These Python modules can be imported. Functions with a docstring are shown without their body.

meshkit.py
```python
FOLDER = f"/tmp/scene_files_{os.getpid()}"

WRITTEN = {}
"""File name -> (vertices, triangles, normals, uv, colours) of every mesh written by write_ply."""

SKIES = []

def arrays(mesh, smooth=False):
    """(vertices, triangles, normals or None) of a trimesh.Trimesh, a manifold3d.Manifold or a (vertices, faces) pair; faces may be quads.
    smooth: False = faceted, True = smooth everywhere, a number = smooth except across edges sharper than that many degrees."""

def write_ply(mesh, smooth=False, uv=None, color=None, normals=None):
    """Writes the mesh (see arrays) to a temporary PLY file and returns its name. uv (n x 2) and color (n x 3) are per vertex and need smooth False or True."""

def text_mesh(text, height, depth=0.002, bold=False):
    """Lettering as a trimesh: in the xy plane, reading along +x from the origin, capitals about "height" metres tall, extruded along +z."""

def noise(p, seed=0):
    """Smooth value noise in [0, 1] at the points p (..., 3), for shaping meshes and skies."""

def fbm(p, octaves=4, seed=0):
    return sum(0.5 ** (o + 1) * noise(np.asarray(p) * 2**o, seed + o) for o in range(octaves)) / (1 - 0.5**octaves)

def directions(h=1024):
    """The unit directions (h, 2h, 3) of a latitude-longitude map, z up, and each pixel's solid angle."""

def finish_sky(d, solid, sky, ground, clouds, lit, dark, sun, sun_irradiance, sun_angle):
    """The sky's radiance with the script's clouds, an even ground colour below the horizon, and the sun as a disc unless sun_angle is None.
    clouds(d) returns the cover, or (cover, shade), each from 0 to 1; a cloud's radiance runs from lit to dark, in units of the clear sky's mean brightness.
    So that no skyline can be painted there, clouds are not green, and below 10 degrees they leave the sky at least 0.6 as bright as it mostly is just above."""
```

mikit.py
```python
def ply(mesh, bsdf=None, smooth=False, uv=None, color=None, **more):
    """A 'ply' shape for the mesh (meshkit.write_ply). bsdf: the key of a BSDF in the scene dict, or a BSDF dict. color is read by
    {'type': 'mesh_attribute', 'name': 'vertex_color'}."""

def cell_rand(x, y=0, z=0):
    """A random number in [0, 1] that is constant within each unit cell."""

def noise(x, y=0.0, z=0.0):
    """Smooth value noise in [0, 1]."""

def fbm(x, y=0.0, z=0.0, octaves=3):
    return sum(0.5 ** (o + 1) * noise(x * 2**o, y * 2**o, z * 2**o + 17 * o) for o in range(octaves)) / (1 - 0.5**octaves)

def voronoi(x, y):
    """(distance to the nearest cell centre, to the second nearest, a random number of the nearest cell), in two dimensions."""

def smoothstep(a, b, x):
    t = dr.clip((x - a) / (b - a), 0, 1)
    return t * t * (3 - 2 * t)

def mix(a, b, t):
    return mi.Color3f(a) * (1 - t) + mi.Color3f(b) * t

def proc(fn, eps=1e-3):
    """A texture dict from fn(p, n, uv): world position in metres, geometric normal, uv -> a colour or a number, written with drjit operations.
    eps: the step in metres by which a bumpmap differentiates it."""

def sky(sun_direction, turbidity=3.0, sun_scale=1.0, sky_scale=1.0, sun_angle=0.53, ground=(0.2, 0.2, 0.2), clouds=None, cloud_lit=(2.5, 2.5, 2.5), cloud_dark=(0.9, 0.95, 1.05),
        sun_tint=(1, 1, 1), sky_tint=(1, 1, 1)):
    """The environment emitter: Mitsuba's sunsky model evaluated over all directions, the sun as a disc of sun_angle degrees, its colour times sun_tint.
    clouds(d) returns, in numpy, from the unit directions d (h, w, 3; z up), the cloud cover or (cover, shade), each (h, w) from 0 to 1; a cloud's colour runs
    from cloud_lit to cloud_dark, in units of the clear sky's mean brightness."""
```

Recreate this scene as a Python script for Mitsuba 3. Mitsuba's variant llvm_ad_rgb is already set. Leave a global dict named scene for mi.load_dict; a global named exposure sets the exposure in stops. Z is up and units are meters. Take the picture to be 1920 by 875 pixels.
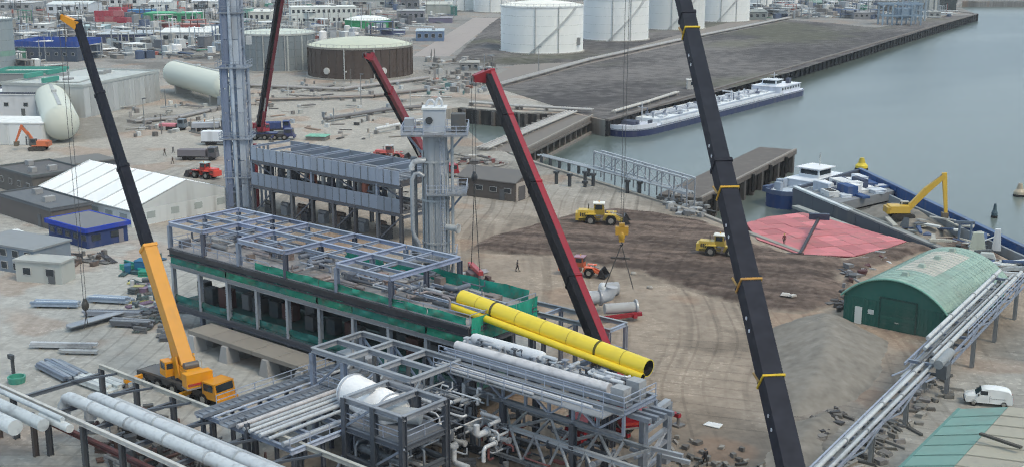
import math, random
import numpy as np, trimesh, mitsuba as mi, mikit, meshkit
import drjit as dr
import manifold3d as m3
from shapely.geometry import Polygon, Point, LineString
from shapely import contains_xy, distance as sh_distance, points as sh_points
from mikit import noise, fbm, voronoi, smoothstep, mix

scene, labels = {}, {}
rng = np.random.default_rng(7)
random.seed(7)
TF = mi.ScalarTransform4f

# ------------------------------------------------------------------ camera, sky, exposure
# x runs along the long steel module, y across it towards the quay; the viewer stands 49 m up at the origin
H = 49.0
PITCH = math.radians(13.5075)
FOCAL = 2300.0                       # of a 1920 x 875 picture
AZ = math.radians(40)
fwd = np.array([-math.sin(AZ) * math.cos(PITCH), math.cos(AZ) * math.cos(PITCH), -math.sin(PITCH)])
scene['camera'] = {'type': 'perspective', 'fov': math.degrees(2 * math.atan(960 / FOCAL)), 'fov_axis': 'x', 'near_clip': 1.0, 'far_clip': 30000.0,
                   'to_world': TF().look_at(origin=[0, 0, H], target=[float(fwd[0]), float(fwd[1]), H + float(fwd[2])], up=[0, 0, 1])}
scene['sky'] = mikit.sky([0.62, -0.05, 0.78], turbidity=4, sun_scale=0.40, sky_scale=1.0, sun_angle=22, clouds=lambda d: 1.0,
                         cloud_lit=(1.55, 1.96, 2.36), cloud_dark=(0.9, 0.95, 1.05), sun_tint=(0.97, 1.0, 1.0))
exposure = 1.75

def at(px, py, z=0.0):
    """The place in the yard, at height z, that a surveyor reads off the photograph at that point."""
    u, v = (px - 960) / FOCAL, (py - 437.5) / FOCAL
    s, c = math.sin(PITCH), math.cos(PITCH)
    x, y, w = u, c - v * s, -s - v * c
    t = (z - H) / w
    x, y = x * t, y * t
    return np.array([math.cos(AZ) * x - math.sin(AZ) * y, math.sin(AZ) * x + math.cos(AZ) * y, z])

def ppm(p):
    """Picture points per metre at p."""
    return FOCAL / float(np.dot(np.asarray(p, float) - [0, 0, H], fwd))

RIGHT = np.array([math.cos(AZ), math.sin(AZ), 0.0])
AWAY = np.array([-math.sin(AZ), math.cos(AZ), 0.0])

def srgb(r, g, b, k=1.0):
    c = np.array([r, g, b], float) / 255
    return tuple((np.where(c <= 0.04045, c / 12.92, ((c + 0.055) / 1.055) ** 2.4) * k).tolist())

# ------------------------------------------------------------------ materials
def rgb(c): return {'type': 'rgb', 'value': [float(x) for x in c]}
def tone(uv):
    """A mesh's own plain colour, kept in its texture coordinate (two numbers hold three square-rooted channels)."""
    a = dr.floor(uv.x * (1 / 256) + 0.002); b = dr.floor(uv.x - a * 256 + 0.5); c = dr.floor(uv.y + 0.5)
    return mi.Color3f(a * a, b * b, c * c) * (1 / 65025.0)

def colour_uv(c, n):
    q = np.clip(np.round(np.sqrt(np.asarray(c, float)) * 255), 0, 255)
    q = np.broadcast_to(q, (n, 3))
    return np.column_stack([q[:, 0] * 256 + q[:, 1], q[:, 2]])

def dirt_amount(p):
    a = fbm(p.x * 0.45, p.y * 0.45, p.z * 0.45, 3)
    b = fbm(p.x * 2.7, p.y * 2.7, p.z * 2.7, 2)
    return smoothstep(0.42, 0.85, a * 0.6 + b * 0.4) * 0.7 + 0.05

def streak_amount(p):
    a = fbm(p.x * 0.9 + 5, p.y * 0.9, p.z * 0.06, 3)
    b = fbm(p.x * 0.12, p.y * 0.12, p.z * 0.12, 3)
    return smoothstep(0.45, 0.95, a * 0.65 + b * 0.35) * 0.6 + 0.04

def two(b): return {'type': 'twosided', 'bsdf': b}

def coat(fn, dirt, k, **more):
    return two({'type': 'principled', 'base_color': mikit.proc(lambda p, n, uv: mix(tone(uv), dirt, fn(p) * k)), **more})

scene['paint'] = coat(dirt_amount, (0.13, 0.115, 0.10), 1.0, roughness=0.6, specular=0.35)
scene['gloss'] = coat(streak_amount, (0.12, 0.10, 0.085), 0.8, roughness=0.34, specular=0.5)
scene['steel'] = coat(dirt_amount, (0.10, 0.105, 0.125), 0.7, roughness=0.42, metallic=0.2, specular=0.5)
scene['wall'] = coat(streak_amount, (0.20, 0.185, 0.165), 0.8, roughness=0.7, specular=0.25)
scene['tank_paint'] = coat(streak_amount, (0.46, 0.46, 0.44), 0.12, roughness=0.55, specular=0.35)
scene['black_paint'] = two({'type': 'principled', 'base_color': mikit.proc(lambda p, n, uv: tone(uv) * (0.7 + 0.6 * fbm(p.x * 1.1, p.y * 1.1, p.z * 1.1, 3))), 'roughness': 0.6, 'specular': 0.12})
scene['window_glass'] = two({'type': 'principled', 'base_color': rgb((0.025, 0.035, 0.045)), 'roughness': 0.08, 'specular': 0.6})
scene['rubber'] = two({'type': 'principled', 'base_color': rgb((0.02, 0.02, 0.021)), 'roughness': 0.8, 'specular': 0.2})

def ground_fn(p, n, uv):
    x, y = p.x, p.y
    big = fbm(x * 0.02 + 3, y * 0.02, 0.0, 4)
    mid = fbm(x * 0.11, y * 0.11, 2.0, 4)
    fine = fbm(x * 0.7 + y * 0.5, y * 0.7 - x * 0.5, 5.0, 3)
    wx = x + 9 * (fbm(x * 0.05, y * 0.05, 9.0, 2) - 0.5)
    wy = y + 9 * (fbm(x * 0.05, y * 0.05, 19.0, 2) - 0.5)
    pale = mix((0.29, 0.295, 0.285), (0.385, 0.385, 0.365), big)
    tan = mix((0.25, 0.208, 0.172), (0.355, 0.30, 0.245), mid)
    grey = mix((0.16, 0.152, 0.145), (0.25, 0.235, 0.215), mid)
    col = mix(tan, pale, smoothstep(-84, -94, wx) * smoothstep(125, 112, wy))
    far = smoothstep(195, 250, -wx * 0.64 + wy * 0.77)
    col = mix(col, mix((0.265, 0.255, 0.235), (0.355, 0.34, 0.31), big), far)
    rough = smoothstep(-66, -50, wx) * smoothstep(140, 112, wy)
    col = mix(col, grey, rough * 0.85)
    side = smoothstep(-52, -44, wx)
    col = mix(col, mix((0.24, 0.235, 0.22), (0.38, 0.37, 0.34), mid), side)
    distant = smoothstep(360, 520, -x * 0.64 + y * 0.77)
    col = mix(col, mix((0.15, 0.15, 0.15), (0.27, 0.265, 0.255), fbm(x * 0.015, y * 0.03, 1.0, 4)), distant)
    # wheel ruts and damp patches
    a = x * 0.82 + y * 0.57 + 8 * fbm(x * 0.03, y * 0.03, 4.0, 2)
    ruts = smoothstep(0.56, 0.75, fbm(a * 0.75, (y * 0.82 - x * 0.57) * 0.035, 7.0, 3)) * (1 - smoothstep(350, 450, y - x)) * (1 - 0.6 * smoothstep(-84, -94, wx) * smoothstep(125, 112, wy))
    line = dr.abs(a * 0.42 - dr.floor(a * 0.42) - 0.5)
    track = smoothstep(0.40, 0.46, line) * smoothstep(0.45, 0.62, fbm(a * 0.05, (y * 0.82 - x * 0.57) * 0.012, 31.0, 3)) * smoothstep(450, 300, y - x)
    b2 = y * 0.9 - x * 0.43 + 10 * fbm(x * 0.025 + 7, y * 0.025, 14.0, 2)
    line2 = dr.abs(b2 * 0.38 - dr.floor(b2 * 0.38) - 0.5)
    track = dr.maximum(track, smoothstep(0.41, 0.47, line2) * smoothstep(0.52, 0.66, fbm(b2 * 0.06 + 3, (x * 0.9 + y * 0.43) * 0.014, 37.0, 3)) * smoothstep(450, 300, y - x))
    damp = smoothstep(0.53, 0.68, fbm(x * 0.06 + 40, y * 0.06, 3.0, 4)) * (1 - 0.75 * smoothstep(-84, -94, wx) * smoothstep(125, 112, wy))
    col = col * (1 - 0.19 * track) * (1 - 0.22 * ruts) * (1 - 0.30 * damp)
    rust = smoothstep(0.6, 0.7, fbm(x * 0.09 + 7, y * 0.09 + 80, 3.0, 3))
    col = mix(col, mi.Color3f(0.30, 0.19, 0.13), rust * 0.35)
    grit = smoothstep(0.25, 0.75, fbm(x * 1.7 + y * 0.9, y * 1.7 - x * 0.9, 11.0, 3))
    stones = smoothstep(0.72, 0.80, noise(x * 2.2 + y * 1.3 + 9, y * 2.2 - x * 1.3, 3.0)) * smoothstep(0.45, 0.7, mid)
    return col * (0.76 + 0.32 * fine + 0.13 * grit) * (1 + 0.22 * stones)

def ground_bump(p, n, uv): return fbm(p.x * 0.8, p.y * 0.8, 0.0, 3) * 0.25 + fbm(p.x * 4, p.y * 4, 0.0, 2) * 0.05

scene['earth'] = {'type': 'bumpmap', 'bump': mikit.proc(ground_bump, 0.03), 'scale': 0.8, 'bsdf': {'type': 'principled', 'base_color': mikit.proc(ground_fn), 'roughness': 0.93, 'specular': 0.15}}

def soil_fn(p, n, uv):
    a = p.x * 0.92 + p.y * 0.4 + 6 * fbm(p.x * 0.05, p.y * 0.05, 4.0, 2)
    b = p.y * 0.92 - p.x * 0.4
    band = fbm(a * 0.05, b * 0.5, 3.0, 4)
    fine = fbm(p.x * 1.3, p.y * 1.3, 8.0, 3)
    c = mix((0.075, 0.058, 0.051), (0.17, 0.130, 0.110), smoothstep(0.3, 0.75, band * 0.75 + fine * 0.25))
    line = dr.abs(a * 0.4 - dr.floor(a * 0.4) - 0.5)
    c = c * (1 - 0.14 * smoothstep(0.38, 0.46, line) * smoothstep(0.4, 0.6, fbm(a * 0.06, b * 0.02, 13.0, 2)))
    thin = smoothstep(0.30, -0.03, p.z + 0.34 * (fbm(p.x * 0.5, p.y * 0.5, 2.0, 3) - 0.5))
    c = mix(c, mi.Color3f(0.27, 0.225, 0.185), thin * 0.9)
    return c * (0.75 + 0.5 * fine)

scene['soil'] = {'type': 'bumpmap', 'bump': mikit.proc(ground_bump, 0.03), 'scale': 1.2, 'bsdf': {'type': 'principled', 'base_color': mikit.proc(soil_fn), 'roughness': 0.95, 'specular': 0.12}}

def sand_fn(p, n, uv):
    f = fbm(p.x * 1.1, p.y * 1.1, p.z * 1.1, 4)
    g = fbm(p.x * 0.15, p.y * 0.15, 3.0, 3)
    return mix((0.21, 0.197, 0.178), (0.315, 0.293, 0.262), g * 0.6 + f * 0.4) * (0.75 + 0.5 * f)

scene['sand'] = {'type': 'bumpmap', 'bump': mikit.proc(ground_bump, 0.03), 'scale': 0.6, 'bsdf': {'type': 'diffuse', 'reflectance': mikit.proc(sand_fn)}}

def pier_fn(p, n, uv):
    a = fbm(p.x * 0.03, p.y * 0.012, 1.0, 4)
    f = fbm(p.x * 0.35, p.y * 0.35, 8.0, 4)
    c = mix((0.066, 0.064, 0.067), (0.138, 0.131, 0.130), smoothstep(0.3, 0.72, a * 0.6 + f * 0.4))
    moss = smoothstep(0.55, 0.7, fbm(p.x * 0.02 + 9, p.y * 0.02 + 4, 5.0, 4))
    return mix(c, mi.Color3f(0.105, 0.11, 0.075), moss * 0.5) * (0.8 + 0.4 * f)

scene['pier_top'] = {'type': 'principled', 'base_color': mikit.proc(pier_fn), 'roughness': 0.95, 'specular': 0.1}

def wave(p, n, uv):
    a = fbm(p.x * 0.35 + 0.6 * p.y * 0.2, p.y * 0.16, 0.0, 3)
    b = fbm(p.x * 0.045, p.y * 0.02, 4.0, 3)
    return a * 0.30 + b * 0.9

def water_fn(p, n, uv):
    g = smoothstep(0.3, 0.7, fbm(p.x * 0.010 + 1, p.y * 0.005, 2.0, 4))
    return mix((0.06, 0.086, 0.082), (0.115, 0.142, 0.132), g)

scene['river'] = {'type': 'bumpmap', 'bump': mikit.proc(wave, 0.1), 'scale': 0.26, 'bsdf': {'type': 'principled', 'base_color': mikit.proc(water_fn), 'roughness': 0.22, 'specular': 0.5}}

# ------------------------------------------------------------------ mesh builder
def frame(x, y, z, heading=0.0, tilt=None):
    """A place and heading (degrees, counterclockwise) as a matrix."""
    a = math.radians(heading)
    m = np.eye(4)
    m[:2, :2] = [[math.cos(a), -math.sin(a)], [math.sin(a), math.cos(a)]]
    m[:3, 3] = [x, y, z]
    return m if tilt is None else m @ tilt

BOXV = np.array([[-1, -1, -1], [1, -1, -1], [1, 1, -1], [-1, 1, -1], [-1, -1, 1], [1, -1, 1], [1, 1, 1], [-1, 1, 1]], float) / 2
BOXQ = np.array([[0, 3, 2, 1], [4, 5, 6, 7], [0, 1, 5, 4], [1, 2, 6, 5], [2, 3, 7, 6], [3, 0, 4, 7]])

class MB:
    def __init__(self, M=None):
        self.v, self.f, self.n, self.M = [], [], 0, M
    def add(self, v, f):
        v, f = np.asarray(v, float), np.asarray(f, int)
        if f.shape[1] == 4: f = np.vstack([f[:, [0, 1, 2]], f[:, [0, 2, 3]]])
        if self.M is not None: v = v @ self.M[:3, :3].T + self.M[:3, 3]
        self.v.append(v); self.f.append(f + self.n); self.n += len(v)
        return self
    def hexa(self, c8):
        """Eight corners ordered as BOXV; every face has its own corners so that edges stay crisp."""
        c8 = np.asarray(c8, float)
        return self.add(c8[BOXQ].reshape(-1, 3), np.arange(24).reshape(6, 4))
    def box(self, c, s, rot=0.0, top=None):
        """Box by centre and size; top = (sx, sy) tapers it."""
        v = BOXV.copy()
        if top is not None:
            v[4:, 0] *= top[0]; v[4:, 1] *= top[1]
        v = v * s
        if rot:
            a = math.radians(rot); v[:, :2] = v[:, :2] @ np.array([[math.cos(a), math.sin(a)], [-math.sin(a), math.cos(a)]])
        return self.hexa(v + c)
    def beam(self, p, q, w, h=None, w2=None, h2=None, up=(0, 0, 1)):
        """A bar from p to q, w wide and h deep, tapering to w2, h2."""
        p, q, h = np.asarray(p, float), np.asarray(q, float), h or w
        w2, h2 = w2 or w, h2 or h
        d = q - p; L = np.linalg.norm(d); d /= max(L, 1e-9)
        up = np.asarray(up, float)
        if abs(d @ up) > 0.99: up = np.array([1.0, 0, 0])
        a = np.cross(up, d); a /= np.linalg.norm(a); b = np.cross(d, a)
        r = lambda o, w, h: [o - a * w / 2 - b * h / 2, o + a * w / 2 - b * h / 2, o + a * w / 2 + b * h / 2, o - a * w / 2 + b * h / 2]
        return self.hexa(r(p, w, h) + r(q, w2, h2))
    def tube(self, p, q, r, r2=None, n=14, caps=True):
        p, q = np.asarray(p, float), np.asarray(q, float); r2 = r if r2 is None else r2
        d = q - p; d /= max(np.linalg.norm(d), 1e-9)
        a = np.cross(d, [0, 0, 1.0] if abs(d[2]) < 0.9 else [1.0, 0, 0]); a /= np.linalg.norm(a); b = np.cross(d, a)
        t = np.arange(n) * 2 * np.pi / n
        ring = np.cos(t)[:, None] * a + np.sin(t)[:, None] * b
        i = np.arange(n); j = (i + 1) % n
        self.add(np.vstack([p + ring * r, q + ring * r2]), np.stack([i, j, j + n, i + n], 1))
        if caps:
            for o, rr, s in ((p, r, -1), (q, r2, 1)):
                if rr > 1e-6: self.add(np.vstack([o + ring * rr, [o]]), np.stack([i, j, i * 0 + n], 1)[:, ::s])
        return self
    def path(self, pts, r, n=10):
        """A pipe along points with rounded mitres, open joints covered by spheres' worth of rings."""
        p = np.asarray(pts, float); k = len(p)
        tan = np.gradient(p, axis=0); tan /= np.linalg.norm(tan, axis=1, keepdims=True)
        up = np.array([0, 0, 1.0]); rings = []
        for o, d in zip(p, tan):
            a = np.cross(d, up if abs(d[2]) < 0.95 else [0.31, 0.95, 0]); a /= np.linalg.norm(a); b = np.cross(d, a)
            if rings and np.dot(a, la) < 0: a, b = -a, -b
            la = a
            t = np.arange(n) * 2 * np.pi / n
            rings.append(o + r * (np.cos(t)[:, None] * a + np.sin(t)[:, None] * b))
        i, j = np.meshgrid(np.arange(k - 1), np.arange(n), indexing='ij')
        f = np.stack([i * n + j, i * n + (j + 1) % n, (i + 1) * n + (j + 1) % n, (i + 1) * n + j], -1).reshape(-1, 4)
        self.add(np.vstack(rings), f)
        t = np.arange(n)
        for ring, o, s in ((rings[0], p[0], -1), (rings[-1], p[-1], 1)):
            self.add(np.vstack([ring, [o]]), np.stack([t, (t + 1) % n, t * 0 + n], 1)[:, ::s])
        return self
    def lathe(self, prof, c=(0, 0, 0), n=32, hard=True):
        """Turned profile [(r, z)] about the vertical through c; each band has its own corners."""
        prof = [tuple(x) for x in prof]
        t = np.arange(n) * 2 * np.pi / n; i = np.arange(n); j = (i + 1) % n
        for (r0, z0), (r1, z1) in zip(prof[:-1], prof[1:]):
            a = np.stack([np.cos(t) * r0, np.sin(t) * r0, t * 0 + z0], 1) + c
            b = np.stack([np.cos(t) * r1, np.sin(t) * r1, t * 0 + z1], 1) + c
            self.add(np.vstack([a, b]), np.stack([i, j, j + n, i + n], 1))
        return self
    def capsule(self, p, q, r, n=24, m=7, bulge=1.0):
        """A tank lying from p to q with domed ends."""
        p, q = np.asarray(p, float), np.asarray(q, float)
        d = q - p; d /= np.linalg.norm(d)
        a = np.cross(d, [0, 0, 1.0] if abs(d[2]) < 0.9 else [1.0, 0, 0]); a /= np.linalg.norm(a); b = np.cross(d, a)
        t = np.arange(n) * 2 * np.pi / n; ring = np.cos(t)[:, None] * a + np.sin(t)[:, None] * b
        rings = []
        for s in np.linspace(-np.pi / 2, 0, m): rings.append(p + d * math.sin(s) * r * bulge + ring * max(r * math.cos(s), 1e-3))
        for s in np.linspace(0, np.pi / 2, m): rings.append(q + d * math.sin(s) * r * bulge + ring * max(r * math.cos(s), 1e-3))
        k = len(rings); i, j = np.meshgrid(np.arange(k - 1), np.arange(n), indexing='ij')
        return self.add(np.vstack(rings), np.stack([i * n + j, i * n + (j + 1) % n, (i + 1) * n + (j + 1) % n, (i + 1) * n + j], -1).reshape(-1, 4))
    def prism(self, poly, z0, z1, top_only=False):
        """Vertical extrusion of a 2-D outline."""
        P = Polygon(poly); P = P if P.is_valid else P.buffer(0)
        v, f = trimesh.creation.triangulate_polygon(P, engine='earcut')
        v = np.asarray(v); f = np.asarray(f)
        e1, e2 = v[f[:, 1]] - v[f[:, 0]], v[f[:, 2]] - v[f[:, 0]]
        flip = e1[:, 0] * e2[:, 1] - e1[:, 1] * e2[:, 0] < 0
        f[flip] = f[flip][:, ::-1]
        self.add(np.column_stack([v, np.full(len(v), z1)]), f)
        if not top_only:
            self.add(np.column_stack([v, np.full(len(v), z0)]), f[:, ::-1])
            c = np.array(P.exterior.coords)
            if not P.exterior.is_ccw: c = c[::-1]
            for (x0, y0), (x1, y1) in zip(c[:-1], c[1:]):
                self.add([[x0, y0, z0], [x1, y1, z0], [x1, y1, z1], [x0, y0, z1]], [[0, 1, 2, 3]])
        return self
    def sweep(self, prof, axis_from, axis_to, closed=True):
        """A cross-section [(s, z)] carried from one point to another (s is sideways)."""
        p, q = np.asarray(axis_from, float), np.asarray(axis_to, float)
        d = q - p; d[2] = 0; d /= np.linalg.norm(d); a = np.array([d[1], -d[0], 0])
        pr = np.asarray(prof, float)
        A = p + pr[:, :1] * a + pr[:, 1:] * [0, 0, 1.0]; B = q + pr[:, :1] * a + pr[:, 1:] * [0, 0, 1.0]
        k = len(pr)
        for i in range(k if closed else k - 1):
            j = (i + 1) % k
            self.add([A[i], A[j], B[j], B[i]], [[0, 1, 2, 3]])
        if closed:
            v, f = trimesh.creation.triangulate_polygon(Polygon(pr), engine='earcut')
            for o, s in ((p, 1), (q, -1)):
                self.add(o + v[:, :1] * a + v[:, 1:] * [0, 0, 1.0], f[:, ::s])
        return self
    def sphere(self, c, r, sub=2, s=(1, 1, 1)):
        m = trimesh.creation.icosphere(subdivisions=sub, radius=1.0)
        return self.add(m.vertices * r * np.asarray(s) + c, m.faces)
    def mesh(self): return np.vstack(self.v), np.vstack(self.f)

used = {}
def numbered(name):
    k = used[name] = used.get(name, -1) + 1
    return name if k == 0 else f'{name}_{k:03d}'

def say(key, label, cat, group=None):
    labels[key] = {'label': label, 'category': cat}
    if group: labels[key]['group'] = group

def thing(name, label, cat, group=None):
    key = numbered(name); say(key, label, cat, group)
    return key

def put(name, mb, color, mat='paint', parent=None, label=None, jit=0.05, smooth=True, stuff=False):
    """One entry of the scene: a part under its thing, or a thing that is one mesh."""
    key = numbered(f'{parent}__{name}' if parent else name)
    v, f = mb.mesh() if isinstance(mb, MB) else mb
    v = np.asarray(v, float)
    if color is None:
        scene[key] = mikit.ply((v, f), mat, smooth=smooth)
    else:
        c = np.clip(np.asarray(color) * (1 + jit * rng.normal()), 0.004, 0.92)
        scene[key] = mikit.ply((v, f), mat, smooth=smooth, uv=colour_uv(c, len(v)))
    if label or stuff:
        labels[key] = {}
        if label: labels[key]['label'] = label
        if stuff: labels[key]['kind'] = 'stuff'
    return key

def setting(name, mesh, mat, color=None, smooth=True):
    k = put(name, mesh, color, mat, smooth=smooth, jit=0)
    labels[k] = {'kind': 'structure'}
    return k

# colours (bare, unlit)
GALV = (0.40, 0.45, 0.55); GALV2 = (0.29, 0.34, 0.43); STEEL_D = (0.13, 0.15, 0.19); BLUEST = (0.33, 0.38, 0.52)
WHITE = (0.74, 0.76, 0.75); PIPEW = (0.62, 0.65, 0.68); CONC = (0.36, 0.345, 0.32); CONC_D = (0.13, 0.125, 0.12)
NET = (0.012, 0.29, 0.21); YEL = (0.85, 0.66, 0.05); ORANGE = (0.68, 0.29, 0.012); RED = (0.33, 0.010, 0.022); BLACK = (0.012, 0.016, 0.027)
NAVY = (0.02, 0.045, 0.16); BROWN = (0.085, 0.062, 0.052); RUST = (0.19, 0.085, 0.05)

# ------------------------------------------------------------------ setting: land, river, soil, sand
WL = -4.5
A2 = lambda px, py, z=0.0: tuple(at(px, py, z)[:2])
far = lambda a, b: tuple((RIGHT * a + AWAY * b)[:2])
land = [(-183, 217), (-169.5, 210.3), (-114.5, 189.5), (-99.5, 181.5), (-86.8, 175.1), A2(1560, 486), A2(1605, 481), A2(1662, 466), A2(1702, 453), A2(1760, 474), A2(1850, 505), (-30, 166), (100, 110), (600, -110), (600, -500), (-900, -700),
        far(-6000, -300), far(-6000, 8000), far(6000, 8000), A2(3300, 3), A2(1805, 3), A2(1797, 13), (-295.5, 832.5), (-197.3, 275.4), (-214, 281), (-225.6, 272.5), (-246.9, 269.9), (-246, 256), (-224.6, 245.4), (-200, 226)]
setting('ground', MB().prism(land, -9, 0), 'earth')
setting('water', MB().prism([far(-7000, -700), far(7000, -700), far(7000, 8200), far(-7000, 8200)], -10, WL, top_only=True), 'river')
setting('pier_surface', MB().prism([A2(930, 165), A2(1000, 187), A2(1075, 211), A2(1135, 225), A2(1300, 184.5), A2(1480, 136.5), A2(1828, 27.5), A2(1760, 33), A2(1640, 53), A2(1560, 44), A2(1480, 38), A2(1280, 79), A2(1100, 119)], -0.1, 0.006, top_only=True), 'pier_top')

def mound(name, outline, height, edge, mat, step=0.8, rough=0.25, seed=1, power=1.0):
    """A heap whose height follows the distance from its edge."""
    P = Polygon(outline).buffer(0.1)
    x0, y0, x1, y1 = P.bounds
    xs, ys = np.arange(x0 - step, x1 + 2 * step, step), np.arange(y0 - step, y1 + 2 * step, step)
    X, Y = np.meshgrid(xs, ys, indexing='ij')
    inside = contains_xy(P, X.ravel(), Y.ravel()).reshape(X.shape)
    d = sh_distance(P.exterior, sh_points(X.ravel(), Y.ravel())).reshape(X.shape)
    d = np.where(inside, d, -d)
    d = d + 3.0 * (meshkit.fbm(np.stack([X * 0.12, Y * 0.12, X * 0], -1), 3, seed) - 0.5) * min(1, edge)
    t = np.clip(d / edge, 0, 1)
    nz = meshkit.fbm(np.stack([X * 0.28, Y * 0.28, X * 0], -1), 4, seed + 5)
    Z = height * t ** power * (1 - rough + 2 * rough * nz) - 0.12 * (1 - np.clip(t * 6, 0, 1))
    n, m = X.shape
    i, j = np.meshgrid(np.arange(n - 1), np.arange(m - 1), indexing='ij')
    q = np.stack([i * m + j, (i + 1) * m + j, (i + 1) * m + j + 1, i * m + j + 1], -1).reshape(-1, 4)
    keep = (d.ravel()[q] > -0.8).any(1)
    return setting(name, MB().add(np.column_stack([X.ravel(), Y.ravel(), Z.ravel()]), q[keep]), mat)

mound('dark_soil', [A2(862, 470), A2(930, 438), A2(1010, 418), A2(1085, 398), A2(1150, 388), A2(1240, 398), A2(1310, 412), A2(1400, 450), A2(1490, 484), A2(1560, 492), A2(1590, 530), A2(1585, 570), A2(1500, 590), A2(1430, 578), A2(1330, 560), A2(1200, 512), A2(1090, 492), A2(960, 478)], 0.55, 3.0, 'soil', 0.8, 0.5, 3)
mound('soil_bank', [A2(1420, 452), A2(1490, 474), A2(1585, 484), A2(1600, 500), A2(1570, 560), A2(1540, 575), A2(1500, 560), A2(1440, 520), A2(1400, 480)], 0.7, 5.0, 'soil', 0.8, 0.4, 11)
mound('debris_bank', [A2(1580, 492), A2(1655, 469), A2(1706, 455), A2(1752, 470), A2(1700, 482), A2(1640, 500), A2(1600, 532), A2(1575, 560)], 0.7, 2.0, 'soil', 0.6, 0.6, 51)
mound('sand_heap', [A2(1452, 618), A2(1530, 588), A2(1600, 602), A2(1650, 640), A2(1665, 690), A2(1640, 730), A2(1570, 768), A2(1490, 775), A2(1448, 740), A2(1436, 680)], 3.7, 11.0, 'sand', 0.6, 0.12, 21, 0.85)
mound('rubble_bank', [A2(1480, 790), A2(1560, 762), A2(1580, 800), A2(1540, 860), A2(1500, 900), A2(1440, 900), A2(1450, 840)], 0.9, 2.0, 'sand', 0.5, 0.6, 31)
mound('bund_slope', [A2(850, 112), A2(925, 42), A2(958, 36), A2(950, 96), A2(1010, 112), A2(1080, 112), A2(1050, 118), A2(960, 122)], 1.2, 9.0, 'pier_top', 3.0, 0.3, 41)
setting('tank_yard', MB().prism([A2(848, 114), A2(928, 36), A2(1000, 20), A2(1450, 8), A2(1452, 30), A2(1290, 76), A2(1100, 115), A2(962, 123)], 0, 0.005, top_only=True), 'pier_top')
k = setting('road', MB().prism([A2(772, 106), A2(842, 106), A2(935, 34), A2(888, 34)], 0, 0.01, top_only=True), 'wall', (0.30, 0.27, 0.26))
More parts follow.
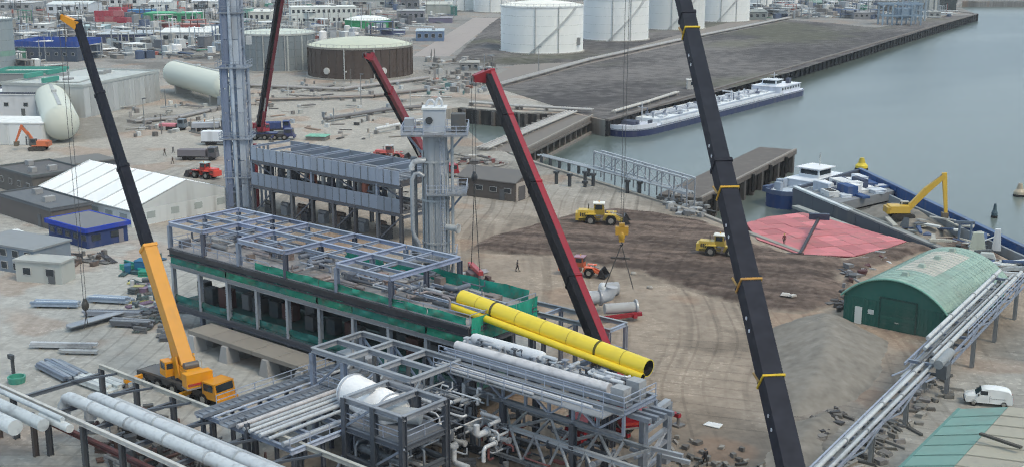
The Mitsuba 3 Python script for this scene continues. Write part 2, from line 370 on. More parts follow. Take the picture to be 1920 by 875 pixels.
setting('quay_road', MB().prism([A2(965, 122), A2(1090, 116), A2(1250, 72), A2(1400, 34), A2(1440, 34), A2(1285, 80), A2(1100, 121), A2(930, 168), A2(900, 160)], 0, 0.012, top_only=True), 'wall', (0.21, 0.19, 0.175))

# quay walls
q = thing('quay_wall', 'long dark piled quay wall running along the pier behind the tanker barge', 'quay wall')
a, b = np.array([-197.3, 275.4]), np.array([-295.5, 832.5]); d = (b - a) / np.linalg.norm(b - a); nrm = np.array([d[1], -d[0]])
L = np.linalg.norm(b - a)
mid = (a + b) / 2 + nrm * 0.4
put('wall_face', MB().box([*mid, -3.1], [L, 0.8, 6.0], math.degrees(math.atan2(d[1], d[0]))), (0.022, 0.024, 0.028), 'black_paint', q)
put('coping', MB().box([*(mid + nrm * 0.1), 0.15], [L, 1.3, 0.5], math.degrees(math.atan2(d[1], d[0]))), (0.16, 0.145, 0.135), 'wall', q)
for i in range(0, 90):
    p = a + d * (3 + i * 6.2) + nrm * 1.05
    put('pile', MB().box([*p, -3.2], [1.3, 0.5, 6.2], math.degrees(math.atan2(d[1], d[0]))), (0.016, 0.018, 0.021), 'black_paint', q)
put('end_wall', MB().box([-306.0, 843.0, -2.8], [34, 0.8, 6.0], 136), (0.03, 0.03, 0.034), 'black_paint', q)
q = thing('quay_edge', 'low concrete quay edge beside the yard, behind the loaders', 'quay wall')
for s, e in zip([(-183, 217), (-169.5, 210.3), (-114.5, 189.5), (-99.5, 181.5)], [(-169.5, 210.3), (-114.5, 189.5), (-99.5, 181.5), (-86.8, 175.1)]):
    s, e = np.array(s), np.array(e); g = (e - s) / np.linalg.norm(e - s); o = np.array([-g[1], g[0]]) * 0.35
    n = max(1, int(np.linalg.norm(e - s) / 9))
    for i in range(n):
        p0, p1 = s + (e - s) * i / n + o, s + (e - s) * (i + 1) / n - g * 0.12 + o
        put('coping_block', MB().beam([*p0, -0.1], [*p1, -0.1], 0.9, 0.9), (0.30, 0.285, 0.26), 'wall', q)
        put('wall_panel', MB().beam([*(p0 + o), -2.9], [*(p1 + o), -2.9], 0.5, 4.6), (0.07, 0.068, 0.066), 'wall', q)

# the piled jetty that closes the inlet
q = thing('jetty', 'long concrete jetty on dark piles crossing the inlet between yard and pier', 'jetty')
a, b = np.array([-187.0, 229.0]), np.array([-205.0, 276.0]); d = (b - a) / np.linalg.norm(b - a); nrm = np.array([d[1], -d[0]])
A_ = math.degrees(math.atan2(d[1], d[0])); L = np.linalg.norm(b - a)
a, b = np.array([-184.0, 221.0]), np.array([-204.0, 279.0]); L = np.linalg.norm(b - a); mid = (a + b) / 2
put('deck', MB().box([*(mid - nrm * 5.0), -0.45], [L + 4, 11.0, 0.9], A_), (0.17, 0.155, 0.142), 'wall', q)
put('kerb', MB().box([*(mid + nrm * 0.2), 0.15], [L + 4, 0.5, 0.4], A_), (0.27, 0.25, 0.23), 'wall', q)
put('fender_beam', MB().box([*(mid + nrm * 0.75), -1.2], [L + 2, 0.5, 0.5], A_), (0.14, 0.13, 0.12), 'wall', q)
put('waling', MB().box([*(mid + nrm * 0.9), -4.2], [L + 2, 0.7, 0.6], A_), (0.20, 0.185, 0.17), 'wall', q)
put('back_wall', MB().box([*(mid - nrm * 2.2), -2.8], [L, 0.4, 5.0], A_), (0.02, 0.02, 0.02), 'wall', q)  # black sheet added behind the piles as the shade under the deck
for i in range(12):
    p = a + d * (1.5 + i * 5.2)
    put('pile', MB().box([*p, -2.9], [1.1, 1.6, 4.2], A_, top=(1.25, 1.0)), (0.14, 0.125, 0.115), 'wall', q)
pw = thing('jetty_pipeline', 'pale pipes laid on sleepers along the top of the jetty', 'pipeline')
for k in range(4):
    o = -nrm * (6.2 + k * 0.95)
    put('pipe', MB().tube([*(a + o - d * 3), 0.75], [*(b + o + d * 4), 0.75], 0.30 - 0.03 * k, n=8), (0.55, 0.53, 0.5), 'steel', pw)
for i in range(14):
    p = a + d * (i * 4.7) - nrm * 7.6
    put('sleeper', MB().box([*p, 0.25], [0.5, 5.0, 0.5], A_), (0.33, 0.31, 0.29), 'wall', pw)
# pipe walkways on both sides of the inlet
def pipe_run(name, label, pts, k, r, z, col, gap=0.8, post=8.0):
    t = thing(name, label, 'pipeline')
    pts = [np.array(p) for p in pts]
    for j in range(k):
        for s, e in zip(pts[:-1], pts[1:]):
            g = (e - s) / np.linalg.norm(e - s); o = np.array([-g[1], g[0]]) * (j - (k - 1) / 2) * gap
            put('pipe', MB().tube([*(s + o), z], [*(e + o), z], r * (1 - 0.12 * (j % 3)), n=8), col, 'steel', t)
    for s, e in zip(pts[:-1], pts[1:]):
        g = (e - s) / np.linalg.norm(e - s); h = math.degrees(math.atan2(g[1], g[0])); n = int(np.linalg.norm(e - s) / post)
        for i in range(n + 1):
            p = s + g * min(i * post, np.linalg.norm(e - s))
            put('support', MB().box([*p, (z - r) / 2 + 0.02], [0.35, k * gap, z - r], h), (0.24, 0.23, 0.22), 'wall', t)
    return t
pipe_run('pier_pipeline', 'twin pale pipes along the inlet edge of the pier, above a face coloured as shade', [(-246, 274), (-229, 277), (-208, 284)], 3, 0.35, 1.2, (0.52, 0.5, 0.47))
pipe_run('pier_edge_pipeline', 'pale pipeline along the tank side of the dark pier surface', [A2(934, 164), A2(1100, 117), A2(1280, 77), A2(1480, 36)], 3, 0.42, 1.0, (0.42, 0.40, 0.38), 1.2, 14)
pipe_run('quay_pipeline', 'thin pale pipe on the pier edge above the tanker barge bow', [A2(1150, 215), A2(1215, 196), A2(1270, 178)], 2, 0.35, 0.9, (0.58, 0.55, 0.5))
q = thing('inlet_quay', 'quay face coloured near black for the shade under the pier pipes at the inlet', 'quay wall')
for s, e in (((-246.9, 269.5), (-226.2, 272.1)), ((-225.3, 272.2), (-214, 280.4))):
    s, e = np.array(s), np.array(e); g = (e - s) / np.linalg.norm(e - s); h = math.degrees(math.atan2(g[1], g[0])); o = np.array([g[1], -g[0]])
    put('wall_face', MB().box([*((s + e) / 2 + o * 0.3), -2.6], [np.linalg.norm(e - s), 0.5, 4.6], h), (0.018, 0.018, 0.02), 'wall', q)  # near-black colour stands for the shade in the voids under the deck
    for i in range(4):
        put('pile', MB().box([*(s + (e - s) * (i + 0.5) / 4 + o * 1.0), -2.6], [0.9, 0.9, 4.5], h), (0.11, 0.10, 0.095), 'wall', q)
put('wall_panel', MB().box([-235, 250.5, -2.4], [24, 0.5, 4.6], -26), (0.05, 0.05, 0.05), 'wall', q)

# concrete jetty by the ship
q = thing('mooring_jetty', 'short concrete jetty with dark piled sides standing out from the yard quay', 'jetty')
a, b = np.array([-124.5, 199.0]), np.array([-136.8, 261.5]); d = (b - a) / np.linalg.norm(b - a); nrm = np.array([d[1], -d[0]]); A_ = math.degrees(math.atan2(d[1], d[0])); L = np.linalg.norm(b - a); mid = (a + b) / 2
put('deck', MB().box([*mid, 0.0], [L, 9.0, 1.0], A_), (0.135, 0.122, 0.112), 'wall', q)
put('kerb', MB().box([*(mid + nrm * 4.2), 0.65], [L, 0.5, 0.35], A_), (0.26, 0.24, 0.22), 'wall', q)
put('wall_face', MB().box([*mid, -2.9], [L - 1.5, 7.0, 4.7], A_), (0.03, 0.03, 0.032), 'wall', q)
for i in range(11):
    for s in (-1, 1):
        put('pile', MB().box([*(a + d * (2 + i * 5.9) + nrm * s * 4.2), -2.6], [1.2, 0.9, 4.6], A_), (0.075, 0.07, 0.068), 'wall', q)
for i in range(5):
    put('fender', MB().tube([*(a + d * (6 + i * 12) + nrm * 4.9), -3.5], [*(a + d * (6 + i * 12) + nrm * 4.9), 0.3], 0.4, n=8), (0.025, 0.025, 0.025), 'rubber', q)

# ------------------------------------------------------------------ tanks
def tank(name, label, px, pyb, wpx, pyt, wall, roof, dome=0.09, group=None, stair=True, rim=None, band=None, h=None):
    """Upright storage tank: (px, pyb) is its nearest foot, wpx its width, pyt the near rim."""
    f = at(px, pyb); c = f.copy()
    for _ in range(5):
        r = wpx / 2 / ppm(c); g = f / np.linalg.norm(f[:2]); g[2] = 0; c = f + g * r
    lo, hi = 2.0, 60.0
    for _ in range(30):
        m = (lo + hi) / 2; w = f + [0, 0, m] - [0, 0, H]; dep = w @ fwd
        upv = np.array([math.sin(PITCH) * -math.sin(AZ), math.sin(PITCH) * math.cos(AZ), math.cos(PITCH)])
        y = 437.5 - FOCAL * (w @ upv) / dep
        lo, hi = (m, hi) if y > pyt else (lo, m)
    h = h or lo
    t = thing(name, label, 'storage tank', group)
    n = 44
    put('shell', MB().lathe([(r, 0), (r, h)], c, n), wall, 'tank_paint', t)
    put('base_ring', MB().lathe([(r + 0.8, 0.01), (r + 0.8, 0.5), (r, 0.5)], c, n), CONC, 'wall', t)
    prof = [(r + 0.15, h), (r * 0.97, h + 0.25)] + [(r * s, h + 0.25 + dome * r * (1 - s * s)) for s in (0.8, 0.6, 0.4, 0.2, 0.001)]
    put('roof', MB().lathe(prof, c, n), roof, 'tank_paint', t)
    for f_ in (0.2, 0.4, 0.6, 0.8): put('plate_seam', MB().lathe([(r + 0.02, h * f_ - 0.07), (r + 0.07, h * f_), (r + 0.02, h * f_ + 0.07)], c, n), tuple(np.array(wall) * 0.8), 'wall', t)
    put('rim', MB().lathe([(r + 0.3, h - 0.5), (r + 0.3, h + 0.15), (r, h + 0.2)], c, n), rim or wall, 'steel', t)
    if band: put('band', MB().lathe([(r + 0.12, h * 0.72), (r + 0.12, h * 0.98)], c, n), band, 'wall', t)
    ra = np.arctan2(RIGHT[1], RIGHT[0])
    if stair:
        mb = MB()
        ang = np.linspace(ra - 1.9, ra - 0.7, 22)
        for i in range(21):
            z = h * (i + 1) / 21
            for rr in (r + 0.3, r + 1.2):
                mb.beam([c[0] + rr * math.cos(ang[i]), c[1] + rr * math.sin(ang[i]), z - h / 21], [c[0] + rr * math.cos(ang[i + 1]), c[1] + rr * math.sin(ang[i + 1]), z], 0.18, 0.5)
        put('stair', mb, (0.55, 0.57, 0.57), 'steel', t)
    for a in (ra - 1.75, ra - 1.2):
        put('pipe', MB().tube([c[0] + (r + 0.3) * math.cos(a), c[1] + (r + 0.3) * math.sin(a), 0], [c[0] + (r + 0.3) * math.cos(a), c[1] + (r + 0.3) * math.sin(a), h], 0.22, n=6), (0.5, 0.51, 0.5), 'steel', t)
    mb = MB()
    for i in range(40):
        a = i * 2 * np.pi / 40
        mb.beam([c[0] + r * math.cos(a), c[1] + r * math.sin(a), h + 0.2], [c[0] + r * math.cos(a), c[1] + r * math.sin(a), h + 1.2], 0.12)
        b_ = a + 2 * np.pi / 40
        mb.beam([c[0] + r * math.cos(a), c[1] + r * math.sin(a), h + 1.2], [c[0] + r * math.cos(b_), c[1] + r * math.sin(b_), h + 1.2], 0.1)
    put('handrail', mb, (0.5, 0.5, 0.48), 'steel', t)
    return t, c, r, h

W1 = (0.80, 0.83, 0.82)
G_ = 'white tanks of the tank farm'
_, c, r, h = tank('storage_tank', 'large white tank nearest the quay road, its whole drum in view', 1016, 103, 154, 14, W1, (0.82, 0.82, 0.76), 0.10, G_)
put('hatch', MB().box([*(c + RIGHT * r * 0.86 - AWAY * r * 0.55)[:2], h * 0.25], [1.5, 1.5, 3.2], 40), (0.3, 0.31, 0.31), 'steel', 'storage_tank')
tank('storage_tank', 'white tank just behind and right of the nearest white tank', 1154, 79, 122, 0, W1, (0.80, 0.80, 0.74), 0.09, G_)
tank('storage_tank', 'white tank crossed by the black crane boom at the top edge', 1262, 58, 116, -20, W1, W1, 0.09, G_)
tank('storage_tank', 'white tank immediately right of the black crane boom', 1352, 43, 104, -32, W1, W1, 0.09, G_)
tank('storage_tank', 'small white tank at the far right end of the white tank row', 1425, 14, 44, -35, W1, W1, 0.09, G_, False)
tank('storage_tank', 'white tank peeping out behind the left of the nearest white tank', 927, 25, 78, -40, W1, W1, 0.09, G_, False)
tank('storage_tank', 'white tank at the top edge above the grey road', 862, 22, 56, -40, W1, W1, 0.09, G_, False)
_, c, r, h = tank('brown_tank', 'wide brown rusty tank with pale green conical roof', 677, 152, 194, 92, BROWN, (0.50, 0.53, 0.43), 0.13, None, False, (0.30, 0.29, 0.25))
for a in (-2.12, -1.02, -1.72):
    g = a + 0.70
    put('manhole_cover', MB().tube([*(c[:2] + (r - 0.1) * np.array([math.cos(g), math.sin(g)])), 3.2], [*(c[:2] + (r + 0.6) * np.array([math.cos(g), math.sin(g)])), 3.2], 1.2 if a != -1.72 else 0.3, n=14), (0.6, 0.6, 0.58), 'wall', 'brown_tank')
for i in range(36):
    g = i * 2 * np.pi / 36
    put('rib', MB().box([c[0] + (r + 0.06) * math.cos(g), c[1] + (r + 0.06) * math.sin(g), h / 2], [0.25, 0.5, h - 0.6], math.degrees(g)), (0.07, 0.052, 0.045), 'wall', 'brown_tank')
_, c, r, h = tank('grey_tank', 'blue grey tank with pale flat roof behind the dark red crane boom', 522, 137, 140, 66, (0.19, 0.225, 0.245), (0.49, 0.53, 0.48), 0.05, None, False, (0.5, 0.52, 0.5))
for i in range(30):
    g = i * 2 * np.pi / 30
    put('rib', MB().box([c[0] + (r + 0.06) * math.cos(g), c[1] + (r + 0.06) * math.sin(g), h / 2], [0.25, 0.6, h - 0.6], math.degrees(g)), (0.22, 0.25, 0.27) if i % 7 else (0.42, 0.45, 0.45), 'wall', 'grey_tank')
tank('green_tank', 'squat green tank with bright white domed roof behind the brown tank', 690, 56, 86, 40, (0.03, 0.30, 0.12), (0.85, 0.87, 0.84), 0.16, None, False)
_, c, r, h = tank('edge_tank', 'tall blue grey tank with white roof cut by the left picture edge', -12, 137, 82, 38, (0.27, 0.33, 0.36), (0.82, 0.84, 0.82), 0.05, None, False, band=None)
put('painted_band', MB().lathe([(r + 0.1, h * 0.30), (r + 0.1, h * 0.40)], c, 44), (0.20, 0.36, 0.31), 'wall', 'edge_tank')

# lying pressure vessels
def vessel(name, label, p, q, r, z, col, saddles=(0.15, 0.85), bulge=0.75):
    t = thing(name, label, 'pressure vessel')
    p, q = np.array([*p, z]), np.array([*q, z])
    put('shell', MB().capsule(p, q, r, 30, 7, bulge), col, 'tank_paint', t)
    d = (q - p) / np.linalg.norm(q - p); h = math.degrees(math.atan2(d[1], d[0]))
    for s in saddles:
        o = p + (q - p) * s
        put('saddle', MB().box([o[0], o[1], (z - r * 0.55) / 2], [1.2, r * 1.3, z - r * 0.55], h), CONC, 'wall', t)
    o = p + (q - p) * 0.5
    put('manway', MB().lathe([(0.7, z + r * 0.9), (0.7, z + r + 0.7), (0.001, z + r + 0.75)], [o[0], o[1], 0], 12), (0.55, 0.57, 0.56), 'steel', t)
    put('walkway', MB().beam(p + [0, 0, r + 0.12], q + [0, 0, r + 0.12], 0.9, 0.1), (0.45, 0.47, 0.46), 'steel', t)
    return t
a = at(331, 172); b = at(425, 200)
vessel('pressure_vessel', 'cream white lying tank beside the long pale building', a[:2], b[:2], 4.1, 6.0, (0.66, 0.70, 0.62))
a = at(97, 212); b = at(118, 268)
vessel('pressure_vessel', 'cream lying tank pointing at the viewer, red excavator before it', a[:2], b[:2], 4.3, 5.0, (0.60, 0.64, 0.57))

# ------------------------------------------------------------------ buildings
def building(name, label, p, w, d, h, heading, wall, roof, rows=0, cols=0, cat='building', parapet=0.0, pitch=0.0, door=True, win=(1.2, 1.0), group=None, ribs=0, trim=None, roofbits=0):
    """Box building: p is the middle of its near face's foot; near face along heading."""
    M = frame(p[0], p[1], 0, heading)
    t = thing(name, label, cat, group)
    put('wall', MB(M).box([0, d / 2, h / 2], [w, d, h]), wall, 'wall', t)
    if pitch:
        rf = MB(M)
        e = 0.4
        z0, z1 = h - 0.05, h + pitch
        for y0, y1, za, zb in ((-e, d / 2, z0, z1), (d / 2, d + e, z1, z0)):
            rf.hexa([[-w / 2 - e, y0, za], [w / 2 + e, y0, za], [w / 2 + e, y1, zb], [-w / 2 - e, y1, zb], [-w / 2 - e, y0, za + .2], [w / 2 + e, y0, za + .2], [w / 2 + e, y1, zb + .2], [-w / 2 - e, y1, zb + .2]])
        put('roof', rf, roof, 'wall', t)
        gb = MB(M)
        for x in (-w / 2 + 0.02, w / 2 - 0.02):
            gb.add([[x, 0, h], [x, d, h], [x, d / 2, h + pitch]], [[0, 1, 2]])
        put('gable', gb, wall, 'wall', t)
    else:
        put('roof', MB(M).box([0, d / 2, h + 0.15], [w + 0.5, d + 0.5, 0.3]), roof, 'wall', t)
        if parapet:
            for c, s in (([0, -0.15, h + 0.3 + parapet / 2], [w + 0.5, 0.25, parapet]), ([0, d + 0.15, h + 0.3 + parapet / 2], [w + 0.5, 0.25, parapet]), ([-w / 2 - 0.12, d / 2, h + 0.3 + parapet / 2], [0.25, d + 0.05, parapet]), ([w / 2 + 0.12, d / 2, h + 0.3 + parapet / 2], [0.25, d + 0.05, parapet])):
                put('parapet', MB(M).box(c, s), trim or roof, 'wall', t)
    for i in range(rows):
        for j in range(cols):
            x = -w / 2 + w * (j + 0.5) / cols; z = h * (i + 0.55) / rows
            k = put('window', MB(M).box([x, -0.03, z], [win[0] + 0.2, 0.14, win[1] + 0.2]), (0.4, 0.41, 0.41), 'wall', t)
            put('pane', MB(M).box([x, -0.09, z], [win[0], 0.06, win[1]]), None, 'window_glass', k)
    for i in range(ribs):
        x = -w / 2 + w * (i + 0.5) / ribs
        put('panel', MB(M).box([x, -0.05, h / 2], [w / ribs * 0.86, 0.12, h * 0.94]), wall, 'wall', t, jit=0.09)
    if door:
        put('door', MB(M).box([w * 0.28, -0.05, min(1.1, h * 0.4)], [1.1, 0.12, min(2.1, h * 0.75)]), (0.12, 0.13, 0.14), 'wall', t)
    for i in range(roofbits):
        put('roof_vent', MB(M).box([w * (rng.random() - 0.5) * 0.8, d * (0.15 + 0.7 * rng.random()), h + 0.75], [1 + rng.random() * w * 0.06, 1 + rng.random(), 1.0]), (0.33, 0.34, 0.35), 'wall', t)
    return t

def bpix(name, label, px, py, wpx, hpx, d, heading, wall, roof, **k):
    p = at(px, py); s = ppm(p)
    return building(name, label, p, wpx / s, d, hpx / s, heading, wall, roof, **k)

# the long pale building and its neighbours
p = at(232, 205)
a, b = at(160, 222), at(301, 188)
w = float(np.linalg.norm(b - a)); hd = math.degrees(math.atan2(*(b - a)[1::-1]))
LB = building('warehouse', 'long pale windowless warehouse with turquoise roof trim beside the lying tanks', (a + b) / 2, w, 26, 8.6, hd, (0.47, 0.50, 0.51), (0.46, 0.50, 0.50), ribs=14, door=False, parapet=0.5, trim=(0.42, 0.46, 0.46), roofbits=4)
M = frame(*((a + b) / 2)[:2], 0, hd)
for x, y, l in ((-8, 24.2, 8.0), (3, 24.2, 9.0), (-w / 2 + 3, 12.2, 7.0)):
    put('roof_trim', MB(M).box([x, y, 10.2], [l, 1.0, 1.3]), (0.06, 0.30, 0.24), 'wall', LB)
p = at(108, 226)
building('annex', 'pale annex with sloped top joined to the near end of the long warehouse', at(122, 214), 9, 14, 9.0, hd - 78, (0.44, 0.48, 0.50), (0.5, 0.54, 0.54), door=False, ribs=4)
building('annex', 'low annex with turquoise edged roof behind the lying tank that points at the viewer', at(52, 184), 19, 12, 7.5, 42, (0.30, 0.33, 0.34), (0.42, 0.47, 0.46), rows=1, cols=6, parapet=0.9, trim=(0.07, 0.31, 0.26))
building('white_shed', 'white flat shed at the left picture edge above the red excavator', at(18, 272), 17, 11, 5.2, 36, (0.66, 0.69, 0.70), (0.72, 0.75, 0.76), ribs=4, door=True)
building('white_shed', 'white shed with dark roof edge higher up at the left picture edge', at(14, 218), 17, 12, 6.0, 36, (0.60, 0.63, 0.66), (0.70, 0.72, 0.74), parapet=0.5, trim=(0.1, 0.12, 0.16), rows=1, cols=3)
bpix('blue_wall_building', 'long low building with deep blue fascia left of the yellow crane tip', 84, 116, 128, 26, 24, 34, (0.06, 0.085, 0.13), (0.36, 0.42, 0.46), parapet=2.2, trim=(0.02, 0.07, 0.33), rows=1, cols=8)
# tent
T0, T1, V0, V1 = -216.0, -184.5, 116.8, 140.5
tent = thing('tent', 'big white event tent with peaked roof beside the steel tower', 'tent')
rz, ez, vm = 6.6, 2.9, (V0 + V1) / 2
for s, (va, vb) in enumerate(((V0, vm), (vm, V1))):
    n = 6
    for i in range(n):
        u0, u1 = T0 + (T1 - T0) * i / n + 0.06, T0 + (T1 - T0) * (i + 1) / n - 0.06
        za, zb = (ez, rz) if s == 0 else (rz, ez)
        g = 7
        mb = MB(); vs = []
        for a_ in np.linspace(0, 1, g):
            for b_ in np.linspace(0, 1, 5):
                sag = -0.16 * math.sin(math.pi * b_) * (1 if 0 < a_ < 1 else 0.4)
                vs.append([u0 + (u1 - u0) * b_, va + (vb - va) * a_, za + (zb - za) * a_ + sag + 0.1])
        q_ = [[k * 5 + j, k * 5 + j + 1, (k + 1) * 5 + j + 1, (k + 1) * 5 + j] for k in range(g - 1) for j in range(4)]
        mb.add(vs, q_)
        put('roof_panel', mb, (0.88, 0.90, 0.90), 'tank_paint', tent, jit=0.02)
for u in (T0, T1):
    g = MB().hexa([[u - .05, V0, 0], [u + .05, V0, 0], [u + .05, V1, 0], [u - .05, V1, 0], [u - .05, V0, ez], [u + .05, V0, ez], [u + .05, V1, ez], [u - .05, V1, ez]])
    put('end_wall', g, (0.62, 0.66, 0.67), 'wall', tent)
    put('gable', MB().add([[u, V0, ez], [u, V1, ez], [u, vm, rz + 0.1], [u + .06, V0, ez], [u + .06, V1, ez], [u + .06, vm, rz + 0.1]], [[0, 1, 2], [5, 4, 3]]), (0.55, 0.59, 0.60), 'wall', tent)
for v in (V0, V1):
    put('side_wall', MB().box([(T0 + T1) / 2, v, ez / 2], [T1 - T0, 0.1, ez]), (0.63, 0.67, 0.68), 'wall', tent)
for i in range(7):
    u = T0 + (T1 - T0) * (i + 0.5) / 7
    put('window', MB().box([u, V0 - 0.07, 1.7], [2.2, 0.06, 1.1]), (0.34, 0.40, 0.42), 'gloss', tent)
for i in range(4):
    put('window', MB().box([T1 + 0.08, V0 + 4 + i * 5, 1.7], [0.06, 1.7, 1.2]), (0.38, 0.44, 0.44), 'gloss', tent)
for i in range(7):
    u = T0 + (T1 - T0) * i / 6
    put('frame_rib', MB().beam([u, V0, ez + 0.2], [u, vm, rz + 0.22], 0.18, 0.1), (0.7, 0.73, 0.74), 'steel', tent)
put('eave', MB().beam([T0, V0 - 0.1, ez + 0.02], [T1, V0 - 0.1, ez + 0.02], 0.25, 0.3), (0.42, 0.46, 0.46), 'steel', tent)

# site cabin with blue fascia
cb = thing('site_cabin', 'dark site cabin with bright blue fascia and grey flat roof before the tent', 'cabin')
C0, C1, D0, D1 = -189.0, -176.8, 103.4, 111.6
put('wall', MB().box([(C0 + C1) / 2, (D0 + D1) / 2, 1.35], [C1 - C0 - 0.6, D1 - D0 - 0.6, 2.7]), (0.03, 0.055, 0.17), 'wall', cb)
put('roof', MB().box([(C0 + C1) / 2, (D0 + D1) / 2, 3.25], [C1 - C0, D1 - D0, 0.2]), (0.17, 0.18, 0.20), 'wall', cb)
for c, s in (([(C0 + C1) / 2, D0, 3.05], [C1 - C0 + .3, 0.3, 0.75]), ([C1, (D0 + D1) / 2, 3.05], [0.3, D1 - D0 - 0.35, 0.75]), ([(C0 + C1) / 2, D1, 3.05], [C1 - C0 + .3, 0.3, 0.75]), ([C0, (D0 + D1) / 2, 3.05], [0.3, D1 - D0 - 0.35, 0.75])):
    put('fascia', MB().box(c, s), (0.02, 0.055, 0.42), 'wall', cb)
for i in range(5):
    k = put('window', MB().box([C0 + 1.5 + i * 2.4, D0 + 0.27, 1.7], [1.5, 0.1, 1.0]), (0.12, 0.14, 0.2), 'wall', cb)
    put('pane', MB().box([C0 + 1.5 + i * 2.4, D0 + 0.2, 1.7], [1.3, 0.06, 0.8]), None, 'window_glass', k)
for i in range(2):
    put('window', MB().box([C1 - 0.25, D0 + 2 + i * 3.5, 1.6], [0.1, 1.6, 1.0]), None, 'window_glass', cb)
put('door', MB().box([C1 - 0.24, D0 + 6.6, 1.1], [0.1, 0.9, 2.1]), (0.25, 0.24, 0.28), 'wall', cb)

# grey sheds on the left
building('dark_shed', 'wide dark flat roofed shed at the left edge below the red excavator', at(30, 362), 15, 11, 3.9, -3, (0.12, 0.115, 0.11), (0.105, 0.11, 0.118), rows=1, cols=4, parapet=0.35, trim=(0.12, 0.14, 0.15), roofbits=3)
building('dark_shed', 'dark shed with long brown wall beside the white tent', at(48, 416), 20, 7.5, 3.4, -3, (0.13, 0.115, 0.11), (0.13, 0.145, 0.165), parapet=0.3, trim=(0.10, 0.115, 0.13), door=True, roofbits=2)
building('dark_shed', 'small dark shed with pale door right behind the white tent corner', at(117, 338), 8.5, 10, 3.6, -6, (0.10, 0.11, 0.13), (0.17, 0.17, 0.165), rows=1, cols=2)
building('office_cabin', 'blue grey two storey cabin block with flat roof at the left edge', at(10, 508), 13.0, 7, 3.9, 12, (0.22, 0.27, 0.33), (0.24, 0.26, 0.28), rows=2, cols=5, ribs=0)
building('cargo_container', 'pale grey container hut with dark window before the blue cabin', at(74, 530), 7.6, 3.4, 3.1, 26, (0.47, 0.49, 0.47), (0.38, 0.40, 0.39), cat='container', rows=1, cols=2, ribs=0)
t = thing('air_duct', 'white bent ventilation duct lying between the cabins', 'duct')
a, b, c = at(24, 436, 1.4), at(88, 462, 1.4), at(94, 468, 1.4)
put('duct_run', MB().beam(a, b, 1.6, 1.1), (0.74, 0.77, 0.78), 'wall', t)
put('duct_box', MB().box(c + RIGHT * 0.4 - [0, 0, 0.2], [2.6, 2.2, 2.6], 25), (0.76, 0.79, 0.8), 'wall', t)
put('fan_cowl', MB().tube(c + RIGHT * 0.5 - AWAY * 1.1, c + RIGHT * 0.5 - AWAY * 1.6, 0.6, n=16), (0.3, 0.32, 0.33), 'steel', t)
building('brick_gatehouse', 'low warehouse with grey pitched roof and pale gable beside the middle column', at(912, 372), 13.0, 8.5, 3.6, 8, (0.13, 0.115, 0.105), (0.17, 0.165, 0.165), rows=1, cols=4, pitch=1.6, win=(1.4, 0.8))
g = at(955, 372)
put('gable_wall', MB(frame(*at(912, 372)[:2], 0, 8)).box([6.62, 4.25, 1.8], [0.12, 7.9, 3.5]), (0.40, 0.36, 0.32), 'wall', 'brick_gatehouse')
for y in (2.2, 6.0):
    put('gate', MB(frame(*at(912, 372)[:2], 0, 8)).box([6.72, y, 1.4], [0.1, 2.4, 2.7]), (0.10, 0.095, 0.10), 'wall', 'brick_gatehouse')

# green barrel roofed hall
hall = thing('green_hall', 'green barrel roofed hall with one pale roof panel beside the pipe rack', 'hall')
U0, U1, Vh0, Vh1, EZ, RZ = -66.2, -52.6, 147.0, 168.6, 3.6, 6.6
R_ = ((U1 - U0) ** 2 / 4 + (RZ - EZ) ** 2) / (2 * (RZ - EZ)); uc, zc = (U0 + U1) / 2, RZ - R_
th = math.asin((U1 - U0) / 2 / R_)
put('wall', MB().box([uc, (Vh0 + Vh1) / 2, EZ / 2], [U1 - U0, Vh1 - Vh0, EZ]), (0.035, 0.14, 0.115), 'wall', hall)
for v in (Vh0, Vh1):
    an = np.linspace(-th, th, 25)
    pts = [[U0, v, EZ - 0.05]] + [[uc + R_ * math.sin(x), v, zc + R_ * math.cos(x)] for x in an] + [[U1, v, EZ - 0.05]]
    put('gable', MB().add(pts, [[0, i, i + 1] for i in range(1, len(pts) - 1)]), (0.035, 0.14, 0.115), 'wall', hall)
nseg, nrow = 12, 7
for i in range(nseg):
    x0, x1 = -th - 0.03 + (2 * th + 0.06) * i / nseg, -th - 0.03 + (2 * th + 0.06) * (i + 1) / nseg
    for j in range(nrow):
        v0, v1 = Vh0 - 0.4 + (Vh1 - Vh0 + 0.8) * j / nrow, Vh0 - 0.4 + (Vh1 - Vh0 + 0.8) * (j + 1) / nrow
        pale = 4 <= i <= 7 and 2 <= j <= 5
        rr = R_ + 0.10
        mb = MB(); k = 3
        an = np.linspace(x0 + 0.001, x1 - 0.001, k)
        g = 0.02
        top = [[uc + rr * math.sin(x), v, zc + rr * math.cos(x)] for x in an for v in (v0 + g, v1 - g)]
        bot = [[uc + (rr - .09) * math.sin(x), v, zc + (rr - .09) * math.cos(x)] for x in an for v in (v0 + g, v1 - g)]
        fq = [[2 * a_, 2 * a_ + 1, 2 * a_ + 3, 2 * a_ + 2] for a_ in range(k - 1)]
        mb.add(top, fq); mb.add(bot, fq)
        for s_ in (0, 1): mb.add(top + bot, [[2 * a_ + s_, 2 * a_ + 2 + s_, 2 * k + 2 * a_ + 2 + s_, 2 * k + 2 * a_ + s_] for a_ in range(k - 1)])
        put('roof_panel', mb, (0.50, 0.49, 0.44) if pale else (0.29, 0.415, 0.365), 'wall', hall, jit=0.035)
put('door', MB().box([uc + 0.6, Vh0 - 0.06, 2.0], [4.6, 0.14, 4.0]), (0.022, 0.10, 0.083), 'wall', hall)
for i in range(9): put('door_slat', MB().box([uc + 0.6, Vh0 - 0.15, 0.3 + i * 0.44], [4.4, 0.06, 0.34]), (0.026, 0.11, 0.09), 'wall', hall)
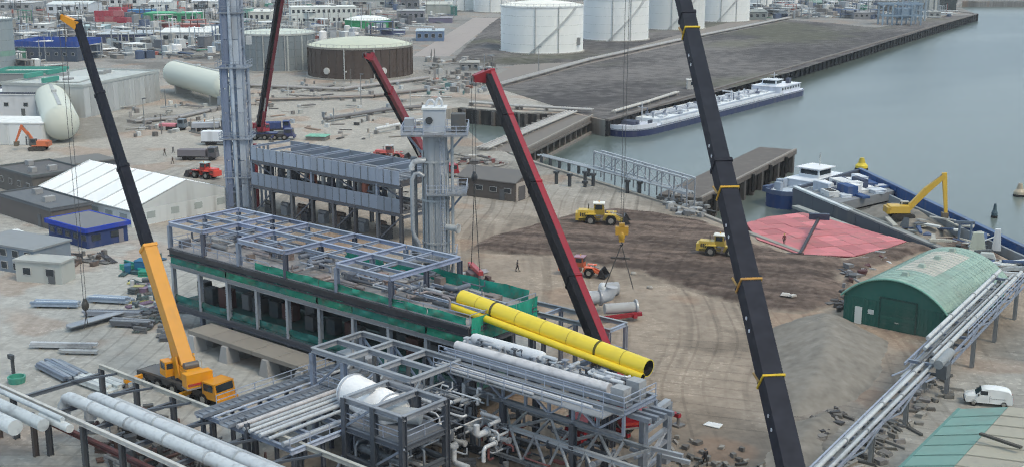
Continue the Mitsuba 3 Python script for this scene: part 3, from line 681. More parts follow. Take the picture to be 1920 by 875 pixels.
put('door_handle', MB().box([uc + 0.6, Vh0 - 0.22, 1.1], [0.5, 0.08, 0.12]), (0.4, 0.42, 0.4), 'steel', hall)
for i in range(26):
    x = U0 + 0.25 + i * (U1 - U0 - 0.5) / 25
    if abs(x - uc - 0.6) > 2.7: put('wall_rib', MB().box([x, Vh0 - 0.04, EZ / 2], [0.16, 0.09, EZ - .1]), (0.032, 0.13, 0.106), 'wall', hall)
for j in range(1, 20):
    v = Vh0 + (Vh1 - Vh0) * j / 20
    put('roof_rib', MB().path([[uc + (R_ + .12) * math.sin(x), v, zc + (R_ + .12) * math.cos(x)] for x in np.linspace(-th, th, 14)], 0.03, 5), (0.28, 0.40, 0.35), 'wall', hall)
for i in range(4): put('roof_vent', MB().box([uc, Vh0 + 3 + i * 5.4, RZ + 0.3], [0.9, 0.9, 0.5], top=(.7, .7)), (0.32, 0.4, 0.36), 'wall', hall)
put('gutter', MB().beam([U1 + .15, Vh0, EZ], [U1 + .15, Vh1, EZ], 0.22, 0.2), (0.15, 0.25, 0.21), 'wall', hall)
put('door_frame', MB().box([uc + 0.6, Vh0 - 0.05, 4.1], [5.0, 0.2, 0.22]), (0.02, 0.07, 0.06), 'wall', hall)
for s in (-1, 1): put('door_frame', MB().box([uc + 0.6 + s * 2.42, Vh0 - 0.05, 2.0], [0.2, 0.2, 4.0]), (0.02, 0.07, 0.06), 'wall', hall)
put('side_door', MB().box([uc - 4.7, Vh0 - 0.08, 1.15], [0.95, 0.12, 2.3]), (0.72, 0.75, 0.72), 'wall', hall)
put('notice_board', MB().box([uc - 3.0, Vh0 - 0.06, 1.9], [0.8, 0.08, 0.6]), (0.6, 0.64, 0.62), 'wall', hall)
put('roof_edge', MB().path([[uc + (R_ + .16) * math.sin(x), Vh0 - 0.42, zc + (R_ + .16) * math.cos(x)] for x in np.linspace(-th - .03, th + .03, 20)], 0.14, 6), (0.22, 0.45, 0.37), 'wall', hall)

# hall with turquoise and tan roof in the lower right corner
t = thing('corner_hall', 'turquoise and tan roofed hall in the lower right corner behind the white van', 'hall')
HT = frame(-37.7, 111.0, 0, 3.9) @ frame(37.7, -111.0, 0, 0)
put('wall', MB(HT).prism([(-37.2, 110.6), (-36.0, 84), (-6, 84), (-6, 110.6)], 0, 5.6), (0.20, 0.30, 0.28), 'wall', t)
nr = 10
for j in range(nr):
    y0, y1 = 84 + 27 * j / nr, 84 + 27 * (j + 1) / nr - 0.05
    for x0, x1, z0, z1, col in ((-37.7, -33.4, 5.7, 6.9, (0.20, 0.345, 0.31)), (-33.35, -27.5, 6.92, 7.6, (0.40, 0.38, 0.315)), (-27.45, -6, 7.62, 9.5, (0.40, 0.38, 0.315))):
        put('roof_panel', MB(HT).hexa([[x0, y0, z0 - .1], [x1, y0, z1 - .1], [x1, y1, z1 - .1], [x0, y1, z0 - .1], [x0, y0, z0], [x1, y0, z1], [x1, y1, z1], [x0, y1, z0]]), col, 'wall', t, jit=0.03)
for i in range(1, 10):
    y = 84 + 27 * i / 10 - 0.02
    put('roof_seam', MB(HT).beam([-37.6, y, 5.78], [-33.4, y, 6.98], 0.06, 0.05), (0.19, 0.33, 0.295), 'wall', t); put('roof_seam', MB(HT).beam([-33.3, y, 6.99], [-27.5, y, 7.67], 0.06, 0.05), (0.385, 0.365, 0.30), 'wall', t)
put('gutter', MB(HT).beam([-37.75, 84, 5.6], [-37.75, 111.1, 5.6], 0.3, 0.25), (0.12, 0.25, 0.23), 'wall', t)
put('roof_gap', MB().beam(at(1838, 812, 7.7), at(1915, 838, 7.9), 0.35, 0.2), (0.09, 0.085, 0.075), 'wall', t)

# ------------------------------------------------------------------ far yards: every shed, container and tank told apart
FB = [  # label, px, py, wpx, hpx, depth, heading, wall, roof, rows, cols, category
 ('pale office block with two rows of dark windows above the brown tank', 608, 46, 118, 34, 16, 54, (0.58, 0.62, 0.60), (0.60, 0.63, 0.62), 2, 13, 'building'),
 ('low cream shed between the tower and the dark red boom', 487, 44, 40, 22, 30, 44, (0.55, 0.57, 0.53), (0.6, 0.62, 0.58), 1, 4, 'shed'),
 ('narrow turquoise framed shed right beside the top of the steel tower', 464, 44, 12, 28, 12, 42, (0.16, 0.38, 0.34), (0.36, 0.44, 0.42), 1, 2, 'shed'),
 ('green roofed store above a red wall left of the tower', 320, 43, 100, 18, 20, 40, (0.03, 0.27, 0.13), (0.09, 0.38, 0.22), 1, 6, 'warehouse'),
 ('long red wall shed under the green roofed store', 345, 56, 100, 10, 8, 40, (0.33, 0.08, 0.08), (0.4, 0.22, 0.2), 0, 0, 'shed'),
 ('white hall with pale roof below the red wall shed', 350, 82, 96, 22, 20, 40, (0.58, 0.62, 0.64), (0.70, 0.73, 0.72), 1, 5, 'hall'),
 ('white hall close to the tower left side', 402, 78, 44, 22, 18, 40, (0.56, 0.6, 0.6), (0.66, 0.69, 0.67), 1, 3, 'hall'),
 ('blue container block right of the red containers', 262, 34, 44, 15, 12, 40, (0.05, 0.16, 0.38), (0.12, 0.3, 0.5), 0, 0, 'container'),
 ('long dark blue shed with grey roof right of the yellow crane tip', 232, 84, 100, 20, 26, 42, (0.035, 0.05, 0.12), (0.40, 0.45, 0.50), 1, 7, 'shed'),
 ('pale turquoise roofed shed before the dark blue shed', 170, 62, 46, 12, 16, 42, (0.25, 0.36, 0.40), (0.40, 0.52, 0.54), 1, 3, 'shed'),
 ('large pale hall above the yellow crane tip', 128, 26, 78, 18, 30, 42, (0.52, 0.57, 0.62), (0.55, 0.6, 0.62), 1, 5, 'hall'),
 ('pale hall at the top edge left of the green roofed store', 232, 12, 54, 16, 26, 44, (0.56, 0.6, 0.62), (0.62, 0.66, 0.66), 1, 4, 'hall'),
 ('white hall at the top edge above the green roofed store', 300, 22, 40, 18, 20, 42, (0.60, 0.64, 0.64), (0.66, 0.7, 0.7), 1, 3, 'hall'),
 ('white hall at the top edge left of the tower', 386, 24, 52, 22, 24, 42, (0.62, 0.65, 0.66), (0.68, 0.7, 0.7), 1, 3, 'hall'),
 ('grey shed in the top left corner', 28, 20, 60, 14, 26, 40, (0.34, 0.37, 0.39), (0.42, 0.45, 0.47), 1, 4, 'shed'),
 ('small white cabin below the yellow crane tip', 126, 86, 12, 9, 5, 40, (0.72, 0.75, 0.76), (0.75, 0.78, 0.79), 0, 0, 'cabin'),
 ('small blue cabin left of the yellow crane boom', 117, 58, 18, 10, 6, 40, (0.07, 0.17, 0.36), (0.2, 0.3, 0.45), 1, 2, 'cabin'),
 ('dark grey workshop between the edge tank and the yellow crane tip', 52, 74, 50, 14, 18, 40, (0.17, 0.19, 0.22), (0.27, 0.30, 0.33), 1, 5, 'workshop'),
 ('white topped workshop behind the dark grey workshop', 74, 56, 26, 10, 12, 38, (0.62, 0.65, 0.66), (0.72, 0.75, 0.74), 1, 2, 'workshop'),
 ('blue grey workshop right of the dark grey workshop', 92, 76, 20, 16, 12, 38, (0.12, 0.17, 0.28), (0.3, 0.34, 0.38), 1, 2, 'workshop'),
 ('grey workshop with dark doors right of the green tank', 770, 40, 52, 20, 18, 42, (0.22, 0.23, 0.27), (0.34, 0.36, 0.38), 1, 5, 'workshop'),
 ('dark grey tower block at the top edge right of the green tank', 768, 20, 34, 20, 14, 42, (0.14, 0.15, 0.18), (0.26, 0.27, 0.29), 1, 3, 'building'),
 ('pale olive hall at the top edge left of the white tanks', 823, 28, 50, 20, 24, 42, (0.36, 0.39, 0.37), (0.44, 0.46, 0.43), 0, 0, 'hall'),
 ('purple grey shed below the pale olive hall', 826, 44, 44, 10, 12, 42, (0.16, 0.15, 0.23), (0.30, 0.30, 0.34), 0, 0, 'shed'),
 ('turquoise roofed hut at the corner of the white tanks', 851, 30, 12, 18, 8, 42, (0.05, 0.17, 0.16), (0.12, 0.28, 0.26), 0, 0, 'hut'),
 ('blue and white plant house beside the grey road', 806, 78, 52, 20, 16, 42, (0.12, 0.19, 0.32), (0.35, 0.42, 0.48), 1, 4, 'building'),
 ('low dark blue shed behind the brown tank roof', 736, 66, 44, 8, 10, 42, (0.08, 0.10, 0.22), (0.3, 0.34, 0.38), 0, 0, 'shed'),
 ('long grey hall at the top edge right of the dark red boom', 560, 6, 100, 16, 20, 42, (0.33, 0.37, 0.40), (0.42, 0.46, 0.48), 1, 8, 'hall'),
 ('pale hall at the top edge right of the office block', 700, 14, 84, 14, 20, 42, (0.44, 0.48, 0.48), (0.52, 0.55, 0.54), 1, 5, 'hall'),
 ('grey store at the far end of the white tanks', 1420, 38, 36, 16, 12, 50, (0.20, 0.23, 0.24), (0.27, 0.3, 0.3), 1, 3, 'store'),
 ('pale hall among the far sheds behind the pier', 1480, 24, 44, 12, 20, 46, (0.30, 0.31, 0.32), (0.38, 0.39, 0.39), 1, 4, 'hall'),
 ('dark green shed among the far sheds behind the pier', 1572, 12, 30, 10, 14, 46, (0.03, 0.085, 0.075), (0.08, 0.16, 0.14), 0, 0, 'shed'),
 ('long grey shed on the pier left of the pale blue gantry', 1630, 36, 60, 12, 20, 46, (0.22, 0.23, 0.25), (0.30, 0.31, 0.33), 1, 6, 'shed'),
 ('grey shed at the top edge left of the round gasholder', 1660, 12, 60, 10, 20, 46, (0.24, 0.26, 0.27), (0.32, 0.33, 0.33), 1, 5, 'shed'),
 ('dark block at the pier tip beside the open river', 1776, 20, 34, 28, 16, 46, (0.045, 0.06, 0.068), (0.09, 0.10, 0.105), 0, 0, 'building'),
 ('dark tower block at the top edge over the pier tip', 1766, 6, 60, 12, 16, 46, (0.06, 0.065, 0.08), (0.1, 0.1, 0.11), 0, 0, 'building'),
 ('pale shed at the pier tip left of the dark block', 1752, 34, 24, 12, 10, 46, (0.30, 0.32, 0.33), (0.4, 0.42, 0.42), 1, 2, 'shed'),
 ('green roofed store among the sheds above the grey store', 1530, 14, 26, 9, 10, 46, (0.10, 0.19, 0.17), (0.2, 0.3, 0.27), 0, 0, 'store'),
 ('cream block between grey tank and brown tank roofs', 598, 66, 24, 10, 10, 44, (0.42, 0.42, 0.38), (0.5, 0.5, 0.46), 0, 0, 'shed'),
 ('red roofed shed left of the green tank', 632, 52, 26, 6, 8, 44, (0.42, 0.24, 0.23), (0.48, 0.28, 0.27), 0, 0, 'shed'),
 ('grey control house behind the brown tank on the right', 880, 132, 36, 14, 9, 40, (0.25, 0.25, 0.25), (0.36, 0.36, 0.34), 1, 3, 'control house'),
]
for L_, px, py, wp, hp, dp, hd_, wl, rf, r_, c_, cat in FB:
    s = ppm(at(px, py))
    wm = wp / s / max(0.55, math.cos(math.radians(hd_ - 40)))
    building({'hall': 'far_hall', 'shed': 'far_shed', 'container': 'container_block', 'warehouse': 'far_store', 'building': 'far_block', 'hut': 'far_hut', 'store': 'far_store'}.get(cat, 'far_' + cat.replace(' ', '_')), L_, at(px, py), wm, dp, hp / s * 0.92, hd_, wl, rf, rows=r_, cols=c_, cat=cat, door=False, win=(max(1.2, wm / (c_ or 1) * 0.48), max(1.1, hp / s / (r_ or 1) * 0.34)), pitch=1.4 if cat in ('hall', 'store') else 0, roofbits=2)
# stacks of red containers
t_ = 'red containers stacked behind the yellow crane tip'
n = 0
for r, (px, py, k, dz) in enumerate(((186, 42, 3, 2), (212, 34, 2, 2), (228, 44, 2, 1))):
    for i in range(k):
        for z in range(dz):
            p = at(px + i * 17, py)
            M = frame(*p[:2], z * 3.3, 40)
            k_ = thing('freight_container', f"{('lower', 'upper')[z]} red container, {('first', 'second', 'third')[i]} from left, {('near', 'rear', 'right')[r]} row by the yellow crane tip", 'container', t_)
            col = ((0.40, 0.06, 0.09), (0.34, 0.04, 0.07), (0.42, 0.15, 0.17))[n % 3]; n += 1
            put('box', MB(M).box([0, 3, 1.62], [6.4, 2.6, 3.2]), col, 'wall', k_)
            for x in (-2.1, 0, 2.1): put('rib', MB(M).box([x, 1.62, 1.6], [0.9, 0.16, 2.8]), col, 'wall', k_)
# round gasholder and gantry on the far pier
p = at(1733, 26)
t = thing('gasholder', 'pale round gasholder standing near the pier tip', 'gasholder')
put('drum', MB().lathe([(8.5, 0), (8.5, 17)], [p[0], p[1], 0], 28), (0.40, 0.43, 0.43), 'wall', t)
put('roof', MB().lathe([(8.6, 17), (6, 19.5), (3, 20.6), (0.01, 21)], [p[0], p[1], 0], 28), (0.46, 0.49, 0.49), 'wall', t)
for i in range(14):
    a = i * math.pi / 7
    put('guide_post', MB().box([p[0] + 9 * math.cos(a), p[1] + 9 * math.sin(a), 9], [0.5, 0.5, 18], math.degrees(a)), (0.33, 0.36, 0.37), 'steel', t)
def gantry(name, label, px, py, w, h, col):
    p = at(px, py); t = thing(name, label, 'gantry'); M = frame(*p[:2], 0, 40)
    for x in np.linspace(-w / 2, w / 2, 5):
        for y in (0, 9): put('column', MB(M).box([x, y, h / 2], [0.8, 0.8, h]), col, 'steel', t)
        put('cross_beam', MB(M).box([x, 4.5, h + 0.4], [0.8, 9.8, 0.8]), col, 'steel', t)
    for z in (h * 0.5, h + 1.2):
        for y in (0, 9): put('rail_beam', MB(M).box([0, y, z], [w + 2, 0.9, 0.9]), col, 'steel', t)
    put('hopper', MB(M).box([w * 0.1, 4.5, h * 0.62], [w * 0.35, 7, h * 0.5], top=(1.2, 1.1)), col, 'wall', t)
gantry('loading_gantry', 'pale blue loading gantry on the far pier before the gasholder', 1690, 48, 22, 11, (0.24, 0.33, 0.42))
gantry('loading_gantry', 'second paler loading gantry nearer the pier edge', 1712, 40, 14, 13, (0.30, 0.37, 0.43))

# countless small pipes, pumps and stores of the far works
cols = [(0.30, 0.33, 0.36), (0.58, 0.61, 0.62), (0.13, 0.14, 0.16), (0.22, 0.21, 0.205), (0.09, 0.13, 0.22), (0.40, 0.41, 0.40), (0.66, 0.69, 0.69), (0.30, 0.09, 0.08), (0.06, 0.22, 0.16)]
vs, fs, cs, o = [], [], [], 0
def clutter(x0, x1, y0, y1, n, smin=0.8, smax=5.0, hmax=4.0, keep=lambda x, y: True):
    global o
    for _ in range(n):
        px = rng.uniform(x0, x1); py = y0 + (y1 - y0) * rng.random()
        if not keep(px, py): continue
        p = at(px, py); k = rng.choice(9, p=[.16, .17, .12, .15, .07, .16, .11, .03, .03]); w = rng.uniform(smin, smax); d = rng.uniform(smin, smax); h = rng.uniform(0.6, hmax); m = rng.random(); rot = rng.choice([0, 90]) + rng.normal() * 6
        small = smax <= 3
        if small: k = (3, 5, 3, 5, 3, 0, 1, 3, 3)[k]
        a_ = math.radians(rot); dv_ = np.array([math.cos(a_), math.sin(a_), 0])
        mb = MB()
        if m < 0.25:
            l = rng.uniform(3, 9) if small else rng.uniform(8, 30)
            for q in range(rng.integers(1, 4)):
                off = np.array([-dv_[1], dv_[0], 0]) * q * 0.7
                mb.tube(p - dv_ * l / 2 + off + [0, 0, 0.7], p + dv_ * l / 2 + off + [0, 0, 0.7], 0.16 if small else 0.3, n=6)
        elif m < 0.36: mb.lathe([(w * .4, 0), (w * .4, h), (w * .2, h * 1.12), (0.01, h * 1.14)], p, 12)
        elif m < 0.43: mb.tube(p, p + [0, 0, rng.uniform(3, 6) if small else rng.uniform(7, 14)], 0.16, n=6)
        elif m < 0.55:
            for q in range(rng.integers(2, 5)): mb.box([p[0], p[1], 0.2 + q * 0.4], [w * rng.uniform(.8, 1.1), d * .6, 0.34], rot)
        elif m < 0.66 and not small:
            for x_ in (-.5, .5):
                for y_ in (-.5, .5): mb.box([p[0] + x_ * w * 1.5, p[1] + y_ * d * 1.5, h], [0.35, 0.35, 2 * h])
            for z_ in (h * .9, h * 1.9): mb.box([p[0], p[1], z_], [w * 1.7, d * 1.7, 0.25])
        else:
            mb.box([p[0], p[1], h / 2], [w, d, h], rot); mb.box([p[0], p[1], h + 0.1], [w * 1.06, d * 1.06, 0.2], rot)
        v, f = mb.mesh()
        c = np.clip(np.asarray(cols[k]) * np.exp(0.25 * rng.normal()), 0.01, 0.85)
        vs.append(v); fs.append(f + o); cs.append(np.tile(c, (len(v), 1))); o += len(v)
clutter(0, 480, 2, 135, 950, 1.2, 6.5, 5.0, lambda x, y: not (300 < x < 430 and y > 112) and not (100 < x < 320 and y > 112))
clutter(470, 860, 2, 75, 480, 1.2, 6, 4.2, lambda x, y: not (x > 760 and y > 30 + (900 - x) * 0.2))
clutter(1400, 1780, 4, 36, 420, 1.5, 7, 4.5)
clutter(440, 800, 150, 240, 70, 0.4, 1.5, 1.0)
clutter(800, 925, 110, 175, 90, 0.6, 2.6, 1.8)
clutter(240, 480, 195, 260, 60, 0.4, 1.5, 1.0)
scene['plant_clutter'] = mikit.ply((np.vstack(vs), np.vstack(fs)), 'wall', smooth=True, uv=colour_uv(np.vstack(cs), o))
labels['plant_clutter'] = {'label': 'small pumps, pipes and stores scattered over the far works', 'category': 'plant', 'kind': 'stuff'}

# ------------------------------------------------------------------ steel structures
def rail(t, pts, z, h=1.1, step=2.2, col=GALV, w=0.07):
    """Handrail: top and knee rails and posts as one part."""
    mb = MB()
    for (x0, y0), (x1, y1) in zip(pts[:-1], pts[1:]):
        for k in (0.55, 1.0): mb.beam([x0, y0, z + h * k], [x1, y1, z + h * k], w)
        n = max(1, int(math.hypot(x1 - x0, y1 - y0) / step))
        for i in range(n + 1): mb.beam([x0 + (x1 - x0) * i / n, y0 + (y1 - y0) * i / n, z], [x0 + (x1 - x0) * i / n, y0 + (y1 - y0) * i / n, z + h], w)
    put('handrail', mb, col, 'steel', t)

def ibeam(t, p, q, w=0.35, col=GALV, name='beam', h=None):
    """An I-section: two flanges and a web, one part."""
    p, q = np.asarray(p, float), np.asarray(q, float); h = h or w * 1.25
    d = q - p; d /= np.linalg.norm(d)
    up = np.array([0, 0, 1.0]) if abs(d[2]) < 0.9 else np.array([0, 1.0, 0])
    a = np.cross(up, d); a /= np.linalg.norm(a); b = np.cross(d, a)
    mb = MB()
    mb.beam(p, q, w * 0.25, h * 0.72, up=b)
    for s in (-1, 1): mb.beam(p + b * s * h * 0.43, q + b * s * h * 0.43, w, h * 0.14, up=b)
    put(name, mb, col, 'steel', t, jit=0.09)

# --- the long module with green safety nets
m = thing('process_module', 'long two level steel module hung with green safety nets in the middle of the yard', 'steel module')
UL, UR, F, B = -131.5, -80.0, 88.5, 99.5
ZB, Z1, Z2, Z3 = 2.9, 3.4, 10.6, 13.7
for z, col, w in ((ZB, (0.14, 0.15, 0.18), 0.6), (8.35, (0.33, 0.345, 0.36), 0.45), (10.05, (0.05, 0.055, 0.065), 0.8)):
    for v in (F, B): ibeam(m, [UL, v, z], [UR, v, z], w, col, 'edge_beam')
    for u in np.linspace(UL, UR, 11): ibeam(m, [u, F + 0.2, z], [u, B - 0.2, z], 0.4, (0.10, 0.11, 0.13), 'floor_beam')
put('lower_floor', MB().box([(UL + UR) / 2, (F + B) / 2, 3.35], [UR - UL - 0.2, B - F - 0.2, 0.16]), (0.05, 0.13, 0.12), 'paint', m)
put('upper_floor', MB().box([(UL + UR) / 2, (F + B) / 2, 10.55], [UR - UL, B - F, 0.2]), (0.36, 0.35, 0.355), 'paint', m)
put('middle_floor', MB().box([(UL + UR) / 2, (F + B) / 2, 8.7], [UR - UL - 0.3, B - F - 0.3, 0.15]), (0.06, 0.065, 0.07), 'paint', m)
put('back_wall', MB().box([(UL + UR) / 2, B - 3.0, 5.9], [UR - UL - 2, 0.15, 4.6]), (0.09, 0.125, 0.14), 'paint', m)
for i, u in enumerate(np.linspace(UL + 0.4, UR - 0.4, 10)):
    for v in (F + 0.1, B - 0.1):
        ibeam(m, [u, v, 3.2], [u, v, 8.2], 0.42, (0.38, 0.41, 0.45) if v < 90 else STEEL_D, 'column')
    for v in (F + 0.1, B - 0.1): put('footing', MB().box([u, v, 1.3], [0.5, 0.5, 2.6]), STEEL_D, 'steel', m)
def net(z0, z1, v, u0, u1, col=NET, seed=0, n=40):
    """A hung net sheet with sag, ripples and real thickness."""
    us = np.linspace(u0, u1, n); rows = 5; r = np.random.default_rng(seed)
    off = 0.16 * np.sin(us * 1.3 + seed) + 0.12 * np.sin(us * 3.1) + 0.08 * r.normal(size=n)
    V = []
    for t_ in (0, 0.035):
        for k in range(rows):
            a = k / (rows - 1)
            for i, u in enumerate(us):
                V.append([u, v - off[i] * math.sin(math.pi * a) - t_, z0 + (z1 - z0) * a - 0.12 * abs(math.sin(u * 0.6)) * a])
    q = []
    for l in range(2):
        for k in range(rows - 1):
            for i in range(n - 1):
                b = l * rows * n + k * n + i
                q.append([b, b + 1, b + n + 1, b + n] if l else [b, b + n, b + n + 1, b + 1])
    return MB().add(V, q)
for i in range(9):
    u0 = UL + 0.3 + (UR - UL - 0.6) * i / 9; u1 = UL + 0.3 + (UR - UL - 0.6) * (i + 1) / 9
    put('safety_net', net(8.55, 9.75, F - 0.12, u0, u1 - 0.08, (0.012, 0.135 + 0.02 * (i % 3), 0.115), i, 14), (0.012, 0.20 + 0.03 * (i % 3), 0.155), 'paint', m)
    put('safety_net', net(3.5, 4.5, F + 0.25, u0, u1 - 0.08, NET, i + 20, 14), (0.014, 0.15, 0.135), 'paint', m)
    if i > 2: put('safety_net', net(10.7, 11.6, F + 0.05, u0, u1 - 0.08, NET, i + 40, 14), (0.02, 0.30, 0.20), 'paint', m)
for i in range(4):
    u0 = -110 + i * 7.4
    put('safety_net', net(10.7, 12.2, B - 0.6, u0, u0 + 7.3, NET, i + 60, 16), (0.01, 0.29, 0.215), 'paint', m)
def net_v(z0, z1, u, v0, v1, seed):
    n_ = net(z0, z1, 0, v0, v1, seed=seed, n=16); v_, f_ = n_.mesh()
    return np.column_stack([u - v_[:, 1], v_[:, 0], v_[:, 2]]), f_[:, ::-1]
for v0 in (88.7, 92.3, 95.9): put('safety_net', net_v(8.7, 11.5, UR + 0.2, v0, v0 + 3.5, int(v0)), (0.012, 0.30, 0.21), 'paint', m)
FR = [-131.3, -124.3, -117.3, -108.6, -99.8, -91.2]
for i, u in enumerate(FR):
    ibeam(m, [u, F, Z3], [u, B, Z3], 0.42, BLUEST)
    for v in (F + 0.05, 94.0, B - 0.05):
        ibeam(m, [u, v, Z2], [u, v, Z3 - 0.25], 0.42, (0.10, 0.115, 0.16) if i % 2 else GALV2, 'column')
for i in range(5):
    for v in (F, 94.0, B):
        if v == F and i in (1, 3): continue
        ibeam(m, [FR[i] + 0.2, v, Z3], [FR[i + 1] - 0.2, v, Z3], 0.38, BLUEST if i % 2 else GALV)
    ibeam(m, [FR[i] + 0.2, 91.2, Z3 - 0.1], [FR[i + 1] - 0.2, 91.2, Z3 - 0.1], 0.26, GALV2, 'purlin')
    ibeam(m, [FR[i] + 0.2, 96.8, Z3 - 0.1], [FR[i + 1] - 0.2, 96.8, Z3 - 0.1], 0.26, GALV, 'purlin')
    ibeam(m, [(FR[i] + FR[i + 1]) / 2, F, Z3 - 0.05], [(FR[i] + FR[i + 1]) / 2, B, Z3 - 0.05], 0.26, GALV2, 'purlin')
    put('brace', MB().beam([FR[i], B, Z2 + 0.2], [FR[i + 1], B, Z3 - 0.3], 0.16), GALV2, 'steel', m)
for i in range(2):
    for v in (91.0, 94.6):
        ibeam(m, [-91.0, v, Z2 + 1.2], [UR, v, Z2 + 1.0], 0.2, GALV, 'purlin')
rail(m, [(UL, F + 0.2), (-112, F + 0.2)], Z2 + 0.1); rail(m, [(-91, F + 0.2), (UR, F + 0.2), (UR, B - 0.2)], Z2 + 0.1); rail(m, [(UL, B - .2), (UL, F + .2)], Z2 + 0.1)
for i in range(60):
    u, v = rng.uniform(UL + 1, UR - 1), rng.uniform(F + 1.2, B - 1.2)
    c = [(0.30, 0.31, 0.34), (0.16, 0.17, 0.2), (0.42, 0.42, 0.42), (0.24, 0.2, 0.19), (0.09, 0.1, 0.12), (0.36, 0.27, 0.25)][i % 6]
    k = i % 4
    if k == 0: put('pipe', MB().tube([u, v, 11.0], [min(u + rng.uniform(2, 6), UR - .5), v, 11.0], rng.uniform(0.1, 0.28), n=8), c, 'steel', m)
    elif k == 1: put('crate', MB().box([u, v, 11.1], [rng.uniform(.6, 2), rng.uniform(.6, 1.6), rng.uniform(.5, 1.1)]), c, 'paint', m)
    elif k == 2: put('plank_stack', MB().box([u, v, 10.85], [rng.uniform(1.5, 4), rng.uniform(.4, 1), 0.35], rng.normal() * 8), c, 'paint', m)
    else: put('valve', MB().tube([u, v, 10.6], [u, v, 11.6], 0.25, 0.18, n=8).box([u, v, 11.6], [0.7, 0.7, 0.12]), c, 'steel', m)
for i in range(18):
    u = UL + 2 + (UR - UL - 4) * (i + 0.3 * rng.random()) / 18
    put('cabinet', MB().box([u, 92.5 + rng.uniform(-1.5, 2), 4.6], [rng.uniform(.8, 2.2), 1.2, rng.uniform(1.6, 2.6)]), [(0.10, 0.11, 0.12), (0.055, 0.075, 0.09), (0.14, 0.07, 0.065), (0.2, 0.21, 0.22)][i % 4], 'paint', m)
for v in (90.4, 91.2): put('duct', MB().tube([UL + 1, v, 7.6], [UR - 1, v, 7.6], 0.3, n=8), (0.10, 0.105, 0.115), 'steel', m)

# --- concrete tables in front of the module
tb = thing('concrete_table', 'long concrete bench on tapered legs behind the yellow crane', 'concrete table')
for i in range(6):
    u0 = -122.5 + i * 4.1
    put('slab', MB().box([u0 + 2.0, 86.0, 2.25], [4.02, 3.5, 0.5]), (0.27, 0.25, 0.225), 'wall', tb)
for u in (-121.5, -115.1, -107.6, -101.6):
    put('leg', MB().box([u, 84.7, 1.0], [1.7, 1.9, 2.0], top=(0.55, 0.8)), (0.38, 0.385, 0.39), 'wall', tb)
    put('leg', MB().box([u, 87.2, 1.0], [1.7, 1.5, 2.0], top=(0.55, 0.8)), (0.24, 0.24, 0.24), 'wall', tb)

# --- the module at the back with grey parapet panels
bm = thing('pipe_module', 'grey two level pipe module with panelled parapets behind the long module', 'steel module')
L0, L1, N0, N1 = -177.5, -139.5, 138.0, 147.0
us = np.linspace(L0, L1, 8)
for z in (5.2, 9.8):
    put('floor', MB().box([(L0 + L1) / 2, (N0 + N1) / 2, z], [L1 - L0, N1 - N0 - 0.3, 0.2]), (0.12, 0.13, 0.15) if z < 6 else (0.19, 0.21, 0.24), 'paint', bm)
    for v in (N0, N1): ibeam(bm, [L0, v, z - 0.1], [L1, v, z - 0.1], 0.5, (0.13, 0.14, 0.165), 'edge_beam')
    for i in range(7):
        put('parapet_panel', MB().box([(us[i] + us[i + 1]) / 2, N0 - 0.12, z + 1.35], [us[1] - us[0] - 0.12, 0.12, 2.3]), (0.36, 0.42, 0.52) if z > 6 else (0.24, 0.285, 0.36), 'wall', bm, jit=0.08)
        if z > 6: put('parapet_panel', MB().box([(us[i] + us[i + 1]) / 2, N1 + 0.12, z + 1.35], [us[1] - us[0] - 0.12, 0.12, 2.3]), (0.27, 0.31, 0.37), 'wall', bm, jit=0.08)
        for x in (0.33, 0.66): put('panel_post', MB().box([us[i] + (us[1] - us[0]) * x, N0 - 0.22, z + 1.3], [0.14, 0.1, 2.4]), (0.18, 0.21, 0.25), 'steel', bm)
put('end_panel', MB().box([L1 + 0.1, (N0 + N1) / 2, 10.3], [0.12, N1 - N0, 1.0]), (0.06, 0.065, 0.08), 'paint', bm)
for i, u in enumerate(us):
    for v in (N0 + 0.1, N1 - 0.1):
        ibeam(bm, [u, v, 0], [u, v, 5.0], 0.5, (0.085, 0.09, 0.105) if i % 2 else (0.15, 0.16, 0.18), 'column')
        ibeam(bm, [u, v, 5.4], [u, v, 9.6], 0.42, (0.07, 0.075, 0.095) if i % 3 else GALV2, 'column')
    ibeam(bm, [u, N0, 12.3], [u, N1, 12.3], 0.3, GALV2)
    ibeam(bm, [u, N0, 4.6], [u, N1, 4.6], 0.35, STEEL_D)
for i in range(0, 7, 2):
    put('brace', MB().beam([us[i], N0 + 0.2, 0.3], [us[i + 1], N0 + 0.2, 4.8], 0.22), STEEL_D, 'steel', bm)
    put('brace', MB().beam([us[i + 1], N0 + 0.2, 7.8], [us[i], N0 + 0.2, 9.6], 0.2), STEEL_D, 'steel', bm)
for k in range(7):
    v = N0 + 1.2 + k * 1.05
    put('pipe', MB().tube([L0 + 0.5, v, 10.5], [L1 - 0.5, v, 10.5], 0.2 + 0.06 * (k % 3), n=8), [(0.40, 0.43, 0.46), (0.25, 0.27, 0.3), (0.15, 0.16, 0.18)][k % 3], 'steel', bm)
    put('pipe', MB().tube([L0 + 0.5, v, 5.9], [L1 - 0.5, v, 5.9], 0.2 + 0.07 * (k % 2), n=8), [(0.30, 0.32, 0.36), (0.16, 0.165, 0.18)][k % 2], 'steel', bm)
for i in range(16):
    u = L0 + 1.5 + (L1 - L0 - 3) * (i + 0.4 * rng.random()) / 16; r = rng.uniform(0.3, 0.75)
    c = [(0.05, 0.055, 0.07), (0.30, 0.33, 0.36), (0.09, 0.095, 0.11), (0.5, 0.52, 0.53)][i % 4]
    if i in (6, 12): c = (0.55, 0.19, 0.13)
    put('vessel', MB().capsule([u, N0 + 1.6, 6.0 + r], [u, N0 + 1.6, 8.6], r, 12, 4), c, 'steel', bm)
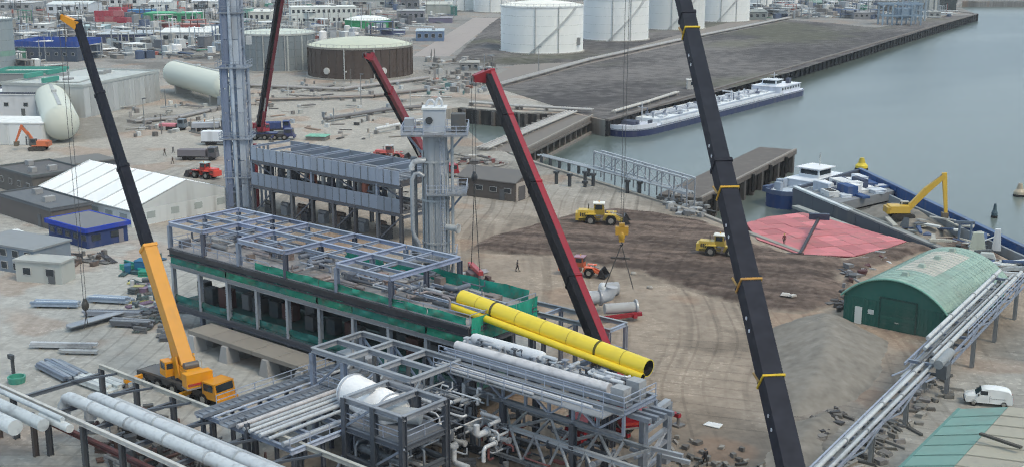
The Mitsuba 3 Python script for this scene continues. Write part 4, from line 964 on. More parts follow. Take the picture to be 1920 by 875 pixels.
for i in range(10):
    u = L0 + 2 + (L1 - L0 - 4) * i / 10
    put('pump', MB().box([u, N0 + 2 + (i % 3), 0.8], [1.6, 1.2, 1.6]).tube([u - 1, N0 + 2 + (i % 3), 1.9], [u + 1, N0 + 2 + (i % 3), 1.9], 0.4, n=8), [(0.07, 0.075, 0.09), (0.28, 0.3, 0.33), (0.17, 0.12, 0.1)][i % 3], 'paint', bm)

# --- the tall steel tower
tw = thing('steel_tower', 'tall blue grey steel tower rising out of the top edge beside the tent', 'tower')
TC = np.array([-183.6, 139.8])
def tw_ring(z, s): return [np.array([*(TC + RIGHT[:2] * a * s + AWAY[:2] * b * s), z]) for a, b in ((-1, -1), (1, -1), (1, 1), (-1, 1))]
TH = 66.0
half = lambda z: 1.95 if z < 26 else 1.5
put('flue', MB().lathe([(1.0, 0), (1.0, TH)], [*TC, 0], 20), (0.36, 0.43, 0.54), 'wall', tw)
for i in range(13): put('flue_flange', MB().lathe([(1.0, 4 + i * 5.0), (1.2, 4 + i * 5.0), (1.2, 4.3 + i * 5.0), (1.0, 4.3 + i * 5.0)], [*TC, 0], 20), (0.28, 0.32, 0.38), 'steel', tw)
lev = np.arange(0, TH + 0.1, 3.3)
for z0, z1 in zip(lev[:-1], lev[1:]):
    c0, c1 = tw_ring(z0, half(z0)), tw_ring(z1, half(z0))
    for i in range(4):
        put('leg', MB().beam(c0[i], c1[i], 0.5), (0.19, 0.24, 0.35) if i == 0 else (0.34, 0.39, 0.47), 'steel', tw)
        put('girt', MB().beam(c1[i], c1[(i + 1) % 4], 0.26), (0.24, 0.29, 0.37), 'steel', tw)
        put('brace', MB().beam(c0[i], c1[(i + 1) % 4], 0.18), (0.24, 0.28, 0.36), 'steel', tw)
c = tw_ring(0, half(0))
for i, z in enumerate(np.arange(0.5, TH, 4.4)):
    s = half(z)
    o = TC + RIGHT[:2] * (-s + 0.5) + AWAY[:2] * (-s - 0.12)
    put('cable_panel', MB().box([*o, z + 2.1], [1.0, 0.16, 4.2], 40), (0.17, 0.215, 0.32), 'wall', tw, jit=0.12)
    o = TC + RIGHT[:2] * (s - 0.6) + AWAY[:2] * (-s - 0.12)
    put('cladding_panel', MB().box([*o, z + 2.1], [1.2, 0.14, 4.25], 40), (0.40, 0.45, 0.52), 'wall', tw, jit=0.07)
    o = TC + RIGHT[:2] * (-0.05) + AWAY[:2] * (-s - 0.35)
    put('pipe', MB().tube([*o, z], [*o, z + 4.35], 0.32, n=10), (0.46, 0.54, 0.64), 'steel', tw)
for z, s in ((6.0, 2.5), (13.2, 2.8), (26.2, 2.8), (36.0, 2.1), (46.0, 2.1), (56, 2.1)):
    put('platform', MB().box([*TC, z], [2 * s, 2 * s, 0.2], 40), (0.26, 0.30, 0.36), 'paint', tw)
    cs = [tuple(p[:2]) for p in tw_ring(0, s)]; rail(tw, cs + cs[:1], z + 0.1, col=(0.30, 0.35, 0.42), step=1.5)
for z, sd in ((20, -1), (11, 1), (31, 1)):
    o = TC + RIGHT[:2] * sd * 2.9
    put('junction_box', MB().box([*o, z], [0.9, 0.9, 1.5], 40), (0.45, 0.48, 0.5), 'paint', tw)
put('riser', MB().tube([*(TC + RIGHT[:2] * 3.1), 0], [*(TC + RIGHT[:2] * 3.1), 12], 0.35, n=10), (0.30, 0.04, 0.05), 'steel', tw, 'dark red riser pipe')
for k in range(3):
    o = TC + RIGHT[:2] * (3.9 + k * 0.8)
    put('side_column', MB().box([*o, 6.0], [0.4, 0.4, 12.0], 40), (0.20, 0.24, 0.30), 'steel', tw)

# --- the round grey column in the middle
cl = thing('process_column', 'round grey process column with crowded top platform in the middle of the yard', 'column')
cc = np.array([-106.2, 111.4])
put('shell', MB().lathe([(1.8, 0), (1.6, 3), (1.55, 25.2), (1.3, 25.4), (0.01, 25.5)], [*cc, 0], 32), (0.40, 0.43, 0.46), 'wall', cl)
for z in (5.5, 11.0, 16.5, 21.5): put('stiffener_ring', MB().lathe([(1.65, z), (1.82, z), (1.82, z + 0.25), (1.65, z + 0.25)], [*cc, 0], 32), (0.46, 0.49, 0.51), 'steel', cl)
for i, a in enumerate(np.linspace(0.3, 2 * math.pi + 0.3, 14)[:-1]):
    put('shell_panel', MB().box([cc[0] + 1.68 * math.cos(a), cc[1] + 1.68 * math.sin(a), 13.5 + (i % 2) * 1.3], [0.1, 0.5, 13 + (i % 3) * 3], math.degrees(a)), (0.36, 0.39, 0.42) if i % 2 else (0.44, 0.47, 0.49), 'wall', cl)
Rt, Aw = RIGHT[:2], AWAY[:2]
def plat(z, x0, x1, y0, y1, name='platform'):
    c_ = cc + Rt * (x0 + x1) / 2 + Aw * (y0 + y1) / 2
    put(name, MB().box([*c_, z], [x1 - x0, y1 - y0, 0.22], 40), (0.27, 0.30, 0.34), 'paint', cl)
    cs = [tuple(cc + Rt * a + Aw * b) for a, b in ((x0, y0), (x1, y0), (x1, y1), (x0, y1))]
    rail(cl, cs + cs[:1], z + 0.1, step=1.2)
    for a, b in ((x0 + .3, 0), (x1 - .3, 0)): put('bracket', MB().beam([*(cc + Rt * a), z - 0.1], [*(cc + Rt * np.sign(a) * 1.7), z - 2.6], 0.25), GALV2, 'steel', cl)
plat(25.2, -4.0, 4.2, -3.0, 3.0); plat(17.6, -1.0, 4.0, -2.6, 2.4, 'landing'); plat(9.0, -3.2, 2.6, -2.6, 2.0, 'landing')
put('top_house', MB().box([*cc, 26.8], [2.8, 2.6, 2.9], 40), (0.42, 0.46, 0.51), 'wall', cl)
put('top_roof', MB().box([*cc, 28.35], [3.1, 2.9, 0.25], 40), (0.68, 0.71, 0.73), 'wall', cl)
put('manhole', MB().tube([*(cc - Aw * 1.4 - Rt * .6), 26.9], [*(cc - Aw * 1.6 - Rt * .6), 26.9], 0.45, n=16), (0.05, 0.055, 0.06), 'steel', cl)
put('top_box', MB().box([*(cc + Rt * 3.0), 26.5], [1.8, 1.8, 2.2], 40), (0.10, 0.115, 0.13), 'paint', cl)
put('top_box', MB().box([*(cc - Rt * 3.2), 26.2], [1.2, 1.6, 1.6], 40), (0.3, 0.33, 0.37), 'paint', cl)
arc = lambda x0, x1, z, h: [[*(cc + Rt * (x0 + (x1 - x0) * (1 - math.cos(t_)) / 2)), z + h * math.sin(t_)] for t_ in np.linspace(0, math.pi, 12)]
put('vent_pipe', MB().path(arc(-1.0, 0.1, 28.4, 0.9), 0.17, 10), (0.55, 0.58, 0.62), 'steel', cl)
put('vent_pipe', MB().path(arc(0.2, 1.0, 28.4, 1.1), 0.17, 10), (0.66, 0.69, 0.72), 'steel', cl)
pp = lambda x, y, z: [*(cc + Rt * x + Aw * y), z]
put('side_pipe', MB().path([pp(-1.4, -1.2, 19.8), pp(-2.0, -1.3, 20.2), pp(-2.5, -1.3, 20.1), pp(-2.9, -1.3, 19.4), pp(-2.9, -1.3, 12.9), pp(-2.75, -1.3, 12.2), pp(-2.2, -1.3, 11.2), pp(-2.1, -1.3, 10.6), pp(-2.1, -1.3, 0)], 0.27, 12), (0.44, 0.48, 0.53), 'steel', cl)
put('side_pipe', MB().tube(pp(-2.75, 0.2, 0), pp(-2.75, 0.2, 22), 0.42, n=12), (0.16, 0.18, 0.21), 'steel', cl)
put('elbow', MB().path([pp(-2.9, -1.3, 20.6), pp(-2.9, -1.3, 21.0), pp(-2.6, -1.3, 21.6), pp(-2.0, -1.3, 21.8), pp(-1.2, -1.0, 21.8)], 0.38, 12), (0.70, 0.73, 0.75), 'steel', cl)
put('side_pipe', MB().tube(pp(2.2, -0.8, 0), pp(2.2, -0.8, 25), 0.2, n=10), (0.48, 0.52, 0.55), 'steel', cl)
mb = MB()
for s in (-0.25, 0.25): mb.beam(pp(1.0 + s, -2.2, 0.5), pp(1.0 + s, -2.2, 25.2), 0.08)
for i in range(60): mb.beam(pp(0.75, -2.2, 0.8 + i * 0.41), pp(1.25, -2.2, 0.8 + i * 0.41), 0.05)
put('ladder', mb, GALV, 'steel', cl)
for z in (13.2, 6.0): put('nozzle', MB().tube(pp(1.4, -1.2, z), pp(2.9, -2.0, z), 0.42, n=12).tube(pp(2.8, -1.95, z), pp(3.0, -2.05, z), 0.62, n=12), (0.60, 0.62, 0.62), 'steel', cl)

# --- the open frame over the front of the module and the rack of small pipes that meets it
sf = thing('grid_frame', 'open grid of grey beams on posts between the module and the pipe rack', 'frame structure')
a0, a1, b0, b1, zz = -90.4, -76.6, 76.6, 83.4, 9.0
for u in np.linspace(a0, a1, 4): ibeam(sf, [u, b0, zz], [u, b1, zz], 0.42, (0.36, 0.385, 0.42))
for v in (b0, (b0 + b1) / 2, b1): ibeam(sf, [a0, v, zz + 0.02], [a1, v, zz + 0.02], 0.42, (0.36, 0.385, 0.42))
for u in np.linspace(a0, a1, 4):
    for v in (b0, b1):
        ibeam(sf, [u, v, 0], [u, v, zz - 0.3], 0.45, (0.10, 0.115, 0.14) if u > -84 else GALV2, 'column')
for u in np.linspace(a0, a1, 4)[:-1]:
    put('brace', MB().beam([u, b0, 5.0], [u + 4.4, b0, 8.7], 0.2), GALV2, 'steel', sf)
    put('brace', MB().beam([u, b1, 8.7], [u + 4.4, b1, 5.0], 0.2), GALV2, 'steel', sf)
for z in (5.2, 2.6):
    for v in (b0, b1): ibeam(sf, [a0, v, z], [a1, v, z], 0.4, (0.15, 0.165, 0.195))
    for u in np.linspace(a0, a1, 4): ibeam(sf, [u, b0, z], [u, b1, z], 0.36, (0.15, 0.165, 0.195))
put('grating', MB().box([(a0 + a1) / 2, (b0 + b1) / 2, 5.55], [a1 - a0 - .4, b1 - b0 - .4, 0.1]), (0.20, 0.215, 0.24), 'paint', sf)
rail(sf, [(a0, b0), (a1, b0), (a1, b1)], 5.6)
for k in range(8):
    x = a0 + 1 + k * 1.6
    put('pipe', MB().path([[x, b0 + 0.5, 6.3], [x, b0 + 3, 6.3], [x + 0.3, b0 + 3.6, 6.4], [x + 0.4, b0 + 4, 7.0], [x + 0.4, b0 + 4.2, 8.6]], 0.16 + 0.04 * (k % 3), 8), [(0.56, 0.59, 0.62), (0.3, 0.33, 0.37), (0.1, 0.11, 0.12)][k % 3], 'steel', sf)
hv = thing('heat_exchanger', 'white lying drum under the open grid of beams', 'pressure vessel')
put('shell', MB().capsule([-83.6, 75.6, 6.6], [-76.4, 74.2, 6.6], 1.7, 26, 6, 0.5), (0.84, 0.87, 0.90), 'tank_paint', hv)
for u in (-82, -78): put('saddle', MB().box([u, 75.0, 2.4], [0.6, 2.0, 4.8]), GALV2, 'wall', hv)
for u in (-83.4, -76.8): put('flange', MB().tube([u, 75.6 - (u + 83.6) * 0.19, 6.6], [u + 0.2, 75.56 - (u + 83.6) * 0.19, 6.6], 1.82, n=26), (0.52, 0.55, 0.6), 'steel', hv)

pr = thing('small_pipe_rack', 'rack of thin pale pipes and cable trays running away from the big white pipes', 'pipe rack')
for k, (u, r, c_) in enumerate(((-90.6, 0.12, GALV), (-89.6, 0.12, GALV2), (-87.0, 0.24, (0.58, 0.57, 0.58)), (-86.1, 0.2, (0.5, 0.53, 0.57)), (-85.3, 0.2, (0.60, 0.63, 0.66)), (-84.5, 0.16, (0.42, 0.45, 0.5)), (-83.8, 0.22, (0.58, 0.62, 0.66)), (-82.6, 0.18, (0.5, 0.54, 0.58)), (-80.6, 0.26, (0.45, 0.48, 0.52)))):
    put('pipe', MB().tube([u, 64.5, 5.5], [u, 79.0 + (k % 3) * 1.5, 5.5], r, n=10), c_, 'steel', pr)
for u in (-92.2, -88.4):
    mb = MB().box([u, 73.5, 5.3], [1.3, 19, 0.06]); mb.box([u - .65, 73.5, 5.45], [0.06, 19, 0.35]); mb.box([u + .65, 73.5, 5.45], [0.06, 19, 0.35])
    for i in range(24): mb.box([u, 64.5 + i * 0.78, 5.42], [1.2, 0.1, 0.08])
    put('cable_tray', mb, (0.235, 0.27, 0.32), 'steel', pr)
for v in np.arange(65, 82.5, 3.4):
    ibeam(pr, [-93.2, v, 4.95], [-79.6, v, 4.95], 0.34, GALV2)
    for u in (-93, -86.4, -79.8): ibeam(pr, [u, v, 0], [u, v, 4.7], 0.3, STEEL_D, 'column')
for u in (-93.2, -79.6): ibeam(pr, [u, 64.5, 5.0], [u, 83, 5.0], 0.36, GALV)
rail(pr, [(-79.6, 64.5), (-79.6, 76)], 5.2); rail(pr, [(-93.2, 83), (-93.2, 66.8)], 5.2)
for v in (69, 74): put('brace', MB().beam([-79.8, v, 0.3], [-79.8, v + 3.4, 4.6], 0.18), GALV2, 'steel', pr)
for u, v in ((-91.5, 82.4), (-89.2, 82.8)): put('equipment_box', MB().box([u, v, 6.2], [2.0, 1.6, 1.6]), (0.31, 0.34, 0.38), 'wall', pr)
tf = thing('support_frame', 'dark steel support frame with cross members beside the white drum', 'frame structure')
for u in (-79.0, -75.2, -71.6):
    for v in (70.5, 76.0): ibeam(tf, [u, v, 0], [u, v, 8.6], 0.5, (0.085, 0.10, 0.125), 'column')
for z in (2.8, 5.6, 8.4):
    for v in (70.5, 76.0): ibeam(tf, [-79, v, z], [-71.6, v, z], 0.42, (0.12, 0.135, 0.16) if z < 8 else (0.3, 0.325, 0.36))
    for u in (-79.0, -75.2, -71.6): ibeam(tf, [u, 70.5, z + 0.02], [u, 76, z + 0.02], 0.42, (0.12, 0.135, 0.16) if z < 8 else (0.3, 0.325, 0.36))
for (u, z) in ((-79, 0.2), (-75.2, 3.0), (-79, 5.8)):
    put('brace', MB().beam([u, 70.5, z], [u + 3.7, 70.5, z + 2.6], 0.22), GALV2, 'steel', tf)
put('grating', MB().box([-75.3, 73.2, 5.9], [7.2, 5.2, 0.1]), (0.16, 0.175, 0.2), 'paint', tf); rail(tf, [(-79, 70.5), (-71.6, 70.5), (-71.6, 76)], 6.0)
put('silencer', MB().tube([-77.6, 72.6, 6.9], [-73.4, 74.6, 6.9], 0.75, n=18), (0.42, 0.45, 0.47), 'wall', tf)
put('pipe', MB().tube([-78, 71.5, 3.6], [-72.4, 71.5, 3.6], 0.4, n=12), (0.2, 0.22, 0.24), 'steel', tf)

# --- pipe rack with the two big white pipes, lower left
wr = thing('pipe_rack', 'pipe rack with big white pipes running into the lower left corner', 'pipe rack')
for v, r, u0 in ((59.2, 0.62, -106.6), (60.9, 0.62, -104.6)):
    put('pipe', MB().path([[u0 - 1.1, v - 0.2, 2.6], [u0 - 1.05, v - 0.1, 4.0], [u0 - 0.6, v, 4.75], [u0, v, 5.0], [u0 + 1, v, 5.0], [-58, v, 5.0]], r, 18), (0.62, 0.66, 0.69), 'steel', wr, jit=0.03)
    for u in np.arange(u0 + 4, -60, 6.1): put('pipe_clamp', MB().tube([u, v, 5.0], [u + 0.25, v, 5.0], r + 0.06, n=18), (0.45, 0.48, 0.5), 'steel', wr)
put('pipe', MB().tube([-103, 62.1, 4.8], [-58, 62.1, 4.8], 0.3, n=12), (0.5, 0.53, 0.55), 'steel', wr)
for v, u0, c_ in ((56.4, -119, (0.56, 0.55, 0.52)), (66.3, -112.8, (0.60, 0.585, 0.53))):
    ibeam(wr, [u0, v, 5.0], [-58, v, 5.0], 0.36, c_, 'top_beam')
for u in np.arange(-112.5, -60, 6.4):
    for v in (56.4, 66.3): ibeam(wr, [u, v, 0], [u, v, 4.75], 0.42, (0.07, 0.078, 0.09) if v < 60 else (0.12, 0.13, 0.15), 'column')
    ibeam(wr, [u, 56.6, 4.1], [u, 66.1, 4.1], 0.34, (0.13, 0.15, 0.18))
    put('brace', MB().beam([u, 62.8, 4.3], [u + 3.1, 66.2, 4.9], 0.2), (0.10, 0.12, 0.15), 'steel', wr)
ibeam(wr, [-110, 57.6, 2.6], [-60, 57.6, 2.6], 0.4, (0.15, 0.055, 0.055), 'lower_beam')
for k in range(5): put('pipe', MB().tube([-104 + k, 63.3 + k * 0.55, 2.4], [-58, 63.3 + k * 0.55, 2.4], 0.18, n=8), [(0.10, 0.11, 0.12), (0.30, 0.31, 0.32), (0.2, 0.15, 0.13)][k % 3], 'steel', wr)
for u, v in ((-87.2, 65.4), (-86.0, 64.8)): ibeam(wr, [u, v, 0], [u, v, 6.0], 0.34, (0.11, 0.125, 0.15), 'column')
lp = thing('pipe_rack', 'second pipe rack with thick white pipes cut by the left picture edge', 'pipe rack')
for v, r, z in ((53.6, 0.6, 5.2), (51.6, 0.75, 5.2), (55.0, 0.25, 5.6)): put('pipe', MB().tube([-125, v, z], [-103.5 + (v - 51) * 0.7, v, z], r, n=18), (0.60, 0.65, 0.67), 'steel', lp)
for u in (-121, -114, -107): ibeam(lp, [u, 50.5, 4.3], [u, 55.6, 4.3], 0.35, (0.2, 0.21, 0.23)); ibeam(lp, [u, 51, 0], [u, 51, 4.1], 0.4, (0.12, 0.1, 0.095), 'column'); ibeam(lp, [u, 55.4, 0], [u, 55.4, 4.1], 0.4, (0.12, 0.1, 0.095), 'column')
put('pipe', MB().tube([-104.5, 55.0, 5.0], [-99.5, 55.0, 5.0], 0.42, n=14), (0.66, 0.69, 0.69), 'steel', lp)

# --- high rack under the yellow pipes
hr = thing('pipe_rack', 'high pipe rack with white pipes and cable trays under the lifted yellow pipes', 'pipe rack')
u0, u1, v0, v1, z = -79.4, -57.2, 83.4, 88.4, 9.0
for v in (v0, 86.0, v1): ibeam(hr, [u0, v, z - 0.3], [u1, v, z - 0.3], 0.45, (0.30, 0.32, 0.35))
for v in (v0, v1): ibeam(hr, [u0, v, z - 2.6], [u1, v, z - 2.6], 0.4, (0.25, 0.27, 0.3))
xs = np.linspace(u0, u1, 9)
for i, u in enumerate(xs):
    ibeam(hr, [u, v0, z - 0.28], [u, v1, z - 0.28], 0.36, GALV2)
    for v in (v0, v1): put('post', MB().beam([u, v, z - 2.5], [u, v, z - 0.5], 0.25), GALV2, 'steel', hr)
    if i < 8:
        for v in (v0, v1): put('brace', MB().beam([u, v, z - (2.5 if i % 2 else 0.5)], [xs[i + 1], v, z - (0.5 if i % 2 else 2.5)], 0.2), GALV, 'steel', hr)
for u in (xs[0], xs[3], xs[6]):
    for v in (v0, v1): ibeam(hr, [u, v, 0], [u, v, z - 2.7], 0.5, (0.085, 0.095, 0.115), 'column')
put('pipe', MB().tube([u0 + 0.3, 85.7, z + 0.55], [u1 - 3.2, 85.7, z + 0.55], 0.5, n=18), (0.74, 0.72, 0.73), 'steel', hr)
for k, (v, r, c_) in enumerate(((86.7, 0.2, GALV), (87.2, 0.16, GALV2), (87.7, 0.26, (0.66, 0.69, 0.72)), (88.2, 0.14, GALV), (84.95, 0.12, STEEL_D), (84.75, 0.14, GALV2))):
    put('pipe', MB().tube([u0 - 0.5, v, z + 0.25], [u1 - 1 - k * 0.7, v, z + 0.25], r, n=10), c_, 'steel', hr)
put('insulated_pipe', MB().capsule([u0 + 1.0, 87.7, z + 0.9], [u0 + 9.5, 87.7, z + 0.9], 0.55, 16, 4), (0.72, 0.75, 0.79), 'wall', hr)
put('cable_tray', MB().box([(u0 + u1) / 2, 84.2, z + 0.15], [u1 - u0, 1.0, 0.1]).box([(u0 + u1) / 2, 83.72, z + 0.3], [u1 - u0, 0.06, 0.35]).box([(u0 + u1) / 2, 84.68, z + 0.3], [u1 - u0, 0.06, 0.35]), (0.27, 0.295, 0.33), 'steel', hr)
for i in range(15):
    u = u0 + 0.8 + i * 1.45
    put('valve', MB().tube([u, 86.7 + (i % 3) * 0.5, z], [u, 86.7 + (i % 3) * 0.5, z + 1.2], 0.16, n=8).box([u, 86.7 + (i % 3) * .5, z + 1.2], [0.6, 0.6, 0.12]), [(0.5, 0.53, 0.58), (0.1, 0.11, 0.13), (0.3, 0.33, 0.4)][i % 3], 'steel', hr)
rail(hr, [(u1, v1), (u1, v0), (u0, v0)], z)
put('walkway', MB().box([(u0 + u1) / 2, v0 - 1.0, z - 0.55], [u1 - u0 - 2, 1.6, 0.1]), (0.27, 0.29, 0.32), 'paint', hr); rail(hr, [(u0 + 1, v0 - 1.8), (u1 - 1, v0 - 1.8)], z - .5)
for k in range(3): put('pipe', MB().tube([u0 + 1, v0 - 0.6 - k * .45, z - .3], [u1 - 3 - k * 3, v0 - .6 - k * .45, z - .3], 0.13, n=8), (0.62, 0.62, 0.63), 'steel', hr)
for i in range(4): put('bracket', MB().box([u1 + 0.8 + i * 0.2, 84.6 + i * 0.9, z - 0.9], [2.4, 0.4, 0.4]), (0.24, 0.27, 0.32), 'steel', hr)
for v in (84.6, 87.0): put('junction_box', MB().box([u1 - 1.2, v, z + 0.7], [1.4, 1.2, 1.6]), (0.38, 0.40, 0.42), 'paint', hr)

st = thing('pipe_stand', 'grey trestle carrying the right end of the thick yellow pipe', 'trestle')
for x in (-67.6, -65.2):
    for y in (89.6, 93.2): ibeam(st, [x, y, 0], [x, y, 8.5], 0.4, STEEL_D, 'leg')
    ibeam(st, [x, 89.2, 8.75], [x, 93.8, 8.75], 0.4, GALV2)
put('brace', MB().beam([-67.6, 89.6, 1], [-67.6, 93.2, 8], 0.2), GALV2, 'steel', st)
fr = thing('light_frame', 'pale light frame on posts behind the thick yellow pipe', 'frame structure')
for v in (104.2, 107.4):
    ibeam(fr, [-96.5, v, 7.6], [-73.5, v, 7.6], 0.36, (0.42, 0.45, 0.47))
    ibeam(fr, [-96.5, v, 4.6], [-73.5, v, 4.6], 0.26, GALV)
    for u in np.linspace(-96.3, -73.7, 6): ibeam(fr, [u, v, 0], [u, v, 7.4], 0.36, (0.36, 0.37, 0.43), 'column')
for u in np.linspace(-96.3, -73.7, 6): ibeam(fr, [u, 104.2, 7.55], [u, 107.4, 7.55], 0.3, GALV)
for u in np.linspace(-96.3, -73.7, 6)[:-1]: put('brace', MB().beam([u, 104.2, 4.7], [u + 4.5, 104.2, 7.4], 0.15), GALV, 'steel', fr)
for k in range(3): put('pipe', MB().tube([-95, 105 + k * .8, 4.95], [-75, 105 + k * .8, 4.95], 0.2, n=8), (0.5, 0.53, 0.56), 'steel', fr)

# --- dense piping between the frames
def piping(label, lo, hi, n, seed, pal):
    t = thing('piping_cluster', label, 'piping'); r = np.random.default_rng(seed); lo, hi = np.array(lo, float), np.array(hi, float)
    for i in range(n):
        p = lo + (hi - lo) * r.random(3); ax_ = r.choice(3, p=[.42, .38, .20]); q = p.copy(); q[ax_] = np.clip(p[ax_] + r.choice([-1, 1]) * r.uniform(1.2, 4.5), lo[ax_], hi[ax_]); rr = r.choice([0.09, 0.13, 0.2, 0.3], p=[.35, .3, .25, .1])
        if abs(q[ax_] - p[ax_]) < 0.5: continue
        pts = [p, p + (q - p) * .5, q]; b_ = (ax_ + 1 + r.integers(0, 2)) % 3; e = q.copy(); e[b_] = np.clip(q[b_] + r.choice([-1, 1]) * r.uniform(.5, 1.8), lo[b_], hi[b_])
        if abs(e[b_] - q[b_]) > 0.35: pts = [p, p + (q - p) * .85, q + (e - q) * 0.2, e]
        put('pipe', MB().path(pts, rr, 8), pal[i % len(pal)], 'steel', t, jit=0.1)
        if i % 3 == 0: put('flange', MB().tube(p, p + (q - p) / np.linalg.norm(q - p) * 0.16, rr * 1.6, n=10), tuple(np.array(pal[i % len(pal)]) * .75), 'steel', t)
PAL = [(0.62, 0.65, 0.68), (0.40, 0.43, 0.47), (0.26, 0.29, 0.33), (0.70, 0.72, 0.74), (0.12, 0.135, 0.16), (0.5, 0.53, 0.57)]
piping('tangle of pale pipes between the open grid of beams and the high rack', [-79.5, 77.0, 2.0], [-69.5, 83.0, 7.6], 70, 71, PAL)
piping('tangle of small pipes below the grid of beams', [-91, 77.0, 1.0], [-79, 83.0, 5.0], 46, 72, PAL)
piping('small pipes and valves along the back edge of the high rack', [-78.5, 86.6, 9.2], [-59.5, 88.2, 10.3], 46, 73, PAL)
piping('dark and pale pipes under the big white pipe pair', [-104, 57.5, 0.6], [-70, 66, 3.4], 70, 74, [(0.12, 0.13, 0.15), (0.25, 0.26, 0.28), (0.07, 0.075, 0.085), (0.42, 0.44, 0.46), (0.16, 0.09, 0.08)])
piping('pipework filling the lower level of the support frame', [-78.5, 70.8, 1.0], [-72, 75.8, 5.0], 40, 75, PAL)
piping('pipework on the decks of the pipe module at the back', [-176, 138.8, 5.6], [-141, 146, 9.4], 60, 76, [(0.26, 0.28, 0.32), (0.10, 0.11, 0.13), (0.38, 0.41, 0.45), (0.055, 0.06, 0.075)])

piping('pipes and conduits laid over the top deck of the long module', [-130.5, 89.5, 10.75], [-84, 98.5, 12.4], 90, 77, [(0.36, 0.40, 0.48), (0.24, 0.27, 0.33), (0.5, 0.52, 0.55), (0.14, 0.16, 0.2), (0.30, 0.26, 0.26)])
piping('low pipes and valves on the ground below the truss', [-74, 80.5, 0.3], [-57, 88.5, 3.6], 50, 78, [(0.2, 0.22, 0.26), (0.42, 0.45, 0.5), (0.10, 0.11, 0.13), (0.3, 0.1, 0.09)])

# --- truss and portal in front of it
ts = thing('truss', 'pale lattice truss hanging below the high pipe rack', 'truss')
pA, pB, qA, qB = np.array([-73.0, 83.2, 4.0]), np.array([-55.2, 83.2, 4.0]), np.array([-74.2, 87.4, 4.0]), np.array([-57.0, 87.4, 4.0])
for a, b in ((pA, pB), (qA, qB)): ibeam(ts, a, b, 0.34, (0.42, 0.44, 0.46), 'chord')
dn = np.array([0.6, -0.8, -2.6])
ibeam(ts, pA + dn, pB + dn, 0.28, (0.22, 0.235, 0.25), 'chord')
for i in range(6):
    t0, t1 = i / 6, (i + 1) / 6
    a0_, a1_, b0_, b1_ = pA + (pB - pA) * t0, pA + (pB - pA) * t1, qA + (qB - qA) * t0, qA + (qB - qA) * t1
    put('brace', MB().beam(*( (a0_, b1_) if i % 2 else (b0_, a1_)), 0.24), (0.40, 0.42, 0.44), 'steel', ts)
    put('brace', MB().beam(a0_, b0_, 0.22), (0.33, 0.35, 0.37), 'steel', ts)
    put('hanger', MB().beam(a0_, (pA + (pB - pA) * (t0 + t1) / 2) + dn, 0.2), (0.44, 0.46, 0.48), 'steel', ts)
    put('hanger', MB().beam(a1_, (pA + (pB - pA) * (t0 + t1) / 2) + dn, 0.2), (0.30, 0.32, 0.34), 'steel', ts)
for u in (-72.5, -56.0):
    for v in (83.2, 87.4): put('leg', MB().beam([u, v, 0], [u, v, 3.9], 0.35), (0.16, 0.175, 0.2), 'steel', ts)
pf = thing('portal_frame', 'upright grey portal frame with rungs at the right end of the truss', 'portal')
e = np.array([-0.14, 0.99, 0]); o = np.array([-58.4, 88.4, 0.0]); w_ = 5.2
for s in (0, w_): put('post', MB().beam(o + e * s, o + e * s + [0, 0, 6.2], 0.75, 0.55), (0.27, 0.295, 0.34), 'steel', pf)
put('head_beam', MB().beam(o + [0, 0, 6.3], o + e * w_ + [0, 0, 6.3], 0.6, 0.5), (0.50, 0.52, 0.55), 'steel', pf)
for z_ in (1.2, 2.4, 3.6, 4.9): put('rung', MB().beam(o + e * 0.3 + [0, 0, z_], o + e * (w_ - .3) + [0, 0, z_], 0.4, 0.35), (0.36, 0.385, 0.43), 'steel', pf)
put('brace', MB().beam(o + e * 0.3 + [0, 0, 1.3], o + e * (w_ - .3) + [0, 0, 3.5], 0.3), (0.60, 0.62, 0.66), 'steel', pf)
for y_, z_ in ((1.5, 2.9), (3.2, 1.6)): put('bracket', MB().beam(o + e * y_ + [0, 0, z_], o + e * y_ + [3.2, 0.6, z_ - 0.1], 0.35), (0.45, 0.47, 0.5), 'steel', pf)

